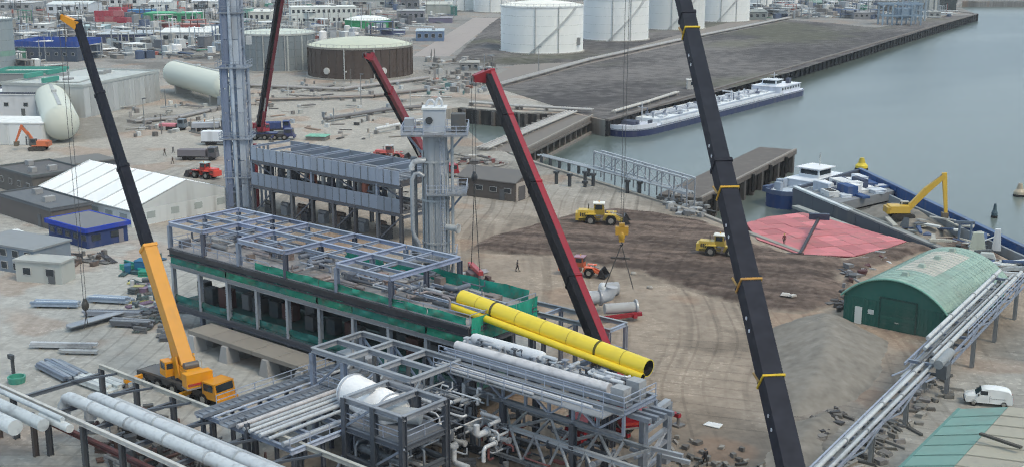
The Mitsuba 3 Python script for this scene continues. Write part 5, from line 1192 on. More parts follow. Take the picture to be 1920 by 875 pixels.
# --- rack that slants past the green hall
cv = thing('pipe_rack', 'long slanting rack of white pipes past the green hall to the bottom edge', 'pipe rack')
c0, c1 = np.array([-50.2, 163.0]), np.array([-41.3, 82.0]); d = (c1 - c0) / np.linalg.norm(c1 - c0); nr = np.array([d[1], -d[0]]); Lc = np.linalg.norm(c1 - c0); hd = math.degrees(math.atan2(d[1], d[0]))
for k, (s, z_, r, f0, f1, c_) in enumerate(((-1.2, 6.2, 0.24, 0, .52, (0.60, 0.62, 0.62)), (-0.7, 5.7, 0.15, 0.05, .5, GALV2), (-0.2, 5.7, 0.17, 0, .47, (0.52, 0.55, 0.57)), (0.35, 5.5, 0.14, 0.1, .51, (0.16, 0.17, 0.18)), (0.9, 5.8, 0.2, .08, .46, (0.56, 0.59, 0.6)), (1.5, 6.0, 0.24, 0, .42, (0.62, 0.64, 0.65)), (1.2, 4.6, 0.18, 0.0, .55, (0.36, 0.38, 0.38)),
        (-0.8, 5.2, 0.18, .46, 1, (0.54, 0.56, 0.57)), (-0.35, 4.9, 0.13, .5, 1, (0.20, 0.21, 0.22)), (0.1, 5.2, 0.2, .5, .93, (0.60, 0.62, 0.63)), (0.55, 4.9, 0.14, .44, 1, (0.44, 0.46, 0.48)), (-0.5, 4.0, 0.16, 0.5, 1, (0.26, 0.28, 0.29)))):
    a, b = c0 + d * Lc * f0 + nr * s, c0 + d * Lc * f1 + nr * s
    put('pipe', MB().tube([*a, z_], [*b, z_], r, n=10), c_, 'steel', cv)
    for f_ in np.arange(f0 + .04, f1, 0.13): put('pipe_flange', MB().tube([*(a + d * Lc * (f_ - f0)), z_], [*(a + d * (Lc * (f_ - f0) + .2)), z_], r * 1.45, n=10), tuple(np.array(c_) * 0.7), 'steel', cv)
for i in range(15):
    p = c0 + d * (1.5 + i * 5.6); up_ = i < 8; wd = 1.7 if up_ else 1.0; zt = 5.25 if up_ else 4.65
    ibeam(cv, [*(p - nr * wd), zt], [*(p + nr * wd), zt], 0.26, GALV2)
    ibeam(cv, [*(p - nr * wd), zt - 1.0], [*(p + nr * wd), zt - 1.0], 0.22, (0.15, 0.16, 0.18))
    if i % 2 == 0:
        for s in ((-1.2, 1.2) if up_ else (0.0,)): ibeam(cv, [*(p + nr * s), 0], [*(p + nr * s), zt - .2], 0.4, (0.26, 0.27, 0.28), 'column')
    if i < 14:
        n_ = c0 + d * (1.5 + (i + 1) * 5.6)
        for s in (-wd, wd): put('brace', MB().beam([*(p + nr * s), zt - (1.0 if i % 2 else 0)], [*(n_ + nr * s), zt - (0 if i % 2 else 1.0)], 0.13), GALV2, 'steel', cv)
for s in (-1.7, 1.7):
    for z_ in (4.3, 5.25): ibeam(cv, [*(c0 + nr * s), z_], [*(c0 + d * 42 + nr * s), z_], 0.2, GALV2)
for s in (-1.0, 1.0): ibeam(cv, [*(c0 + d * 42 + nr * s), 4.65], [*(c1 + nr * s), 4.65], 0.2, GALV)
rail(cv, [tuple(c0 + nr * -1.8), tuple(c0 + d * 30 + nr * -1.8)], 5.4)
put('end_box', MB().box([*(c0 + d * 41.5 - nr * 2.2), 5.2], [1.8, 1.1, 1.5], hd), (0.10, 0.11, 0.12), 'steel', cv)
put('pipe_mouth', MB().tube([*(c0 + d * 38 - nr * 1.9), 6.1], [*(c0 + d * 42.5 - nr * 1.9), 6.0], 0.5, n=14), (0.30, 0.32, 0.33), 'steel', cv)

# --- pipe bridge with railings along the quay by the loaders
qb = thing('pipe_bridge', 'light pipe bridge with railings along the quay edge behind the loader', 'pipe bridge')
q0, q1, q2 = np.array([-171, 212.5]), np.array([-150, 205.5]), np.array([-119, 192.5])
d = (q2 - q1) / np.linalg.norm(q2 - q1); n_ = np.array([-d[1], d[0]])
for o_ in (0.0, 1.8):
    for z_, w_ in ((5.6, 0.34), (2.6, 0.26)):
        put('chord', MB().beam([*(q1 + n_ * o_), z_], [*(q2 + n_ * o_), z_], w_), (0.52, 0.56, 0.60), 'steel', qb)
    for i in range(9):
        p = q1 + (q2 - q1) * i / 8 + n_ * o_
        put('post', MB().beam([*p, 0], [*p, 5.6], 0.22), (0.33, 0.36, 0.4), 'steel', qb)
        if i < 8:
            p2 = q1 + (q2 - q1) * (i + 1) / 8 + n_ * o_
            put('brace', MB().beam([*p, 2.6 if i % 2 else 5.6], [*p2, 5.6 if i % 2 else 2.6], 0.13), (0.42, 0.46, 0.5), 'steel', qb)
for k in range(3):
    put('pipe', MB().tube([*(q0 + n_ * (0.2 + k * 0.7)), 1.6], [*(q2 + n_ * (0.2 + k * .7)), 2.9], 0.2, n=8), (0.50, 0.53, 0.55), 'steel', qb)
for i in range(6):
    p = q0 + (q1 - q0) * (i + 0.5) / 6
    put('support', MB().box([*p, 0.9], [0.5, 0.5, 1.8]), (0.08, 0.09, 0.1), 'steel', qb)
rail(qb, [tuple(q0 + n_ * 2.2), tuple(q1 + n_ * 2.2)], 0.4, 1.2)
for i, (px, py) in enumerate(((1043, 345), (1068, 350), (1097, 345), (1097, 351), (1112, 349), (1176, 362), (1199, 365))):
    p = at(px, py)
    put('mooring_post', MB().tube([*p[:2], 0], [*p[:2], 2.6 if i != 3 else 1.2], 0.36, n=8).box([*p[:2], 2.4 if i != 3 else 1.0], [0.9, 0.9, 0.5]), (0.05, 0.057, 0.065), 'steel', qb)

# ------------------------------------------------------------------ the yellow pipes laid over module and rack
def sight(px, py, depth):
    """The point that lies that many metres ahead on the sight line of the photograph."""
    g = at(px, py, 0.0) - [0, 0, H]
    return np.array([0, 0, H]) + g * depth / (g @ fwd)
def round_pipe(t, p, q, r, col):
    p, q = np.asarray(p, float), np.asarray(q, float); d = (q - p) / np.linalg.norm(q - p)
    mb = MB().tube(p, q, r, n=28, caps=False)
    a = np.cross(d, [0, 0, 1.0]); a /= np.linalg.norm(a); b = np.cross(d, a); th = np.arange(28) * 2 * np.pi / 28; ring = np.cos(th)[:, None] * a + np.sin(th)[:, None] * b
    i = np.arange(28); j = (i + 1) % 28
    for o, s in ((p, -1), (q, 1)): mb.add(np.vstack([o + ring * r, o + ring * r * 0.90]), np.stack([i, j, j + 28, i + 28], 1)[:, ::s])
    put('shell', mb, col, 'gloss', t, jit=0)
    put('lining', MB().tube(q - d * 0.02, p + d * 0.02, r * 0.90, n=28, caps=False), (0.03, 0.03, 0.028), 'paint', t)
PA, PB = np.array([-84.4, 92.3, 12.0]), np.array([-60.1, 91.5, 9.95])
yp = thing('yellow_pipe', 'thick bright yellow pipe with two dark straps lying across the high rack', 'pipe')
round_pipe(yp, PA, PB, 0.86, YEL)
d = (PB - PA) / np.linalg.norm(PB - PA)
for s in (4.7, 18.4):
    put('strap', MB().tube(PA + d * s, PA + d * (s + 0.28), 0.89, n=28, caps=False), (0.10, 0.085, 0.01), 'paint', yp)
    put('bearer', MB().box((PA + d * s)[:2].tolist() + [((PA + d * s)[2] - 0.86 + (10.66 if s < 5 else 9.0)) / 2 - 0.01], [0.4, 1.6, max(0.15, (PA + d * s)[2] - 0.86 - (10.66 if s < 5 else 9.0))]), (0.12, 0.085, 0.05), 'paint', yp)
for s in (2.6, 8.2, 11.6, 15.0, 21.6): put('weld_band', MB().tube(PA + d * s, PA + d * (s + 0.1), 0.872, n=28, caps=False), (0.55, 0.40, 0.03), 'gloss', yp)
PC, PD = np.array([-84.6, 91.0, 11.35]), np.array([-60.0, 90.45, 9.36])
ys = thing('yellow_pipe', 'thin yellow pipe lying beside and below the thick yellow pipe', 'pipe')
round_pipe(ys, PC, PD, 0.36, (0.84, 0.63, 0.03))

# ------------------------------------------------------------------ mobile cranes
def wheel(t, M, x, y, r, w, detail=True):
    k = put('wheel', MB(M).tube([x, y - w / 2, r], [x, y + w / 2, r], r, n=18), None, 'rubber', t)
    if detail: put('rim', MB(M).tube([x, y - w / 2 - 0.03, r], [x, y + w / 2 + 0.03, r], r * 0.52, n=14), (0.3, 0.29, 0.26), 'steel', k)
def cab(t, M, c, s, col, name='cab'):
    """A driver's cab with sloped front and dark panes on four sides."""
    x, y, z = c; l, w, h = s
    mb = MB(M).hexa([[x - l / 2, y - w / 2, z], [x + l / 2, y - w / 2, z], [x + l / 2, y + w / 2, z], [x - l / 2, y + w / 2, z], [x - l / 2, y - w / 2, z + h], [x + l * 0.36, y - w / 2, z + h], [x + l * 0.36, y + w / 2, z + h], [x - l / 2, y + w / 2, z + h]])
    k = put(name, mb, col, 'gloss', t)
    g = 0.03
    put('windscreen', MB(M).hexa([[x + l * .43 + g, y - w * .42, z + h * .5], [x + l * .43 + g + .02, y - w * .42, z + h * .5], [x + l * .43 + g + .02, y + w * .42, z + h * .5], [x + l * .43 + g, y + w * .42, z + h * .5], [x + l * .37 + g, y - w * .42, z + h * .92], [x + l * .37 + g + .02, y - w * .42, z + h * .92], [x + l * .37 + g + .02, y + w * .42, z + h * .92], [x + l * .37 + g, y + w * .42, z + h * .92]]), None, 'window_glass', k)
    for s_ in (-1, 1): put('side_window', MB(M).box([x - l * 0.06, y + s_ * (w / 2 + 0.015), z + h * 0.7], [l * 0.66, 0.03, h * 0.42]), None, 'window_glass', k)
    put('rear_window', MB(M).box([x - l / 2 - 0.015, y, z + h * 0.7], [0.03, w * 0.7, h * 0.36]), None, 'window_glass', k)
    return k
def crane(label, ground, heading, tip, col, boom_col, sections, under=None, w=1.5, axles=5, length=13.0, foot_z=3.1, head=None, hook=None, rings=(), dots=(), foot_off=0.0, slings=(), split=0, big_head=1.0, name='mobile_crane', carrier_col=None, black_under=0.06):
    t = thing(name, label, 'mobile crane')
    M = frame(*ground, 0, heading); cc_ = carrier_col or col
    put('chassis', MB(M).box([0, 0, 1.25], [length, 2.6, 0.7]).box([0, 0, 0.85], [length * 0.92, 1.4, 0.5]), (0.045, 0.045, 0.05), 'paint', t)
    put('deck', MB(M).box([-length * 0.08, 0, 1.73], [length * 0.72, 2.7, 0.24]), (0.10, 0.09, 0.08) if cc_ is col else cc_, 'gloss', t)
    for i in range(axles):
        x = -length / 2 + 1.3 + (length - 2.8) * i / (axles - 1)
        for s in (-1, 1): wheel(t, M, x, s * 1.15, 0.72, 0.55)
    cab(t, M, (length / 2 - 0.4, 0, 0.95), (2.3, 2.7, 1.85), cc_, 'cab')
    put('bumper', MB(M).box([length / 2 + 0.9, 0, 0.85], [0.35, 2.75, 0.55]), cc_, 'gloss', t)
    for x in (-length * 0.42, length * 0.22):
        for s in (-1, 1):
            put('outrigger', MB(M).box([x, s * 2.4, 1.15], [0.45, 2.6, 0.4]), cc_, 'gloss', t)
            put('outrigger_leg', MB(M).tube([x, s * 3.5, 0.2], [x, s * 3.5, 1.5], 0.17, n=10).box([x, s * 3.5, 0.12], [1.1, 1.1, 0.2]), (0.2, 0.19, 0.18), 'steel', t)
    tip = np.asarray(tip, float); g = np.array([*ground, 0.0])
    bd = tip[:2] - g[:2]; bd = bd / np.linalg.norm(bd); sh = math.degrees(math.atan2(bd[1], bd[0]))
    S_ = frame(*ground, 0, sh)
    put('turntable', MB(S_).tube([0, 0, 1.84], [0, 0, 2.2], 1.25, n=24), (0.06, 0.06, 0.065), 'steel', t)
    put('superstructure', MB(S_).box([-1.3, 0, 2.75], [5.2, 1.9, 1.1]).box([-2.2, 0, 3.4], [3.0, 1.7, 0.5]), col, 'gloss', t)
    put('counterweight', MB(S_).box([-4.2, 0, 2.9], [1.3, 3.0, 1.5], top=(0.92, 1)), col, 'gloss', t)
    put('counterweight_slab', MB(S_).box([-4.25, 0, 2.06], [1.5, 3.1, 0.14]), (0.3, 0.29, 0.28), 'paint', t)
    put('winch', MB(S_).tube([-2.6, -0.8, 3.9], [-2.6, 0.8, 3.9], 0.42, n=16), (0.13, 0.12, 0.11), 'steel', t)
    for k in range(5): put('grille', MB(S_).box([-1.0 - k * .45, -0.97, 2.8], [0.28, 0.05, 0.7]), (0.03, 0.03, 0.03), 'paint', t)
    put('warning_stripe', MB(S_).box([-4.9, 0, 2.5], [0.06, 2.7, 0.25]), (0.5, 0.04, 0.03), 'paint', t)
    for s in (-1, 1): put('hose', MB(S_).path([[-1.2, s * .7, 3.3], [-.4, s * .8, 3.9], [.6, s * .85, 3.6], [1.2, s * .8, 2.6]], 0.06, 6), (0.02, 0.02, 0.02), 'paint', t)
    put('handrail', MB(S_).beam([-3.4, -.9, 3.65], [-3.4, -.9, 4.5], .05).beam([-.8, -.9, 3.3], [-.8, -.9, 4.5], .05).beam([-3.4, -.9, 4.5], [-.8, -.9, 4.5], .05), (0.5, 0.48, 0.4), 'steel', t)
    cab(t, S_, (0.6, 1.5, 2.25), (1.7, 1.0, 1.7), col, 'operator_cab')
    foot = g + [*( -bd * 1.2), foot_z]
    ax = tip - foot; L = np.linalg.norm(ax); ax /= L
    side = np.cross([0, 0, 1.0], ax); side /= np.linalg.norm(side); upv = np.cross(ax, side)
    for s in (-1, 1): put('boom_bracket', MB().beam(foot + side * s * (w / 2 + 0.15) - [0, 0, 1.0], foot + side * s * (w / 2 + 0.15) + ax * 1.4, 0.22, 1.3), col, 'gloss', t)
    f0 = 0.0
    for i, (f1, sw, c_) in enumerate(sections):
        a_, b_ = foot + ax * L * f0, foot + ax * L * f1
        mt = 'black_paint' if c_[0] < 0.05 else 'gloss'
        o_ = side * sw * 0.25 * split
        put('boom_section', MB().beam(a_ - o_, b_ - o_, sw * (0.5 if split else 1), sw * 1.15, sw * (0.485 if split else 0.97), sw * 1.12), c_, mt, t, jit=0.03)
        if split: put('boom_flank', MB().beam(a_ + o_, b_ + o_, sw * 0.5, sw * 1.11, sw * 0.485, sw * 1.08), under, 'black_paint', t, jit=0.02)
        put('boom_collar', MB().beam(b_ - ax * 0.35 - o_, b_ + ax * 0.02 - o_, sw * (0.55 if split else 1.09), sw * 1.25), c_, mt, t, jit=0.1)
        if split: put('boom_collar', MB().beam(b_ - ax * 0.35 + o_ * 1.05, b_ + ax * 0.02 + o_ * 1.05, sw * 0.55, sw * 1.22), under, 'black_paint', t)
        f0 = f1
    a_ = foot + ax * L * sections[0][0] * 0.55 - upv * sections[0][1] * 0.6
    b_ = g + [*(bd * 1.6), 2.4]
    put('lift_cylinder', MB().tube(b_, b_ + (a_ - b_) * 0.62, 0.30, n=12), col, 'gloss', t)
    put('lift_rod', MB().tube(b_ + (a_ - b_) * 0.6, a_, 0.19, n=12), (0.45, 0.46, 0.47), 'steel', t)
    hd_ = head if head is not None else tip + np.array([*bd, 0]) * 1.2
    sw = sections[-1][1]
    put('boom_head', MB().beam(tip - ax * 0.5, hd_, sw * 1.15 * big_head, sw * 1.1 * big_head, sw * 0.7, sw * 0.7), col, 'black_paint' if col[0] < 0.05 else 'gloss', t)
    for s in (-1, 1): put('sheave', MB().tube(hd_ + side * s * 0.3 - side * 0.08, hd_ + side * s * 0.3 + side * 0.08, 0.45, n=16), (0.08, 0.08, 0.085), 'steel', t)
    for f_, c_ in rings:
        k_ = next(s[1] for s in sections if f_ <= s[0])
        p = foot + ax * L * f_
        put('ring_sling', MB().beam(p - ax * 0.09, p + ax * 0.09, k_ * 1.11, k_ * 1.27), c_, 'paint', t)
        put('ring_sling_tail', MB().beam(p + side * k_ * 0.6 * dots_side, p + side * k_ * 0.75 * dots_side + ax * 0.9 - upv * 0.1, 0.14), (0.5, 0.32, 0.12), 'paint', t)
    for f_ in dots:
        k_ = next(s[1] for s in sections if f_ <= s[0])
        for dd in (0.0, 1.25):
            p = foot + ax * (L * f_ + dd)
            for s in (-1, 1): put('boom_pin', MB().tube(p + side * s * k_ * 0.47, p + side * s * (k_ * 0.5 + 0.04), 0.17, n=10), (0.66, 0.66, 0.72), 'paint', t)
            put('boom_pin', MB().tube(p - upv * (k_ * 0.5), p - upv * (k_ * 0.575 + 0.05), 0.16, n=10), (0.66, 0.66, 0.72), 'paint', t)
    if hook is not None:
        hook = np.asarray(hook, float); top = np.array([hook[0], hook[1], hd_[2]])
        for s in (-0.16, 0.16): put('hoist_cable', MB().tube(hook + side * s + [0, 0, 1.2], hd_ + side * s * 2 - [0, 0, 0.3], 0.035, n=5), (0.09, 0.095, 0.10), 'steel', t)
        put('hook_block', MB().sphere(hook + [0, 0, 0.6], 0.62, 2, (0.75, 0.75, 1.15)).tube(hook + [0, 0, 1.0], hook + [0, 0, 1.5], 0.35, 0.2, n=12), slings[0] if slings else (0.04, 0.04, 0.04), 'gloss', t)
        put('hook', MB().path([hook + [0, 0, 0.0], hook + [0.0, 0, -0.3], hook + [0.22, 0, -0.55], hook + [0.05, 0, -0.8], hook + [-0.2, 0, -0.65]], 0.09, 8), (0.05, 0.05, 0.055), 'steel', t)
        for e in slings[1:]:
            put('sling', MB().tube(hook - [0, 0, 0.6], e, 0.06, n=6), (0.06, 0.06, 0.062), 'paint', t)
    return t
dots_side = 1
# yellow crane with black boom
g4 = at(372, 742)[:2]; g4 = np.array([-108.4, 75.6])
tip4 = sight(128, 38, 148.0); hk = at(162, 575, 3.4)
hook4 = np.array([-137.4, 79.5, 3.2])
crane('yellow mobile crane with black telescopic boom parked before the concrete bench', g4 + [-2.2, -0.6], 3, np.array([-137.4, 79.5, 39.2]) + RIGHT * 1.9, ORANGE, BLACK,
      [(0.33, 1.5, ORANGE), (0.56, 1.1, BLACK), (0.78, 0.95, BLACK), (1.0, 0.82, BLACK)], None, 1.7, 5, 13.0, 3.3, np.array([-137.4, 79.5, 39.9]), hook4, big_head=1.1, slings=((0.05, 0.05, 0.045), np.array([-137.2, 79.0, 0.9]), np.array([-138.0, 80.0, 0.9])))
# dark red crane lifting the load by the column
hk3 = np.array([-122.0, 134.0, 14.6])
tp3 = sight(917, 139, 176.0)
hd3 = sight(888, 148, 175.0); hk3 = np.array([hd3[0], hd3[1], hk3[2]])
crane('dark red mobile crane whose boom rises behind the yellow pipes', (-67.4, 97.6), 262, tp3, RED, RED, [(0.3, 1.62, RED), (0.58, 1.55, RED), (0.82, 1.5, RED), (1.0, 1.45, RED)], (0.014, 0.014, 0.018), 1.6, 5, 12.0, 3.1,
      hd3, hk3, slings=((0.035, 0.04, 0.05), hk3 + [-1.6, 1.0, 1.9 - hk3[2]], hk3 + [1.8, -1.0, 1.9 - hk3[2]]), split=1, big_head=1.25)
# dark red crane behind the module
f2 = np.array([-176.4, 182.4]); tp2 = sight(694, 106, 212.0)
crane('smaller dark red crane standing between the column and the pipe module', f2, 60, tp2, (0.30, 0.02, 0.035), RED, [(0.4, 1.7, (0.24, 0.012, 0.03)), (0.72, 1.45, (0.24, 0.012, 0.03)), (1.0, 1.2, (0.24, 0.012, 0.03))], (0.014, 0.015, 0.024), 1.7, 5, 12.0, 3.1, tp2 + np.array([*(-RIGHT[:2] * 0.9), 0.2]), split=-1)
f1 = at(490, 262)[:2]; tp1 = sight(548, -150, 236.0)
crane('dark red boom crane on a blue carrier right of the steel tower', f1, 40, tp1, (0.28, 0.02, 0.04), RED, [(0.35, 1.65, (0.20, 0.010, 0.035)), (0.7, 1.5, (0.20, 0.010, 0.035)), (1.0, 1.35, (0.20, 0.010, 0.035))], (0.012, 0.013, 0.02), 2.2, 6, 15.0, 3.1, carrier_col=(0.02, 0.03, 0.12), split=-1)
# the black crane in the foreground
tb_ = np.array([-90.0, 130.0, 67.0]); hb = np.array([-90.3, 130.2, 10.2])
crane('huge black boom with yellow slings crossing the right half of the picture', (-37.0, 79.0), 130, tb_ + np.array([0.8, -0.8, -0.3]), (0.03, 0.032, 0.045), BLACK, [(0.265, 1.72, (0.027, 0.030, 0.042)), (0.40, 1.6, (0.027, 0.030, 0.042)), (0.60, 1.42, (0.027, 0.030, 0.042)), (1.0, 1.25, (0.027, 0.030, 0.042))], None, 2.1, 8, 18.0, 3.2,
      tb_, hb, rings=((0.165, (0.62, 0.42, 0.02)), (0.262, (0.55, 0.28, 0.05)), (0.365, (0.62, 0.36, 0.03)), (0.575, (0.62, 0.42, 0.02))), dots=(0.12, 0.215, 0.315, 0.41, 0.53), slings=((0.55, 0.32, 0.03), np.array([-92.3, 129.4, 3.6]), np.array([-88.8, 131.0, 3.6])))
put('hook_frame', MB().box(hb + [0, 0, 1.3], [1.7, 0.6, 1.1], 40).box(hb + [0, 0, 0.4], [0.7, 0.5, 1.2], 40).box(hb + [0, 0, 2.1], [0.7, 0.6, 0.4], 40), (0.50, 0.28, 0.03), 'gloss', 'mobile_crane_004')
put('spreader', MB().beam(np.array([-91.6, 129.6, 7.7]), np.array([-89.4, 130.9, 7.7]), 0.2, 0.25), (0.06, 0.055, 0.055), 'paint', 'mobile_crane_004')

# loads under the hooks
t = thing('lifted_beam', 'red spreader beam with crate hanging by the grey process column', 'load')
put('beam', MB().beam(hk3 + [-2.4, 1.6, 1.6 - hk3[2]], hk3 + [2.6, -1.6, 1.6 - hk3[2]], 0.7, 0.6), (0.42, 0.05, 0.06), 'gloss', t)
put('crate', MB().box([hk3[0], hk3[1] - .4, 0.6], [2.4, 1.6, 1.2], -30), (0.16, 0.12, 0.13), 'paint', t)
put('bracket', MB().box([hk3[0] - 2.2, hk3[1] + 1.4, 0.65], [0.5, 0.5, 1.3]).box([hk3[0] + 2.4, hk3[1] - 1.4, 0.65], [0.5, 0.5, 1.3]), (0.3, 0.28, 0.3), 'steel', t)
t = thing('pipe_spool', 'grey flanged pipe spool with red cradle hanging under the yellow hook', 'pipe spool')
o = np.array([-92.0, 128.4, 2.4]); r_ = np.array([math.cos(0.9), math.sin(0.9), 0]); l_ = np.array([-r_[1], r_[0], 0])
put('pipe', MB().path([o - r_ * 3.6, o - r_ * 1.5, o, o + r_ * 0.9 + [0, 0, 0.25], o + r_ * 1.3 + [0, 0, 0.9], o + r_ * 1.35 + [0, 0, 1.4]], 0.8, 16), (0.42, 0.44, 0.47), 'wall', t)
for s in (-3.7, -2.2, -0.4): put('flange', MB().tube(o + r_ * s, o + r_ * (s + 0.25), 1.12, n=22), (0.33, 0.35, 0.38), 'steel', t)
o2 = o + l_ * -2.6 + r_ * 1.6 + [0, 0, -0.8]
put('pipe', MB().tube(o2 - r_ * 2.0, o2 + r_ * 2.2, 0.72, n=18), (0.48, 0.50, 0.51), 'wall', t)
put('flange', MB().tube(o2 + r_ * 2.2, o2 + r_ * 2.45, 1.05, n=22), (0.40, 0.42, 0.44), 'steel', t)
put('cradle', MB().beam(o2 - r_ * 2.6 + l_ * -1.0 + [0, 0, -1.0], o2 + r_ * 2.8 + l_ * -1.0 + [0, 0, -0.6], 0.5, 0.5).beam(o2 + r_ * 1.8 + [0, 0, -1.0], o2 + r_ * 1.8 + l_ * -1.6 + [0, 0, -0.8], 0.5, 0.5), (0.34, 0.02, 0.035), 'gloss', t, 'red steel cradle')
t = thing('pipe_spool', 'pair of white capped pipe ends standing left of the flanged spool', 'pipe spool')
for k, (px, py, r) in enumerate(((1088, 566, 0.55), (1104, 560, 0.75), (1128, 548, 0.9))):
    p = at(px, py + 6, 0)
    put('pipe', MB().tube(p + [0, 0, r + .1], p + r_ * 2.4 + [0, 0, r + .1], r, n=18), (0.44, 0.46, 0.49), 'wall', t)
    put('cap', MB().capsule(p - r_ * 0.02 + [0, 0, r + .1], p + r_ * 0.3 + [0, 0, r + .1], r * 1.03, 18, 4, 0.5), (0.62, 0.65, 0.67), 'gloss', t)
t = thing('lifted_beam', 'grey steel beam on the pale ground under the hook of the yellow crane', 'load')
put('beam', MB().beam(at(128, 612, 0.5), at(232, 583, 0.5), 0.9, 0.55), (0.30, 0.33, 0.37), 'steel', t)
put('flange', MB().beam(at(128, 612, 0.82), at(232, 583, 0.82), 1.2, 0.1), (0.38, 0.41, 0.45), 'steel', t)

# ------------------------------------------------------------------ vehicles
def loader(label, p, heading, col, k=1.0, roof=(0.75, 0.74, 0.66), bucket=(0.05, 0.05, 0.055), cat='wheel loader', lift=0.0):
    t = thing('wheel_loader', label, cat)
    M = frame(p[0], p[1], p[2] if len(p) > 2 else 0, heading) @ np.diag([k, k, k, 1])
    for x in (-1.6, 1.7):
        for s in (-1, 1): wheel(t, M, x, s * 1.15, 0.85, 0.7)
    put('engine_hood', MB(M).box([-2.3, 0, 1.75], [2.9, 2.0, 1.3], top=(0.9, 0.85)), col, 'gloss', t)
    put('rear_frame', MB(M).box([-1.9, 0, 1.0], [3.6, 1.5, 0.7]), tuple(np.array(col) * 0.45), 'gloss', t)
    put('front_frame', MB(M).box([1.4, 0, 1.2], [2.2, 1.1, 1.0], top=(0.7, 0.8)), col, 'gloss', t)
    put('counterweight', MB(M).box([-3.8, 0, 1.4], [0.5, 2.3, 1.2]), col, 'gloss', t)
    kc = cab(t, M, (-0.2, 0, 1.7), (1.7, 1.7, 1.75), tuple(np.array(col) * 0.55), 'cab')
    put('cab_roof', MB(M).box([-0.3, 0, 3.5], [1.9, 1.9, 0.16]), roof, 'gloss', t)
    for x in (-1.6, 1.7):
        for s in (-1, 1): put('fender', MB(M).box([x, s * 1.15, 1.85], [1.7, 0.75, 0.14]), col, 'gloss', t)
    for s in (-0.6, 0.6): put('lift_arm', MB(M).beam([1.2, s, 1.8], [3.5, s, 0.7 + lift], 0.28, 0.4), col, 'gloss', t)
    put('tilt_rod', MB(M).beam([1.5, 0, 2.0], [3.4, 0, 1.5 + lift], 0.2), (0.3, 0.3, 0.3), 'steel', t)
    b = MB(M); zz = 0.25 + lift
    b.hexa([[3.4, -1.5, zz], [5.0, -1.5, zz], [5.0, 1.5, zz], [3.4, 1.5, zz], [3.4, -1.5, zz + .12], [5.0, -1.5, zz + .06], [5.0, 1.5, zz + .06], [3.4, 1.5, zz + .12]])
    b.hexa([[3.4, -1.5, zz + .12], [3.55, -1.5, zz + .12], [3.55, 1.5, zz + .12], [3.4, 1.5, zz + .12], [3.8, -1.5, zz + 1.4], [3.95, -1.5, zz + 1.4], [3.95, 1.5, zz + 1.4], [3.8, 1.5, zz + 1.4]])
    for s in (-1.48, 1.48): b.hexa([[3.4, s - .04, zz], [5.0, s - .04, zz], [5.0, s + .04, zz], [3.4, s + .04, zz], [3.8, s - .04, zz + 1.4], [4.1, s - .04, zz + 1.35], [4.1, s + .04, zz + 1.35], [3.8, s + .04, zz + 1.4]])
    put('bucket', b, bucket, 'steel', t)
    put('exhaust', MB(M).tube([-2.0, .5, 2.3], [-2.0, .5, 3.2], .08, n=8), (0.05, 0.05, 0.05), 'steel', t)
    for k_ in range(4): put('grille', MB(M).box([-3.2 + k_ * .35, -0.98, 1.7], [.2, .05, .6]).box([-3.2 + k_ * .35, .98, 1.7], [.2, .05, .6]), (0.04, 0.035, 0.03), 'paint', t)
    put('step', MB(M).box([-.3, -1.25, .9], [.8, .3, .08]).box([-.3, -1.25, 1.3], [.8, .3, .08]), (0.06, 0.06, 0.06), 'paint', t)
    put('beacon', MB(M).tube([-.3, .4, 3.58], [-.3, .4, 3.8], .1, n=8), (0.7, 0.3, 0.02), 'gloss', t)
    for s in (-0.7, 0.7): put('headlight', MB(M).box([2.0, s, 1.95], [0.12, 0.25, 0.2]), (0.7, 0.7, 0.66), 'gloss', t)
    return t
p = at(1126, 420, 0.25); loader('yellow wheel loader with dark bucket working on the brown soil', p, 34, (0.60, 0.42, 0.06), 1.08)
p = at(1352, 478, 0.5); loader('yellow wheel loader half hidden behind the black boom', p, 22, (0.58, 0.42, 0.08), 0.95)
p = at(1090, 515, 0.1); loader('orange loader with black shovel right behind the dark red boom', p, 22, (0.72, 0.15, 0.06), 0.82, (0.35, 0.2, 0.25), (0.02, 0.02, 0.022))
p = at(384, 334); loader('red loader with turquoise cab roof between tent and steel tower', p, 190, (0.62, 0.07, 0.05), 0.95, (0.42, 0.55, 0.53))
p = at(733, 300); loader('small red loader seen over the grey parapet panels', p, 30, (0.55, 0.12, 0.11), 0.95, (0.5, 0.5, 0.5))
p = at(900, 497)
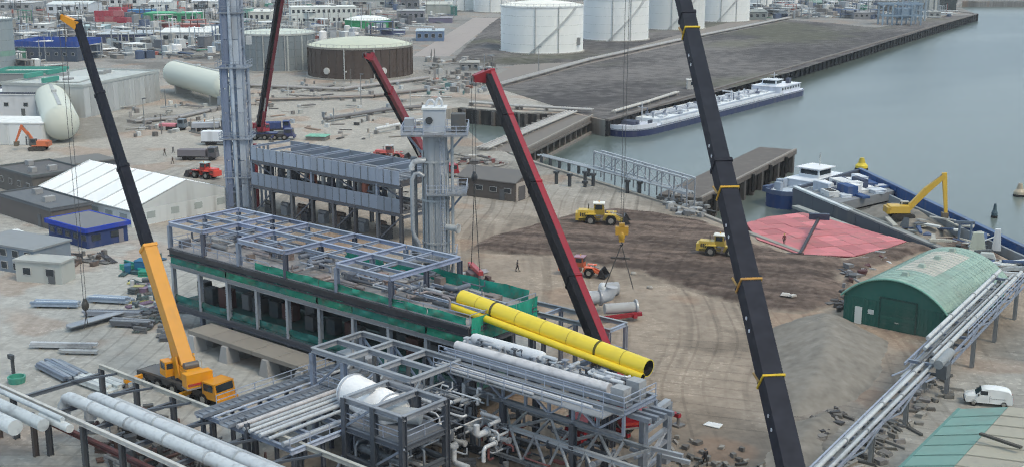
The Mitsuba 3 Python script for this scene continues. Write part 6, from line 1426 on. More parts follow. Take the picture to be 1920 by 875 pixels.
def excavator(label, p, heading, col, joint, stick, k=1.0, cabcol=None, arm=1.0):
    """joint and stick are the boom's knee and the stick's end, in the machine's own frame (ahead, up)."""
    t = thing('excavator', label, 'excavator')
    M = frame(p[0], p[1], p[2], heading) @ np.diag([k, k, k, 1])
    for s in (-1, 1):
        mb = MB(M)
        n = 14; a = np.linspace(0, 2 * np.pi, n, endpoint=False)
        prof = [(1.5 * np.sign(math.cos(x)) + 0.5 * math.cos(x), 0.5 + 0.5 * math.sin(x)) for x in a]
        v = [[x, s * 1.2 - 0.3, z] for x, z in prof] + [[x, s * 1.2 + 0.3, z] for x, z in prof]
        mb.add(v, [[i, (i + 1) % n, n + (i + 1) % n, n + i] for i in range(n)])
        for o_ in (0, n): mb.add([v[o_ + i] for i in range(n)], [[0, i, i + 1] for i in range(1, n - 1)])
        put('track', mb, (0.03, 0.028, 0.027), 'rubber' if False else 'paint', t)
    put('undercarriage', MB(M).box([0, 0, 0.75], [2.4, 2.0, 0.5]), (0.06, 0.05, 0.045), 'paint', t)
    put('house', MB(M).box([-0.7, 0, 1.75], [3.6, 2.7, 1.2], top=(0.94, 0.92)), col, 'gloss', t)
    put('counterweight', MB(M).box([-2.6, 0, 1.6], [0.7, 2.6, 1.1]), tuple(np.array(col) * 0.7), 'gloss', t)
    cab(t, M, (0.75, 0.85, 1.2), (1.6, 0.95, 1.7), cabcol or (0.09, 0.09, 0.09), 'cab')
    J, E_ = np.array(joint, float), np.array(stick, float)
    b0 = np.array([0.9, -0.3, 1.7]); j = np.array([J[0], -0.3, J[1]]); e = np.array([E_[0], -0.3, E_[1]])
    put('boom', MB(M).beam(b0, (b0 + j) / 2 + [0, 0, 0.35], 0.5 * arm, 0.7 * arm, 0.5 * arm, 0.8 * arm).beam((b0 + j) / 2 + [0, 0, 0.35], j, 0.5 * arm, 0.8 * arm, 0.45 * arm, 0.55 * arm), col, 'gloss', t)
    put('stick', MB(M).beam(j + (j - e) / np.linalg.norm(j - e) * 0.5, e, 0.4 * arm, 0.6 * arm, 0.32 * arm, 0.38 * arm), col, 'gloss', t)
    put('boom_rod', MB(M).tube(b0 + [0.5, 0.35, -0.2], (b0 + j) / 2 + [0, 0.35, 0.1], 0.13, n=8), (0.2, 0.2, 0.2), 'steel', t)
    put('stick_rod', MB(M).tube((b0 + j) / 2 + [0, 0, 0.9], j + (j - e) / np.linalg.norm(j - e) * 0.5, 0.11, n=8), (0.25, 0.25, 0.25), 'steel', t)
    put('bucket', MB(M).hexa([[e[0] - .5, -.9, e[2] - 1.0], [e[0] + .3, -.9, e[2] - 1.0], [e[0] + .3, .3, e[2] - 1.0], [e[0] - .5, .3, e[2] - 1.0], [e[0] - .7, -.9, e[2] + .1], [e[0] + .35, -.9, e[2] + .1], [e[0] + .35, .3, e[2] + .1], [e[0] - .7, .3, e[2] + .1]]), (0.16, 0.13, 0.09), 'steel', t)
    return t
excavator('orange excavator with bent arm before the lying tank at the left', at(72, 282), 222, (0.62, 0.16, 0.06), (3.6, 5.6), (5.2, 2.0), 1.0)
def truck(label, p, heading, cabcol, boxcol, L=8.0, h=2.6, cat='lorry'):
    t = thing('lorry', label, cat); M = frame(p[0], p[1], 0, heading)
    put('chassis', MB(M).box([0, 0, 0.85], [L, 2.2, 0.35]), (0.05, 0.05, 0.055), 'paint', t)
    for x in (-L * 0.32, -L * 0.16, L * 0.36):
        for s in (-1, 1): wheel(t, M, x, s * 1.0, 0.52, 0.4, False)
    cab(t, M, (L / 2 - 0.9, 0, 0.8), (2.0, 2.4, 2.2), cabcol)
    put('box', MB(M).box([-1.2, 0, 1.05 + h / 2], [L - 2.6, 2.5, h]), boxcol, 'wall', t)
    return t
truck('white box lorry beside the steel tower', at(412, 272), 40, (0.7, 0.72, 0.74), (0.66, 0.7, 0.75), 8.5, 2.4)
truck('dark lorry with grey load before the white box lorry', at(372, 300), 36, (0.09, 0.09, 0.11), (0.17, 0.16, 0.18), 9.0, 1.4)
truck('grey lorry with silver load behind the white box lorry', at(395, 246), 46, (0.10, 0.12, 0.17), (0.40, 0.43, 0.48), 9.5, 1.2)
truck('dark blue lorry right of the dark red boom foot', at(518, 248), 44, (0.02, 0.04, 0.16), (0.035, 0.06, 0.18), 7.5, 1.6)
truck('red and grey flatbed lorry with pink load far left of the tower', at(325, 244), 34, (0.16, 0.2, 0.24), (0.58, 0.2, 0.24), 7.0, 0.6)
def van(label, p, heading, col):
    t = thing('van', label, 'van'); M = frame(p[0], p[1], 0, heading)
    prof = [(-2.35, 0.42), (2.3, 0.42), (2.45, 0.7), (2.4, 0.92), (2.1, 1.08), (1.35, 1.25), (0.78, 1.76), (0.45, 1.9), (-0.2, 1.97), (-1.2, 1.94), (-1.9, 1.82), (-2.25, 1.55), (-2.42, 1.1), (-2.45, 0.8)]
    mb = MB(M); n = len(prof)
    for w0, w1 in ((-0.92, 0.92),):
        a = [[x, w0 * (0.88 if z > 1.3 else 1), z] for x, z in prof]; b = [[x, w1 * (0.88 if z > 1.3 else 1), z] for x, z in prof]
        for i in range(n):
            j = (i + 1) % n; mb.add([a[i], a[j], b[j], b[i]], [[0, 1, 2, 3]])
        v, f = trimesh.creation.triangulate_polygon(Polygon(prof), engine='earcut')
        for side, s in ((a, 1), (b, -1)):
            mb.add(side, np.asarray(f)[:, ::s] if len(v) == n else [[0, i, i + 1] for i in range(1, n - 1)])
    put('body', mb, col, 'gloss', t, jit=0)
    put('windscreen', MB(M).hexa([[1.33, -.72, 1.28], [1.36, -.72, 1.28], [1.36, .72, 1.28], [1.33, .72, 1.28], [.80, -.70, 1.82], [.83, -.70, 1.82], [.83, .70, 1.82], [.80, .70, 1.82]]), None, 'window_glass', t)
    for s in (-1, 1):
        put('side_window', MB(M).box([0.55, s * 0.86, 1.55], [0.75, 0.08, 0.42]), None, 'window_glass', t)
        for x in (-1.5, 1.55): wheel(t, M, x, s * 0.8, 0.36, 0.24)
        put('headlight', MB(M).box([2.36, s * 0.66, 0.98], [0.12, 0.3, 0.2]), (0.6, 0.62, 0.62), 'gloss', t)
    for s in (-1, 1): put('mirror', MB(M).box([1.1, s * 1.05, 1.35], [.12, .2, .22]), (0.05, 0.05, 0.05), 'paint', t); put('door_seam', MB(M).box([-.05, s * .925, .9], [.03, .02, .75]).box([-.9, s * .925, 1.0], [1.6, .02, .03]), (0.2, 0.2, 0.2), 'paint', t)
    put('tail_light', MB(M).box([-2.44, .75, .95], [.06, .14, .35]).box([-2.44, -.75, .95], [.06, .14, .35]), (0.4, 0.02, 0.02), 'gloss', t)
    put('bumper', MB(M).box([2.45, 0, 0.55], [0.12, 1.7, 0.25]), (0.06, 0.06, 0.065), 'paint', t)
    return t
van('rounded white van parked beside the turquoise corner roof', at(1852, 757), 204, (0.82, 0.86, 0.86))

# ------------------------------------------------------------------ ships
def hull_outline(L, B, bow=9.0, stern=4.0, n=10):
    pts = []
    for a in np.linspace(0, 1, n): pts.append((L / 2 - bow + bow * math.sin(a * math.pi / 2), -B / 2 * math.cos(a * math.pi / 2) ** 0.75))
    pts += [(x, -y) for x, y in pts[::-1]]
    for a in np.linspace(0, 1, 5): pts.append((-L / 2 + stern - stern * math.sin(a * math.pi / 2), B / 2 - B * 0.12 * a))
    pts += [(x, -y) for x, y in pts[-5:][::-1]]
    out = [pts[0]]
    for p in pts[1:]:
        if math.hypot(p[0] - out[-1][0], p[1] - out[-1][1]) > 1e-3: out.append(p)
    return out
tk = thing('tanker_barge', 'long white decked tanker barge with dark blue hull moored along the pier', 'tanker barge')
bow, stern_ = at(1166, 264, WL), at(1500, 178, WL)
L = float(np.linalg.norm(bow - stern_)) - 3; cen = (bow + stern_) / 2 + (stern_ - bow) / np.linalg.norm(stern_ - bow) * 3.5; hd = math.degrees(math.atan2(*(bow - stern_)[1::-1]))
cen = cen + np.array([*( -np.array([math.cos(math.radians(hd - 90)), math.sin(math.radians(hd - 90))]) * 0), 0])
perp = np.array([math.cos(math.radians(hd - 90)), math.sin(math.radians(hd - 90)), 0])
M = frame(*(cen + perp * 4.9)[:2], WL, hd); B_ = 13.5
ol = hull_outline(L, B_, 11, 5)
put('hull', MB(M).prism(ol, -0.8, 2.1), (0.012, 0.022, 0.085), 'gloss', tk)
put('rubbing_strake', MB(M).prism([(x * 1.002, y * 1.02) for x, y in ol], 1.75, 2.0), (0.30, 0.33, 0.40), 'gloss', tk)
put('deck', MB(M).prism([(x * 0.995, y * 0.97) for x, y in ol], 2.1, 2.16), (0.56, 0.60, 0.68), 'wall', tk)
def bulwark(t, M, pts, z0, z1, th, col, name='bulwark'):
    for (x0, y0), (x1, y1) in zip(pts[:-1], pts[1:]):
        put(name, MB(M).beam([x0, y0, (z0 + z1) / 2], [x1, y1, (z0 + z1) / 2], th, z1 - z0), col, 'gloss', t, jit=0.01)
bowpts = [p for p in ol if p[0] > L / 2 - 15]
bulwark(tk, M, bowpts, 2.1, 3.3, 0.35, (0.66, 0.69, 0.76))
put('foredeck', MB(M).prism([(x * 0.99, y * 0.94) for x, y in bowpts], 2.3, 2.5), (0.52, 0.55, 0.66), 'wall', tk)
x0, x1 = -L / 2 + 24, L / 2 - 17
put('trunk_deck', MB(M).box([(x0 + x1) / 2, 0, 2.7], [x1 - x0, 9.4, 1.1]), (0.68, 0.72, 0.74), 'wall', tk)
for s in (-1, 1):
    put('side_rail', MB(M).box([(x0 + x1) / 2, s * 6.6, 2.5], [x1 - x0 + 6, 0.3, 0.7]), (0.62, 0.66, 0.72), 'gloss', tk)
    put('gangway', MB(M).box([(x0 + x1) / 2, s * 4.9, 3.3], [x1 - x0, 0.5, 0.12]), (0.60, 0.63, 0.68), 'gloss', tk)
for k, y in enumerate((-1.6, -0.8, 0.0, 0.8, 1.6)):
    put('cargo_pipe', MB(M).tube([x0 + 2, y, 3.7], [x1 - 3 - k * 2, y, 3.7], 0.24, n=8), (0.62, 0.65, 0.69) if k % 2 else (0.38, 0.41, 0.47), 'steel', tk)
for i in range(11):
    x = x0 + 4 + i * (x1 - x0 - 8) / 10
    put('hatch', MB(M).box([x, -2.8 if i % 2 else 2.8, 3.5], [2.0, 1.6, 0.6]), (0.66, 0.69, 0.72), 'gloss', tk)
    put('valve', MB(M).tube([x + 2.5, 1.4, 3.3], [x + 2.5, 1.4, 4.6], 0.2, n=8).box([x + 2.5, 1.4, 4.6], [0.6, 0.6, 0.15]), (0.16, 0.18, 0.24), 'steel', tk)
    put('cross_pipe', MB(M).tube([x, -4.2, 3.55], [x, 4.2, 3.55], 0.16, n=8), (0.45, 0.48, 0.54), 'steel', tk)
for i in range(40):
    x, y = rng.uniform(x0 + 1, x1 - 1), rng.uniform(-4.3, 4.3)
    c_ = [(0.70, 0.73, 0.77), (0.30, 0.34, 0.42), (0.12, 0.14, 0.2), (0.55, 0.59, 0.66)][i % 4]
    if i % 3: put('deck_fitting', MB(M).box([x, y, 3.6], [rng.uniform(.5, 1.8), rng.uniform(.4, 1.4), rng.uniform(.4, 1.0)]), c_, 'paint', tk)
    else: put('vent_post', MB(M).tube([x, y, 3.2], [x, y, rng.uniform(4.2, 5.6)], 0.17, n=8), c_, 'steel', tk)
for x in (-6, 6): put('deck_crane', MB(M).tube([x, 3.4, 3.2], [x, 3.4, 6.4], 0.3, n=10).beam([x, 3.4, 6.2], [x + 6, 3.0, 7.0], 0.35, 0.4), (0.60, 0.63, 0.7), 'steel', tk)
put('windlass', MB(M).box([L / 2 - 8, 0, 3.0], [3.0, 4.2, 1.1]).tube([L / 2 - 8, -2.6, 3.3], [L / 2 - 8, 2.6, 3.3], 0.55, n=12), (0.09, 0.10, 0.15), 'steel', tk)
for s in (-1, 1): put('bollard', MB(M).tube([L / 2 - 12.5, s * 3.5, 2.4], [L / 2 - 12.5, s * 3.5, 3.4], 0.4, n=10).tube([L / 2 - 13.7, s * 3.5, 2.4], [L / 2 - 13.7, s * 3.5, 3.4], 0.4, n=10), (0.08, 0.09, 0.12), 'steel', tk)
put('mast', MB(M).tube([L / 2 - 14.5, 0, 2.3], [L / 2 - 14.5, 0, 8.0], 0.16, n=8).beam([L / 2 - 14.5, -1.4, 6.6], [L / 2 - 14.5, 1.4, 6.6], 0.15), (0.62, 0.64, 0.68), 'steel', tk)
xs = -L / 2 + 11.5
put('deck_house', MB(M).box([xs, 0, 3.2], [17, 10.4, 2.2]), (0.62, 0.66, 0.74), 'gloss', tk)
put('house_roof', MB(M).box([xs, 0, 4.38], [17.6, 11, 0.16]), (0.70, 0.73, 0.78), 'gloss', tk)
for i in range(7):
    for s in (-1, 1): put('window', MB(M).box([xs - 7 + i * 2.3, s * 5.23, 3.5], [1.2, 0.08, 0.8]), None, 'window_glass', tk)
k = put('wheelhouse', MB(M).box([xs + 4, 0, 5.35], [5.0, 5.4, 1.8], top=(0.92, 0.95)), (0.66, 0.70, 0.77), 'gloss', tk)
for s in (-1, 1): put('window', MB(M).box([xs + 4, s * 2.7, 5.6], [4.0, 0.08, 1.0]), None, 'window_glass', k)
for s in (-1, 1): put('window', MB(M).box([xs + 4 + s * 2.48, 0, 5.6], [0.1, 4.4, 1.0]), None, 'window_glass', k)
put('wheelhouse_roof', MB(M).box([xs + 4, 0, 6.32], [5.6, 6.0, 0.18]), (0.72, 0.75, 0.79), 'gloss', tk)
put('funnel', MB(M).box([xs - 4, 2.6, 5.3], [2.0, 1.2, 1.8]), (0.05, 0.06, 0.10), 'gloss', tk)
put('lifeboat', MB(M).capsule([xs - 6, -2.8, 5.1], [xs - 3, -2.8, 5.1], 0.7, 14, 5), (0.45, 0.48, 0.56), 'gloss', tk)
put('mast', MB(M).tube([xs + 2.4, 0, 6.3], [xs + 2.4, 0, 8.6], 0.14, n=8).beam([xs + 2.4, -1.3, 7.8], [xs + 2.4, 1.3, 7.8], 0.14), (0.60, 0.63, 0.68), 'steel', tk)

# the open cargo barge at the yard quay
cb = thing('cargo_barge', 'open cargo barge with grey near side and blue far side, yellow excavator in its hold', 'cargo barge')
n0, n1, f0, f1 = at(1490, 352, 1.0), at(1868, 500, 1.0), at(1612, 322, 1.0), at(1990, 498, 1.0)
def strip(a, b, z0a, z0b, z1a, z1b, th, col, name, mat='wall', n=8, t=cb):
    for i in range(n):
        p, q = a + (b - a) * i / n, a + (b - a) * ((i + 1) / n - 0.002)
        za, zb, ya, yb = (z0a + (z0b - z0a) * i / n, z0a + (z0b - z0a) * (i + 1) / n, z1a + (z1b - z1a) * i / n, z1a + (z1b - z1a) * (i + 1) / n)
        d_ = (q - p)[:2]; d_ = d_ / np.linalg.norm(d_); s_ = np.array([-d_[1], d_[0]]) * th / 2
        put(name, MB().hexa([[*(p[:2] - s_), za], [*(q[:2] - s_), zb], [*(q[:2] + s_), zb], [*(p[:2] + s_), za], [*(p[:2] - s_), ya], [*(q[:2] - s_), yb], [*(q[:2] + s_), yb], [*(p[:2] + s_), ya]]), col, mat, t, jit=0.06)
strip(n0, n1, WL - .5, WL - .5, 1.0, 0.2, 0.7, (0.10, 0.115, 0.14), 'side_plate')
strip(n0 + [0, 0, 0], n0 + (n1 - n0) * 0.34, 1.0, 0.7, 1.35, 1.05, 0.9, (0.62, 0.66, 0.68), 'gunwale', 'gloss', 4)
strip(n0 + (n1 - n0) * 0.34, n1, 0.72, 0.2, 1.0, 0.5, 0.8, (0.28, 0.29, 0.29), 'gunwale', 'wall', 5)
strip(n0 + (n1 - n0) * .12 + np.array([-2.4, -2.6, 0]), n1 + np.array([-1.6, -1.6, 0]), -1.4, -0.9, -0.9, -0.2, 1.5, (0.33, 0.35, 0.34), 'side_deck')
strip(f0, f1, WL - .5, WL - .5, 1.6, 1.2, 0.7, (0.016, 0.075, 0.24), 'side_plate')
strip(f0, f1, 1.6, 1.2, 1.8, 1.4, 0.9, (0.05, 0.10, 0.22), 'gunwale', 'gloss', 5)
strip(n0, f0, WL - .5, WL - .5, 1.0, 1.6, 0.7, (0.07, 0.09, 0.13), 'bow_plate', 'wall', 3)
P8 = [n0 + (n1 - n0) * 0.02, n1, f1, f0 + (f1 - f0) * 0.02]
put('hold_floor', MB().prism([tuple(p[:2]) for p in P8], -3.0, -1.4), (0.11, 0.115, 0.115), 'wall', cb)
lerp2 = lambda s, t_: (n0 + (n1 - n0) * s) * (1 - t_) + (f0 + (f1 - f0) * s) * t_
fd = [lerp2(0.015, 0.04), lerp2(0.24, 0.04), lerp2(0.24, 0.96), lerp2(0.015, 0.96)]
put('foredeck', MB().prism([tuple(p[:2]) for p in fd], -1.0, 0.75), (0.20, 0.22, 0.24), 'wall', cb)
for i in range(34):
    s, t_ = rng.uniform(0.025, 0.225), rng.uniform(0.1, 0.92); p = lerp2(s, t_); sz = np.array([rng.uniform(1.0, 5.0), rng.uniform(.6, 3.0), rng.uniform(.25, 1.0) if i % 5 else 1.9])
    c_ = [(0.78, 0.81, 0.83), (0.03, 0.08, 0.22), (0.66, 0.71, 0.78), (0.80, 0.82, 0.84), (0.05, 0.07, 0.13), (0.52, 0.60, 0.70)][i % 6]
    k = put('deck_box', MB().box([*p[:2], 0.75 + sz[2] / 2], sz, -36 + rng.normal() * 9), c_, 'wall', cb)
    if i % 2 == 0: put('lid', MB().box([*p[:2], 0.79 + sz[2]], [sz[0] * 1.06, sz[1] * 1.06, 0.1], -36), tuple(np.array(c_) * 0.85), 'wall', k)
p = lerp2(0.15, 0.17); put('hatch', MB().box([*p[:2], 1.3], [3.4, 2.2, 1.1], -36), (0.70, 0.73, 0.74), 'wall', cb); put('hatch_opening', MB().box([*p[:2], 1.88], [2.5, 1.5, 0.08], -36), (0.012, 0.015, 0.02), 'paint', cb)
for i in range(12):
    a_, b_ = lerp2(0.04 + .015 * i, 0.1), lerp2(0.05 + .015 * i, 0.9)
    if i % 3 == 0: put('deck_pipe', MB().tube([*a_[:2], 1.1], [*b_[:2], 1.1], 0.12, n=6), (0.5, 0.54, 0.58), 'steel', cb)
# cargo heap and wreckage in the hold
def heap(s0, s1, t0, t1, h, col, name, seed, z=-1.4, n=14, mat='sand', parent=cb):
    r = np.random.default_rng(seed); V = []
    for i in range(n + 1):
        for j in range(n + 1):
            p = lerp2(s0 + (s1 - s0) * i / n, t0 + (t1 - t0) * j / n)
            hh = h * math.sin(math.pi * i / n) ** 0.6 * math.sin(math.pi * j / n) ** 0.6 * (0.8 + 0.4 * r.random())
            V.append([p[0], p[1], z + hh])
    f = [[i * (n + 1) + j, (i + 1) * (n + 1) + j, (i + 1) * (n + 1) + j + 1, i * (n + 1) + j + 1] for i in range(n) for j in range(n)]
    put(name, MB().add(V, f), None, mat, parent)
heap(0.27, 0.62, 0.06, 0.92, 2.8, None, 'cargo_heap', 3)
heap(0.60, 0.98, 0.04, 0.8, 1.9, None, 'cargo_heap', 4, mat='soil')
strip(lerp2(0.25, 0.08), lerp2(0.82, 0.10), -1.0, -1.0, 0.9, 0.3, 0.5, (0.26, 0.28, 0.27), 'coaming', 'wall', 6)
strip(lerp2(0.28, 0.78), lerp2(0.92, 0.86), -1.0, -1.0, 1.0, 0.6, 0.5, (0.22, 0.25, 0.28), 'coaming', 'wall', 6)
for i in range(60):
    s, t_ = rng.uniform(0.52, 1.0), rng.uniform(0.05, 0.9); p = lerp2(s, t_)
    c_ = [(0.55, 0.58, 0.58), (0.1, 0.115, 0.13), (0.34, 0.36, 0.36), (0.06, 0.1, 0.2), (0.42, 0.42, 0.38)][i % 5]
    dv_ = rng.normal(size=3) * [1, 1, .22]; dv_ /= np.linalg.norm(dv_); l_ = rng.uniform(1, 4.5); z_ = rng.uniform(0, 1.4)
    put('scrap_plate', MB().beam([p[0] - dv_[0] * l_ / 2, p[1] - dv_[1] * l_ / 2, z_ - dv_[2] * l_ / 2], [p[0] + dv_[0] * l_ / 2, p[1] + dv_[1] * l_ / 2, z_ + dv_[2] * l_ / 2], rng.uniform(.3, 1.8), rng.uniform(.08, .4), rng.uniform(.2, 1.2)), c_, 'wall', cb)
p = at(1808, 452, 0)
for s in (-0.8, 0.8): put('ladder_post', MB().beam([p[0] + s, p[1] + s * .6, -1], [p[0] + s, p[1] + s * .6, 3.2], 0.3), (0.20, 0.27, 0.36), 'steel', cb)
put('ladder_head', MB().beam([p[0] - 1.6, p[1] - 1.0, 3.2], [p[0] + 1.2, p[1] + .8, 3.2], 0.4), (0.13, 0.17, 0.22), 'steel', cb)
for px, py, sz, c_ in ((1832, 470, (2.6, 1.6, 3.0), (0.50, 0.54, 0.46)), (1868, 468, (1.4, 1.2, 3.4), (0.60, 0.64, 0.68)), (1850, 490, (3.0, 2.0, 1.4), (0.42, 0.45, 0.44))):
    p = at(px, py, 0.5); put('deck_post', MB().box([*p[:2], 0.5 + sz[2] / 2], sz, 20, top=(0.6, 0.6)), c_, 'wall', cb)
for k in range(3):
    put('spar', MB().beam(at(1800 + k * 16, 500 + k * 4, 1.2), at(1935, 488 + k * 14, 1.0 - k * .3), 0.55), ((0.66, 0.68, 0.68), (0.45, 0.48, 0.5), (0.60, 0.63, 0.64))[k], 'steel', cb)
e_ = at(1690, 408, 1.0)
excavator('yellow excavator with long raised arm standing in the open cargo barge', np.array([e_[0], e_[1], 0.9]), 40, (0.62, 0.40, 0.05), (6.9, 7.7), (7.7, 1.0), 1.0, (0.4, 0.4, 0.36), 1.35)

# pusher boat with white wheelhouse beyond it
pb = thing('pusher_boat', 'blue hulled pusher boat with white wheelhouse beyond the cargo barge bow', 'boat')
bdir = (f0 - n0)[:2]; bdir = bdir / np.linalg.norm(bdir); bn = np.array([-bdir[1], bdir[0]])
c_ = (n0[:2] + f0[:2]) / 2; bn = bn if bn @ (c_ - n1[:2]) > 0 else -bn
c_ = c_ + bn * 6.0 + bdir * 3.2
M = frame(c_[0], c_[1], WL - 0.4, math.degrees(math.atan2(-bdir[1], -bdir[0])))
ol = hull_outline(26, 9, 6, 3)
put('hull', MB(M).prism(ol, -0.6, 3.2), (0.015, 0.05, 0.17), 'gloss', pb)
put('deck', MB(M).prism([(x * .985, y * .95) for x, y in ol], 3.2, 3.26), (0.45, 0.52, 0.60), 'wall', pb)
bulwark(pb, M, [q_ for q_ in ol if q_[0] > 6], 3.2, 4.1, 0.25, (0.10, 0.14, 0.24))
put('deck_house', MB(M).box([-2, 0, 4.1], [13, 6.4, 1.8]), (0.60, 0.65, 0.72), 'gloss', pb)
put('house_roof', MB(M).box([-2, 0, 5.1], [13.6, 7.0, 0.16]), (0.66, 0.70, 0.74), 'gloss', pb)
for i in range(5):
    for s in (-1, 1): put('window', MB(M).box([-7 + i * 2.5, s * 3.23, 4.3], [1.3, 0.08, 0.8]), None, 'window_glass', pb)
k = put('wheelhouse', MB(M).box([-1.5, 0, 6.1], [5, 4.8, 1.9], top=(0.92, 0.94)), (0.66, 0.70, 0.75), 'gloss', pb)
for s in (-1, 1):
    put('window', MB(M).box([-1.5, s * 2.38, 6.3], [4.0, 0.1, 0.9]), None, 'window_glass', k)
    put('window', MB(M).box([-1.5 + s * 2.46, 0, 6.3], [0.1, 4.0, 0.9]), None, 'window_glass', k)
put('wheelhouse_roof', MB(M).box([-1.5, 0, 7.15], [6.2, 5.8, 0.2]), (0.78, 0.80, 0.82), 'gloss', pb)
for i in range(34):
    x, y = rng.uniform(-12, 11), rng.choice([-1, 1]) * rng.uniform(1.5, 3.9)
    put('deck_gear', MB(M).box([x, y, 3.3 + .5 * (i % 3) * .8], [rng.uniform(.5, 2), rng.uniform(.4, 1.5), 0.5 + (i % 3) * .7]), [(0.6, 0.64, 0.68), (0.05, 0.08, 0.16), (0.36, 0.42, 0.5)][i % 3] if i != 7 else (0.5, 0.16, 0.12), 'paint', pb)
put('mast', MB(M).tube([-3, 0, 7.2], [-3, 0, 9.8], 0.13, n=8), (0.5, 0.52, 0.5), 'steel', pb)
rail(pb, [], 0) if False else None
# buoys
def buoy(label, px, py, r, col):
    p = at(px, py, WL); t = thing('buoy', label, 'buoy')
    put('float', MB().lathe([(0.01, WL - 0.5), (r * .8, WL - 0.3), (r, WL + 0.5), (r, WL + 1.0), (r * .6, WL + 1.6)], [p[0], p[1], 0], 20), col, 'gloss', t)
    put('cage', MB().lathe([(r * .6, WL + 1.6), (r * .35, WL + 2.8), (0.01, WL + 2.85)], [p[0], p[1], 0], 14), tuple(np.array(col) * 0.8), 'gloss', t)
    put('fender', MB().lathe([(r * 1.0, WL - .05), (r * 1.1, WL + .2), (r * 1.0, WL + .45)], [p[0], p[1], 0], 20), (0.06, 0.05, 0.05), 'rubber', t)
buoy('bright yellow mooring buoy on the water behind the pusher boat', 1615, 318, 1.45, (0.72, 0.55, 0.03))
buoy('beige mooring buoy at the right picture edge', 1911, 368, 1.2, (0.45, 0.38, 0.28))
buoy('small dark buoy on the water beyond the blue barge side', 1864, 408, 0.6, (0.05, 0.09, 0.11))

# red decked pontoon by the yard
rp = thing('red_pontoon', 'faded red flat pontoon between the brown soil and the grey cargo barge', 'pontoon')
rpoly = [at(1398, 418, .15), at(1440, 406, .15), at(1505, 399, .15), at(1545, 408, .15), at(1700, 452, .15), at(1660, 466, .15), at(1600, 480, .15), at(1500, 477, .15), at(1420, 448, .15)]
P = Polygon([tuple(p[:2]) for p in rpoly])
put('hull', MB().prism(P.exterior.coords[:-1], -5.0, 0.10), (0.15, 0.035, 0.04), 'wall', rp)
minx, miny, maxx, maxy = P.bounds
from shapely import affinity
from shapely.geometry import box as shbox
PR = affinity.rotate(P, 33, origin=P.centroid); x0_, y0_, x1_, y1_ = PR.bounds
for i in range(9):
    for j in range(7):
        c_ = shbox(x0_ + (x1_ - x0_) * i / 9 + .04, y0_ + (y1_ - y0_) * j / 7 + .04, x0_ + (x1_ - x0_) * (i + 1) / 9, y0_ + (y1_ - y0_) * (j + 1) / 7)
        g = affinity.rotate(c_.intersection(PR), -33, origin=P.centroid)
        if g.is_empty or g.area < 0.4 or g.geom_type != 'Polygon': continue
        put('deck_plate', MB().prism(list(g.exterior.coords)[:-1], 0.10, 0.14 + 0.10 * rng.random()), (0.52, 0.18, 0.195), 'wall', rp, jit=0.11)
dv = thing('loading_spout', 'dark slanting pole with bracket standing on the red pontoon', 'pole')
a, b = at(1500, 476, 0.2), at(1536, 408, 2.5)
put('pole', MB().beam(a, b, 0.42, 0.5), (0.03, 0.03, 0.036), 'steel', dv)
put('head', MB().box(b + [0, 0, 0.2], [3.4, 1.0, 1.0], 30), (0.035, 0.05, 0.09), 'steel', dv)
put('foot', MB().beam(a - RIGHT * 2.2, a + RIGHT * 0.6, 0.35), (0.04, 0.03, 0.032), 'steel', dv)

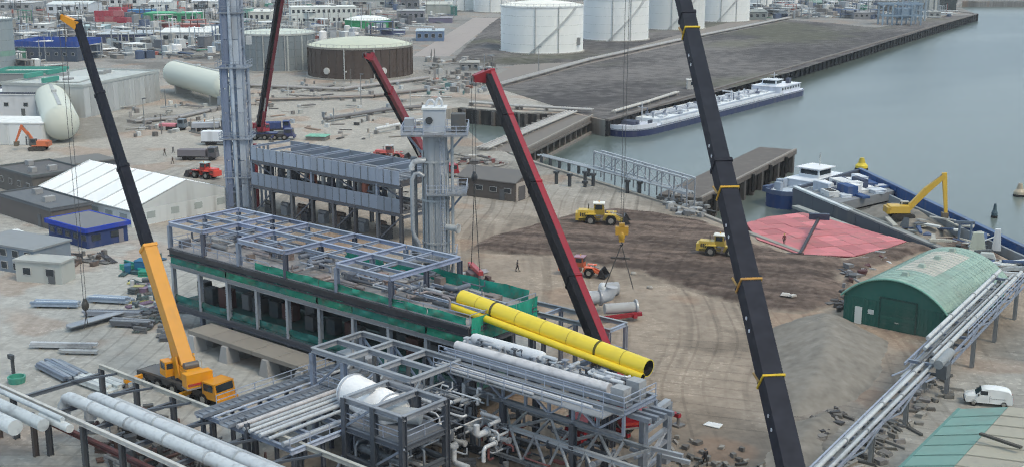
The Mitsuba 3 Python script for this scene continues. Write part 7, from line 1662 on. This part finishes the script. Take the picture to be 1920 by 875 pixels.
# ------------------------------------------------------------------ people
def hulls(bones, edge=None):
    out = m3.Manifold()
    for (p, r), (q, s) in bones:
        out += m3.Manifold.batch_hull([m3.Manifold.sphere(r, 10).translate(tuple(p)), m3.Manifold.sphere(s, 10).translate(tuple(q))])
    m_ = out.to_mesh(); return trimesh.Trimesh(m_.vert_properties[:, :3], m_.tri_verts, process=True)
def person(label, p, heading, coat, legs, helmet, stride=0.25, arm=0.15):
    t = thing('person', label, 'person'); M = frame(p[0], p[1], p[2], heading)
    hip, neck = np.array([0, 0, 0.92]), np.array([0.02, 0, 1.48])
    leg, top = [], []
    for s in (-1, 1):
        h_ = np.array([0, s * 0.10, 0.90]); k_ = np.array([s * stride * 0.55, s * 0.11, 0.50]); a_ = np.array([s * stride, s * 0.11, 0.09]); f_ = a_ + [0.16, 0, -0.035]
        leg += [((h_, .095), (k_, .07)), ((k_, .068), (a_, .05)), ((a_, .052), (f_, .042))]
        sh = np.array([0.0, s * 0.20, 1.42]); el = np.array([-s * arm * .5, s * 0.27, 1.13]); wr_ = np.array([-s * arm + .10, s * 0.25, 0.90])
        top += [((sh, .07), (el, .055)), ((el, .052), (wr_, .04))]
    top += [((hip, .14), (np.array([0, 0, 1.20]), .15)), ((np.array([0, -.10, 1.38]), .11), (np.array([0, .10, 1.38]), .11)), ((np.array([0, 0, 1.15]), .15), (np.array([0, 0, 1.38]), .13))]
    body = [((neck - [0, 0, .06], .055), (neck + [0.01, 0, .08], .052)), ((neck + [.02, 0, .17], .092), (neck + [.03, 0, .12], .08)), ((neck + [.11, 0, .14], .018), (neck + [.105, 0, .16], .016))]
    for s in (-1, 1):
        w_ = np.array([-s * arm + .10, s * 0.25, 0.90]); body += [((w_, .038), (w_ + [.02, 0, -.10], .036)), ((w_ + [.02, 0, -.08], .02), (w_ + [.03, 0, -.17], .014)), ((w_ + [.03, -s * .02, -.03], .014), (w_ + [.06, -s * .03, -.09], .012))]
        body += [((w_, .034), (np.array([0, s * 0.20, 1.40]), .03)), ((np.array([0, s * 0.1, .9]), .05), (np.array([0, 0, 1.42]), .05))]
    def bake(b):
        m_ = hulls(b); return m_.vertices @ M[:3, :3].T + M[:3, 3], m_.faces
    put('body', bake(body), (0.42, 0.27, 0.20), 'paint', t, jit=0)
    put('trousers', bake(leg), legs, 'paint', t, jit=0)
    put('jacket', bake(top), coat, 'paint', t, jit=0)
    put('helmet', MB(M).lathe([(.14, 1.66), (.125, 1.67), (.115, 1.74), (.07, 1.79), (.001, 1.805)], [0.05, 0, 0], 14), helmet, 'gloss', t, jit=0)
    return t
person('person in black clothes walking alone on the pale ground left of the dark red boom', at(970, 508), 30, (0.02, 0.02, 0.024), (0.02, 0.02, 0.025), (0.04, 0.04, 0.045))
person('person in dark clothes standing on the red pontoon', at(1470, 458, 0.18), 120, (0.10, 0.02, 0.025), (0.03, 0.02, 0.025), (0.5, 0.4, 0.1), 0.1)
person('worker in orange jacket standing by the red spreader beam', at(898, 522), 60, (0.50, 0.17, 0.06), (0.20, 0.08, 0.04), (0.6, 0.55, 0.5), 0.12)
person('worker in dark trousers near the foot of the round column', at(880, 516), 20, (0.10, 0.10, 0.12), (0.02, 0.02, 0.025), (0.6, 0.6, 0.6), 0.2)
person('person in dark clothes walking above the tent, nearest to the left', at(309, 292), 10, (0.03, 0.03, 0.035), (0.025, 0.025, 0.03), (0.1, 0.1, 0.1))
person('person in grey jacket walking above the tent, middle of the three', at(325, 288), 190, (0.10, 0.10, 0.12), (0.04, 0.04, 0.05), (0.5, 0.5, 0.5))
person('person in brown jacket nearest to the white tent ridge', at(324, 308), 200, (0.08, 0.05, 0.04), (0.03, 0.03, 0.03), (0.3, 0.3, 0.3))
person('person in orange vest by the dark lorry near the tower', at(384, 235), 200, (0.5, 0.2, 0.08), (0.05, 0.05, 0.07), (0.6, 0.6, 0.5))
person('worker in yellow vest standing on the top deck of the long module', np.array([*at(598, 478, 10.7)[:2], 10.66]), 0, (0.55, 0.55, 0.05), (0.04, 0.05, 0.09), (0.6, 0.6, 0.1), 0.1)
person('worker in pale clothes beside the dark red boom near the soil', at(1020, 386), 120, (0.35, 0.30, 0.26), (0.10, 0.09, 0.09), (0.5, 0.5, 0.5))
person('worker in dark clothes at the bottom edge on the grey rubble', at(1322, 872), 150, (0.03, 0.03, 0.035), (0.02, 0.02, 0.02), (0.1, 0.1, 0.1))

# ------------------------------------------------------------------ stores lying on the ground
def bundle(label, px, py, heading, l, cols, n, cat='steel stack', w=0.35, h=0.3):
    t = thing('steel_bundle', label, cat); p = at(px, py); M = frame(p[0], p[1], 0, heading)
    for x in (-l * .32, l * .32): put('bearer', MB(M).box([x, 0, 0.14], [0.25, n * w * 0.62, 0.28]), (0.16, 0.13, 0.1), 'paint', t)
    for i in range(n):
        lay, k = divmod(i, max(2, n // 2 + 1))
        put('section', MB(M).box([rng.normal() * .25, (k - n / 4) * w * 1.12, 0.29 + h / 2 + lay * (h + .02)], [l * rng.uniform(.85, 1), w, h], rng.normal() * 0.8), cols[i % len(cols)], 'steel', t)
bl = [(0.36, 0.44, 0.54), (0.24, 0.32, 0.44), (0.55, 0.61, 0.67), (0.3, 0.37, 0.46)]
bundle('stack of blue grey steel sections on the pale ground left', 105, 574, 36, 6.6, bl, 9)
bundle('stack of pale blue sections behind the yellow boom', 207, 566, 30, 6.0, bl, 9)
bundle('long pale beam pair lying before the hook of the yellow crane', 118, 652, 36, 8.5, [(0.55, 0.58, 0.61), (0.24, 0.25, 0.27)], 3, w=0.55)
bundle('dark and pale beams lying right of the yellow crane hook', 215, 592, 36, 8.0, [(0.3, 0.33, 0.38), (0.12, 0.13, 0.16), (0.5, 0.53, 0.57)], 5, w=0.5)
bundle('grey steel frame pieces before the white rack at the left', 118, 700, -4, 8.0, [(0.24, 0.29, 0.36), (0.16, 0.2, 0.27), (0.3, 0.34, 0.4)], 12, w=0.4)
bundle('white plates and sections piled beside the rack rail', 195, 724, 2, 6.5, [(0.66, 0.70, 0.70), (0.5, 0.55, 0.56), (0.6, 0.64, 0.65)], 8, w=0.6)
bundle('single pale plank on the ground below the long beams', 150, 664, 36, 5.0, [(0.42, 0.44, 0.45)], 2)
bundle('small steel pieces by the tracks behind the yellow crane body', 250, 610, 30, 6.0, [(0.13, 0.14, 0.16), (0.25, 0.27, 0.3)], 10)
def pile(name, label, cat, area, n, cols, smin, smax, hmax, seed):
    t = thing(name, label, cat); r = np.random.default_rng(seed); P = Polygon([tuple(at(*a)[:2]) for a in area])
    x0, y0, x1, y1 = P.bounds; k = 0
    while k < n:
        x, y = r.uniform(x0, x1), r.uniform(y0, y1)
        if not P.contains(Point(x, y)): continue
        s = r.uniform(smin, smax, 2); h = r.uniform(0.25, hmax)
        if r.random() < 0.25: s = np.array([r.uniform(smax, smax * 2.5), 0.3]); h = 0.3
        mb = MB(); m_ = r.random() if name != 'rubble_heap' else 1
        if m_ < 0.2: mb.tube([x, y, 0], [x, y, min(h, 1.0) + .2], 0.3, n=12)
        elif m_ < 0.42:
            a_ = r.uniform(0, 6.3); l_ = s.max() * 1.3
            for q_ in range(3): mb.tube([x - math.cos(a_) * l_ - q_ * .35 * math.sin(a_), y - math.sin(a_) * l_ + q_ * .35 * math.cos(a_), .2], [x + math.cos(a_) * l_ - q_ * .35 * math.sin(a_), y + math.sin(a_) * l_ + q_ * .35 * math.cos(a_), .2], 0.13, n=7)
        elif m_ < 0.6:
            for q_ in range(3): mb.box([x, y, .12 + q_ * .3], [s[0], s[1] * .8, .22], 20 * k % 90)
        elif m_ < 0.75: mb.box([x, y, h / 2], [s[0], s[1], h], k * 37 % 180); mb.box([x, y, h + .04], [s[0] * 1.08, s[1] * 1.08, .08], k * 37 % 180)
        else:
            w_ = BOXV * [s[0], s[1], h] * r.uniform(.6, 1.15, (8, 3)); a_ = r.uniform(0, 6.3); w_[:, :2] = w_[:, :2] @ np.array([[math.cos(a_), math.sin(a_)], [-math.sin(a_), math.cos(a_)]]); mb.hexa(w_ + [x, y, h * .42])
        put('piece', mb, cols[k % len(cols)], 'paint', t, jit=0.2); k += 1
pile('tarpaulin_heap', 'turquoise and blue tarpaulin covered crates left of the yellow boom foot', 'crates', [(232, 505), (290, 478), (305, 520), (240, 525)], 16, [(0.01, 0.25, 0.24), (0.02, 0.15, 0.3), (0.03, 0.3, 0.2), (0.05, 0.12, 0.14)], 0.8, 2.2, 2.0, 1)
pile('scrap_heap', 'mixed scrap with yellow and purple bits below the turquoise crates', 'scrap', [(235, 530), (300, 525), (318, 575), (255, 580)], 34, [(0.45, 0.46, 0.47), (0.12, 0.15, 0.17), (0.5, 0.48, 0.2), (0.2, 0.14, 0.22), (0.08, 0.13, 0.14), (0.35, 0.4, 0.42)], 0.5, 1.6, 1.2, 2)
pile('scrap_heap', 'dark scrap between the yellow boom and the pale beams', 'scrap', [(250, 580), (325, 580), (335, 640), (300, 640), (245, 625)], 34, [(0.08, 0.09, 0.105), (0.16, 0.175, 0.19), (0.26, 0.28, 0.30), (0.1, 0.14, 0.15)], 0.5, 1.6, 1.1, 3)
pile('rubble_heap', 'grey blocks and rubble on the ground at the bottom right of the portal frame', 'rubble', [(1240, 800), (1330, 830), (1430, 850), (1440, 900), (1260, 900)], 46, [(0.2, 0.19, 0.175), (0.12, 0.115, 0.11), (0.30, 0.285, 0.26), (0.09, 0.09, 0.085)], 0.25, 0.9, 0.5, 4)
pile('rubble_heap', 'broken concrete strewn between the slanting rack and the corner hall', 'rubble', [(1590, 830), (1700, 740), (1790, 690), (1790, 740), (1700, 830), (1640, 900), (1560, 900)], 90, [(0.2, 0.195, 0.185), (0.12, 0.12, 0.115), (0.30, 0.29, 0.27), (0.09, 0.09, 0.088), (0.25, 0.24, 0.24)], 0.25, 1.3, 0.55, 5)
pile('rubble_heap', 'dark planks and blocks beside the sand heap', 'rubble', [(1500, 800), (1560, 765), (1600, 775), (1530, 830)], 34, [(0.09, 0.085, 0.085), (0.17, 0.16, 0.15), (0.05, 0.05, 0.055)], 0.3, 1.2, 0.6, 6)
pile('rubble_heap', 'grey riprap boulders at the quay end by the jetty', 'rubble', [(1228, 372), (1290, 368), (1330, 392), (1312, 412), (1270, 402)], 60, [(0.30, 0.31, 0.32), (0.2, 0.21, 0.22), (0.42, 0.44, 0.45), (0.1, 0.105, 0.11)], 0.5, 1.8, 1.2, 7)
pile('rubble_heap', 'pale rocks and scrap along the bank behind the green hall', 'rubble', [(1585, 500), (1650, 472), (1672, 478), (1640, 500), (1600, 530), (1580, 545)], 44, [(0.36, 0.37, 0.38), (0.1, 0.105, 0.12), (0.2, 0.2, 0.21), (0.09, 0.03, 0.035)], 0.5, 1.7, 1.0, 8)
pile('rubble_heap', 'dark debris at the foot of the brown soil beside the green hall', 'rubble', [(1550, 560), (1590, 540), (1592, 585), (1560, 590)], 22, [(0.05, 0.052, 0.058), (0.08, 0.08, 0.085)], 0.4, 1.5, 0.9, 9)
pile('pump_group', 'dark pumps and pipe pieces under the big white pipes', 'pumps', [(160, 800), (260, 760), (400, 840), (420, 900), (230, 900)], 60, [(0.05, 0.055, 0.062), (0.16, 0.17, 0.18), (0.3, 0.31, 0.32), (0.12, 0.07, 0.06)], 0.4, 1.4, 1.6, 10)
pile('pump_group', 'dark equipment standing under the steel frames at the bottom', 'pumps', [(640, 800), (900, 760), (1000, 800), (960, 900), (640, 900)], 70, [(0.045, 0.05, 0.06), (0.12, 0.13, 0.15), (0.22, 0.24, 0.27), (0.16, 0.05, 0.045)], 0.4, 1.6, 1.8, 11)
pile('store_heap', 'assorted stores on the far yard behind the pipe module', 'stores', [(560, 235), (700, 225), (760, 262), (600, 262)], 18, [(0.36, 0.33, 0.30), (0.2, 0.19, 0.19), (0.5, 0.48, 0.45), (0.1, 0.1, 0.11), (0.34, 0.25, 0.2)], 0.5, 1.6, 0.9, 12)
pile('store_heap', 'assorted stores on the far yard around the dark red boom foot', 'stores', [(465, 180), (600, 150), (620, 178), (480, 235)], 34, [(0.40, 0.36, 0.33), (0.2, 0.19, 0.19), (0.5, 0.48, 0.45), (0.1, 0.1, 0.12), (0.42, 0.3, 0.24)], 0.6, 1.8, 1.2, 13)
pile('store_heap', 'stones and gear on the yard left of the white lorry', 'stores', [(255, 225), (315, 205), (330, 225), (270, 250)], 24, [(0.3, 0.3, 0.3), (0.14, 0.14, 0.15), (0.42, 0.42, 0.4)], 0.6, 2.0, 0.8, 14)
pile('store_heap', 'dark gear around the blue cabin and the container hut', 'stores', [(120, 480), (200, 474), (215, 490), (150, 506)], 26, [(0.08, 0.085, 0.1), (0.2, 0.2, 0.2), (0.14, 0.11, 0.1)], 0.4, 1.4, 0.9, 15)
pile('store_heap', 'small gear beside the right foot of the round column', 'stores', [(860, 505), (912, 508), (915, 530), (862, 528)], 18, [(0.1, 0.1, 0.12), (0.35, 0.34, 0.36), (0.2, 0.12, 0.12), (0.5, 0.52, 0.54)], 0.4, 1.3, 1.2, 16)
pile('store_heap', 'dark rods and gear at the inlet corner of the yard', 'stores', [(860, 290), (960, 300), (1000, 318), (870, 312)], 30, [(0.36, 0.34, 0.32), (0.14, 0.13, 0.13), (0.45, 0.43, 0.4), (0.2, 0.08, 0.08)], 0.6, 2.4, 0.9, 17)
pile('store_heap', 'stores along the tank side of the grey yard below the brown tank', 'stores', [(800, 150), (920, 145), (930, 172), (800, 185)], 50, [(0.4, 0.38, 0.36), (0.15, 0.14, 0.14), (0.1, 0.2, 0.2), (0.45, 0.2, 0.15), (0.55, 0.55, 0.53)], 0.8, 2.4, 2.0, 18)
for lab, pts, k_, z_, c_ in (('long low pale pipe run crossing the yard below the brown tank', [(470, 165), (640, 172), (800, 150)], 3, 0.9, (0.42, 0.39, 0.37)),
  ('low brown pipe run on sleepers below the pale one', [(480, 192), (700, 184), (830, 168)], 2, 0.7, (0.26, 0.22, 0.2)),
  ('short pale pipe run leading to the inlet', [(610, 230), (720, 212), (800, 205)], 2, 1.0, (0.2, 0.19, 0.19)),
  ('bright white pipe run beside the inlet, left of the round column', [(705, 252), (798, 233)], 1, 1.4, (0.78, 0.79, 0.78)),
  ('grey pipe run along the far yard beside the lamp posts', [(250, 232), (330, 224), (410, 205)], 3, 0.6, (0.34, 0.33, 0.32))):
    pipe_run('ground_pipeline', lab, [A2(*q_) for q_ in pts], k_, 0.42, z_, c_, 1.1, 9)
t = thing('green_tarpaulin', 'pale green tarpaulin sheet spread on stores behind the pipe module', 'tarpaulin'); p = at(596, 262)
put('sheet', MB(frame(p[0], p[1], 0, 30)).box([0, 0, 1.1], [5.5, 4.5, 0.12], top=(0.95, 0.9)), (0.16, 0.40, 0.30), 'paint', t)
put('stack', MB(frame(p[0], p[1], 0, 30)).box([0, 0, 0.5], [5, 4, 1.0]), (0.2, 0.2, 0.19), 'paint', t)
t = thing('turquoise_tank', 'small turquoise tub with dark post at the left above the pipes', 'tub'); p = at(32, 716)
put('tub', MB().lathe([(0.9, 0), (1.0, 0.6), (1.0, 0.75), (0.85, 0.75), (0.82, 0.3), (0.01, 0.3)], [p[0], p[1], 0], 18), (0.06, 0.30, 0.23), 'gloss', t)
put('post', MB().beam(at(26, 705), at(26, 705) + [0, 0, 2.4], 0.3).box(at(24, 705) + [0, 0, 2.4], [0.9, 0.4, 0.5]), (0.06, 0.07, 0.08), 'steel', t)
t = thing('debris_sheet', 'bent white metal sheet lying on the ground near the portal frame', 'sheet'); p = at(1337, 798)
put('sheet', MB().hexa([[p[0] - .9, p[1] - .5, .05], [p[0] + .9, p[1] - .3, .05], [p[0] + .9, p[1] + .4, .25], [p[0] - .8, p[1] + .4, .1], [p[0] - .9, p[1] - .5, .12], [p[0] + .9, p[1] - .3, .12], [p[0] + .9, p[1] + .4, .35], [p[0] - .8, p[1] + .4, .2]]), (0.72, 0.74, 0.74), 'gloss', t)
t = thing('debris_sheet', 'pale crumpled sheets lying on the dark soil', 'sheet'); p = at(1473, 552, 0.8)
put('sheet', MB().box([*p[:2], 0.9], [1.4, 0.9, 0.3], 20, top=(.7, .6)).box([p[0] + 1, p[1] + .2, 0.85], [0.9, .6, .25], 70), (0.55, 0.53, 0.5), 'paint', t)
for lab, px, py in (('pale stone lying on the tan ground below the yellow hook', 1218, 540), ('pale stone lying on the soil edge further right', 1188, 514)):
    p = at(px, py); s = trimesh.creation.icosphere(2, 0.5); v = s.vertices * (0.7 + 0.5 * meshkit.fbm(s.vertices * 2 + px, 3)[:, None]) * [1, .8, .6]
    k = put('stone', MB().add(v + p + [0, 0, 0.15], s.faces), (0.42, 0.40, 0.37), 'paint'); say(k, lab, 'stone')
for lab, px, py, h in (('lamp post standing on the yard before the long warehouse', 271, 238, 7.5), ('lamp post beside the brown tank foot', 677, 196, 9.0), ('lamp post between the lying tanks and the white lorry', 448, 232, 8.0), ('lamp post at the tank side of the quay road', 1010, 140, 10.0)):
    t = thing('lamp_post', lab, 'lamp post'); p = at(px, py)
    put('pole', MB().tube(p, p + [0, 0, h], 0.16, 0.09, n=8), (0.25, 0.26, 0.27), 'steel', t)
    put('lamp_head', MB().box(p + [0, 0, h + 0.1] + RIGHT * 0.4, [1.1, 0.5, 0.25], 40), (0.14, 0.15, 0.16), 'steel', t)
t = thing('guard_hut', 'small white guard hut on the pier edge behind the black boom', 'hut'); p = at(1298, 168); M = frame(*p[:2], 0, 40)
put('wall', MB(M).box([0, 1.5, 1.5], [3.2, 3, 3.0]), (0.55, 0.54, 0.52), 'wall', t); put('roof', MB(M).box([0, 1.5, 3.1], [3.7, 3.5, 0.2]), (0.66, 0.65, 0.63), 'wall', t); put('window', MB(M).box([0.3, -0.03, 1.9], [1.6, 0.08, 1.0]), None, 'window_glass', t)

# ------------------------------------------------------------------ damp river air
scene['air'] = {'type': 'homogeneous', 'albedo': {'type': 'rgb', 'value': [0.92, 0.95, 0.975]}, 'sigma_t': 0.00010}
scene['haze'] = {'type': 'cube', 'to_world': TF().translate([0, 0, 46.5]).scale([13000, 13000, 58.5]), 'bsdf': {'type': 'null'}, 'interior': {'type': 'ref', 'id': 'air'}}
labels['haze'] = {'label': 'thin damp haze over the yard and the river', 'category': 'haze', 'kind': 'stuff'}
scene['camera']['medium'] = {'type': 'ref', 'id': 'air'}
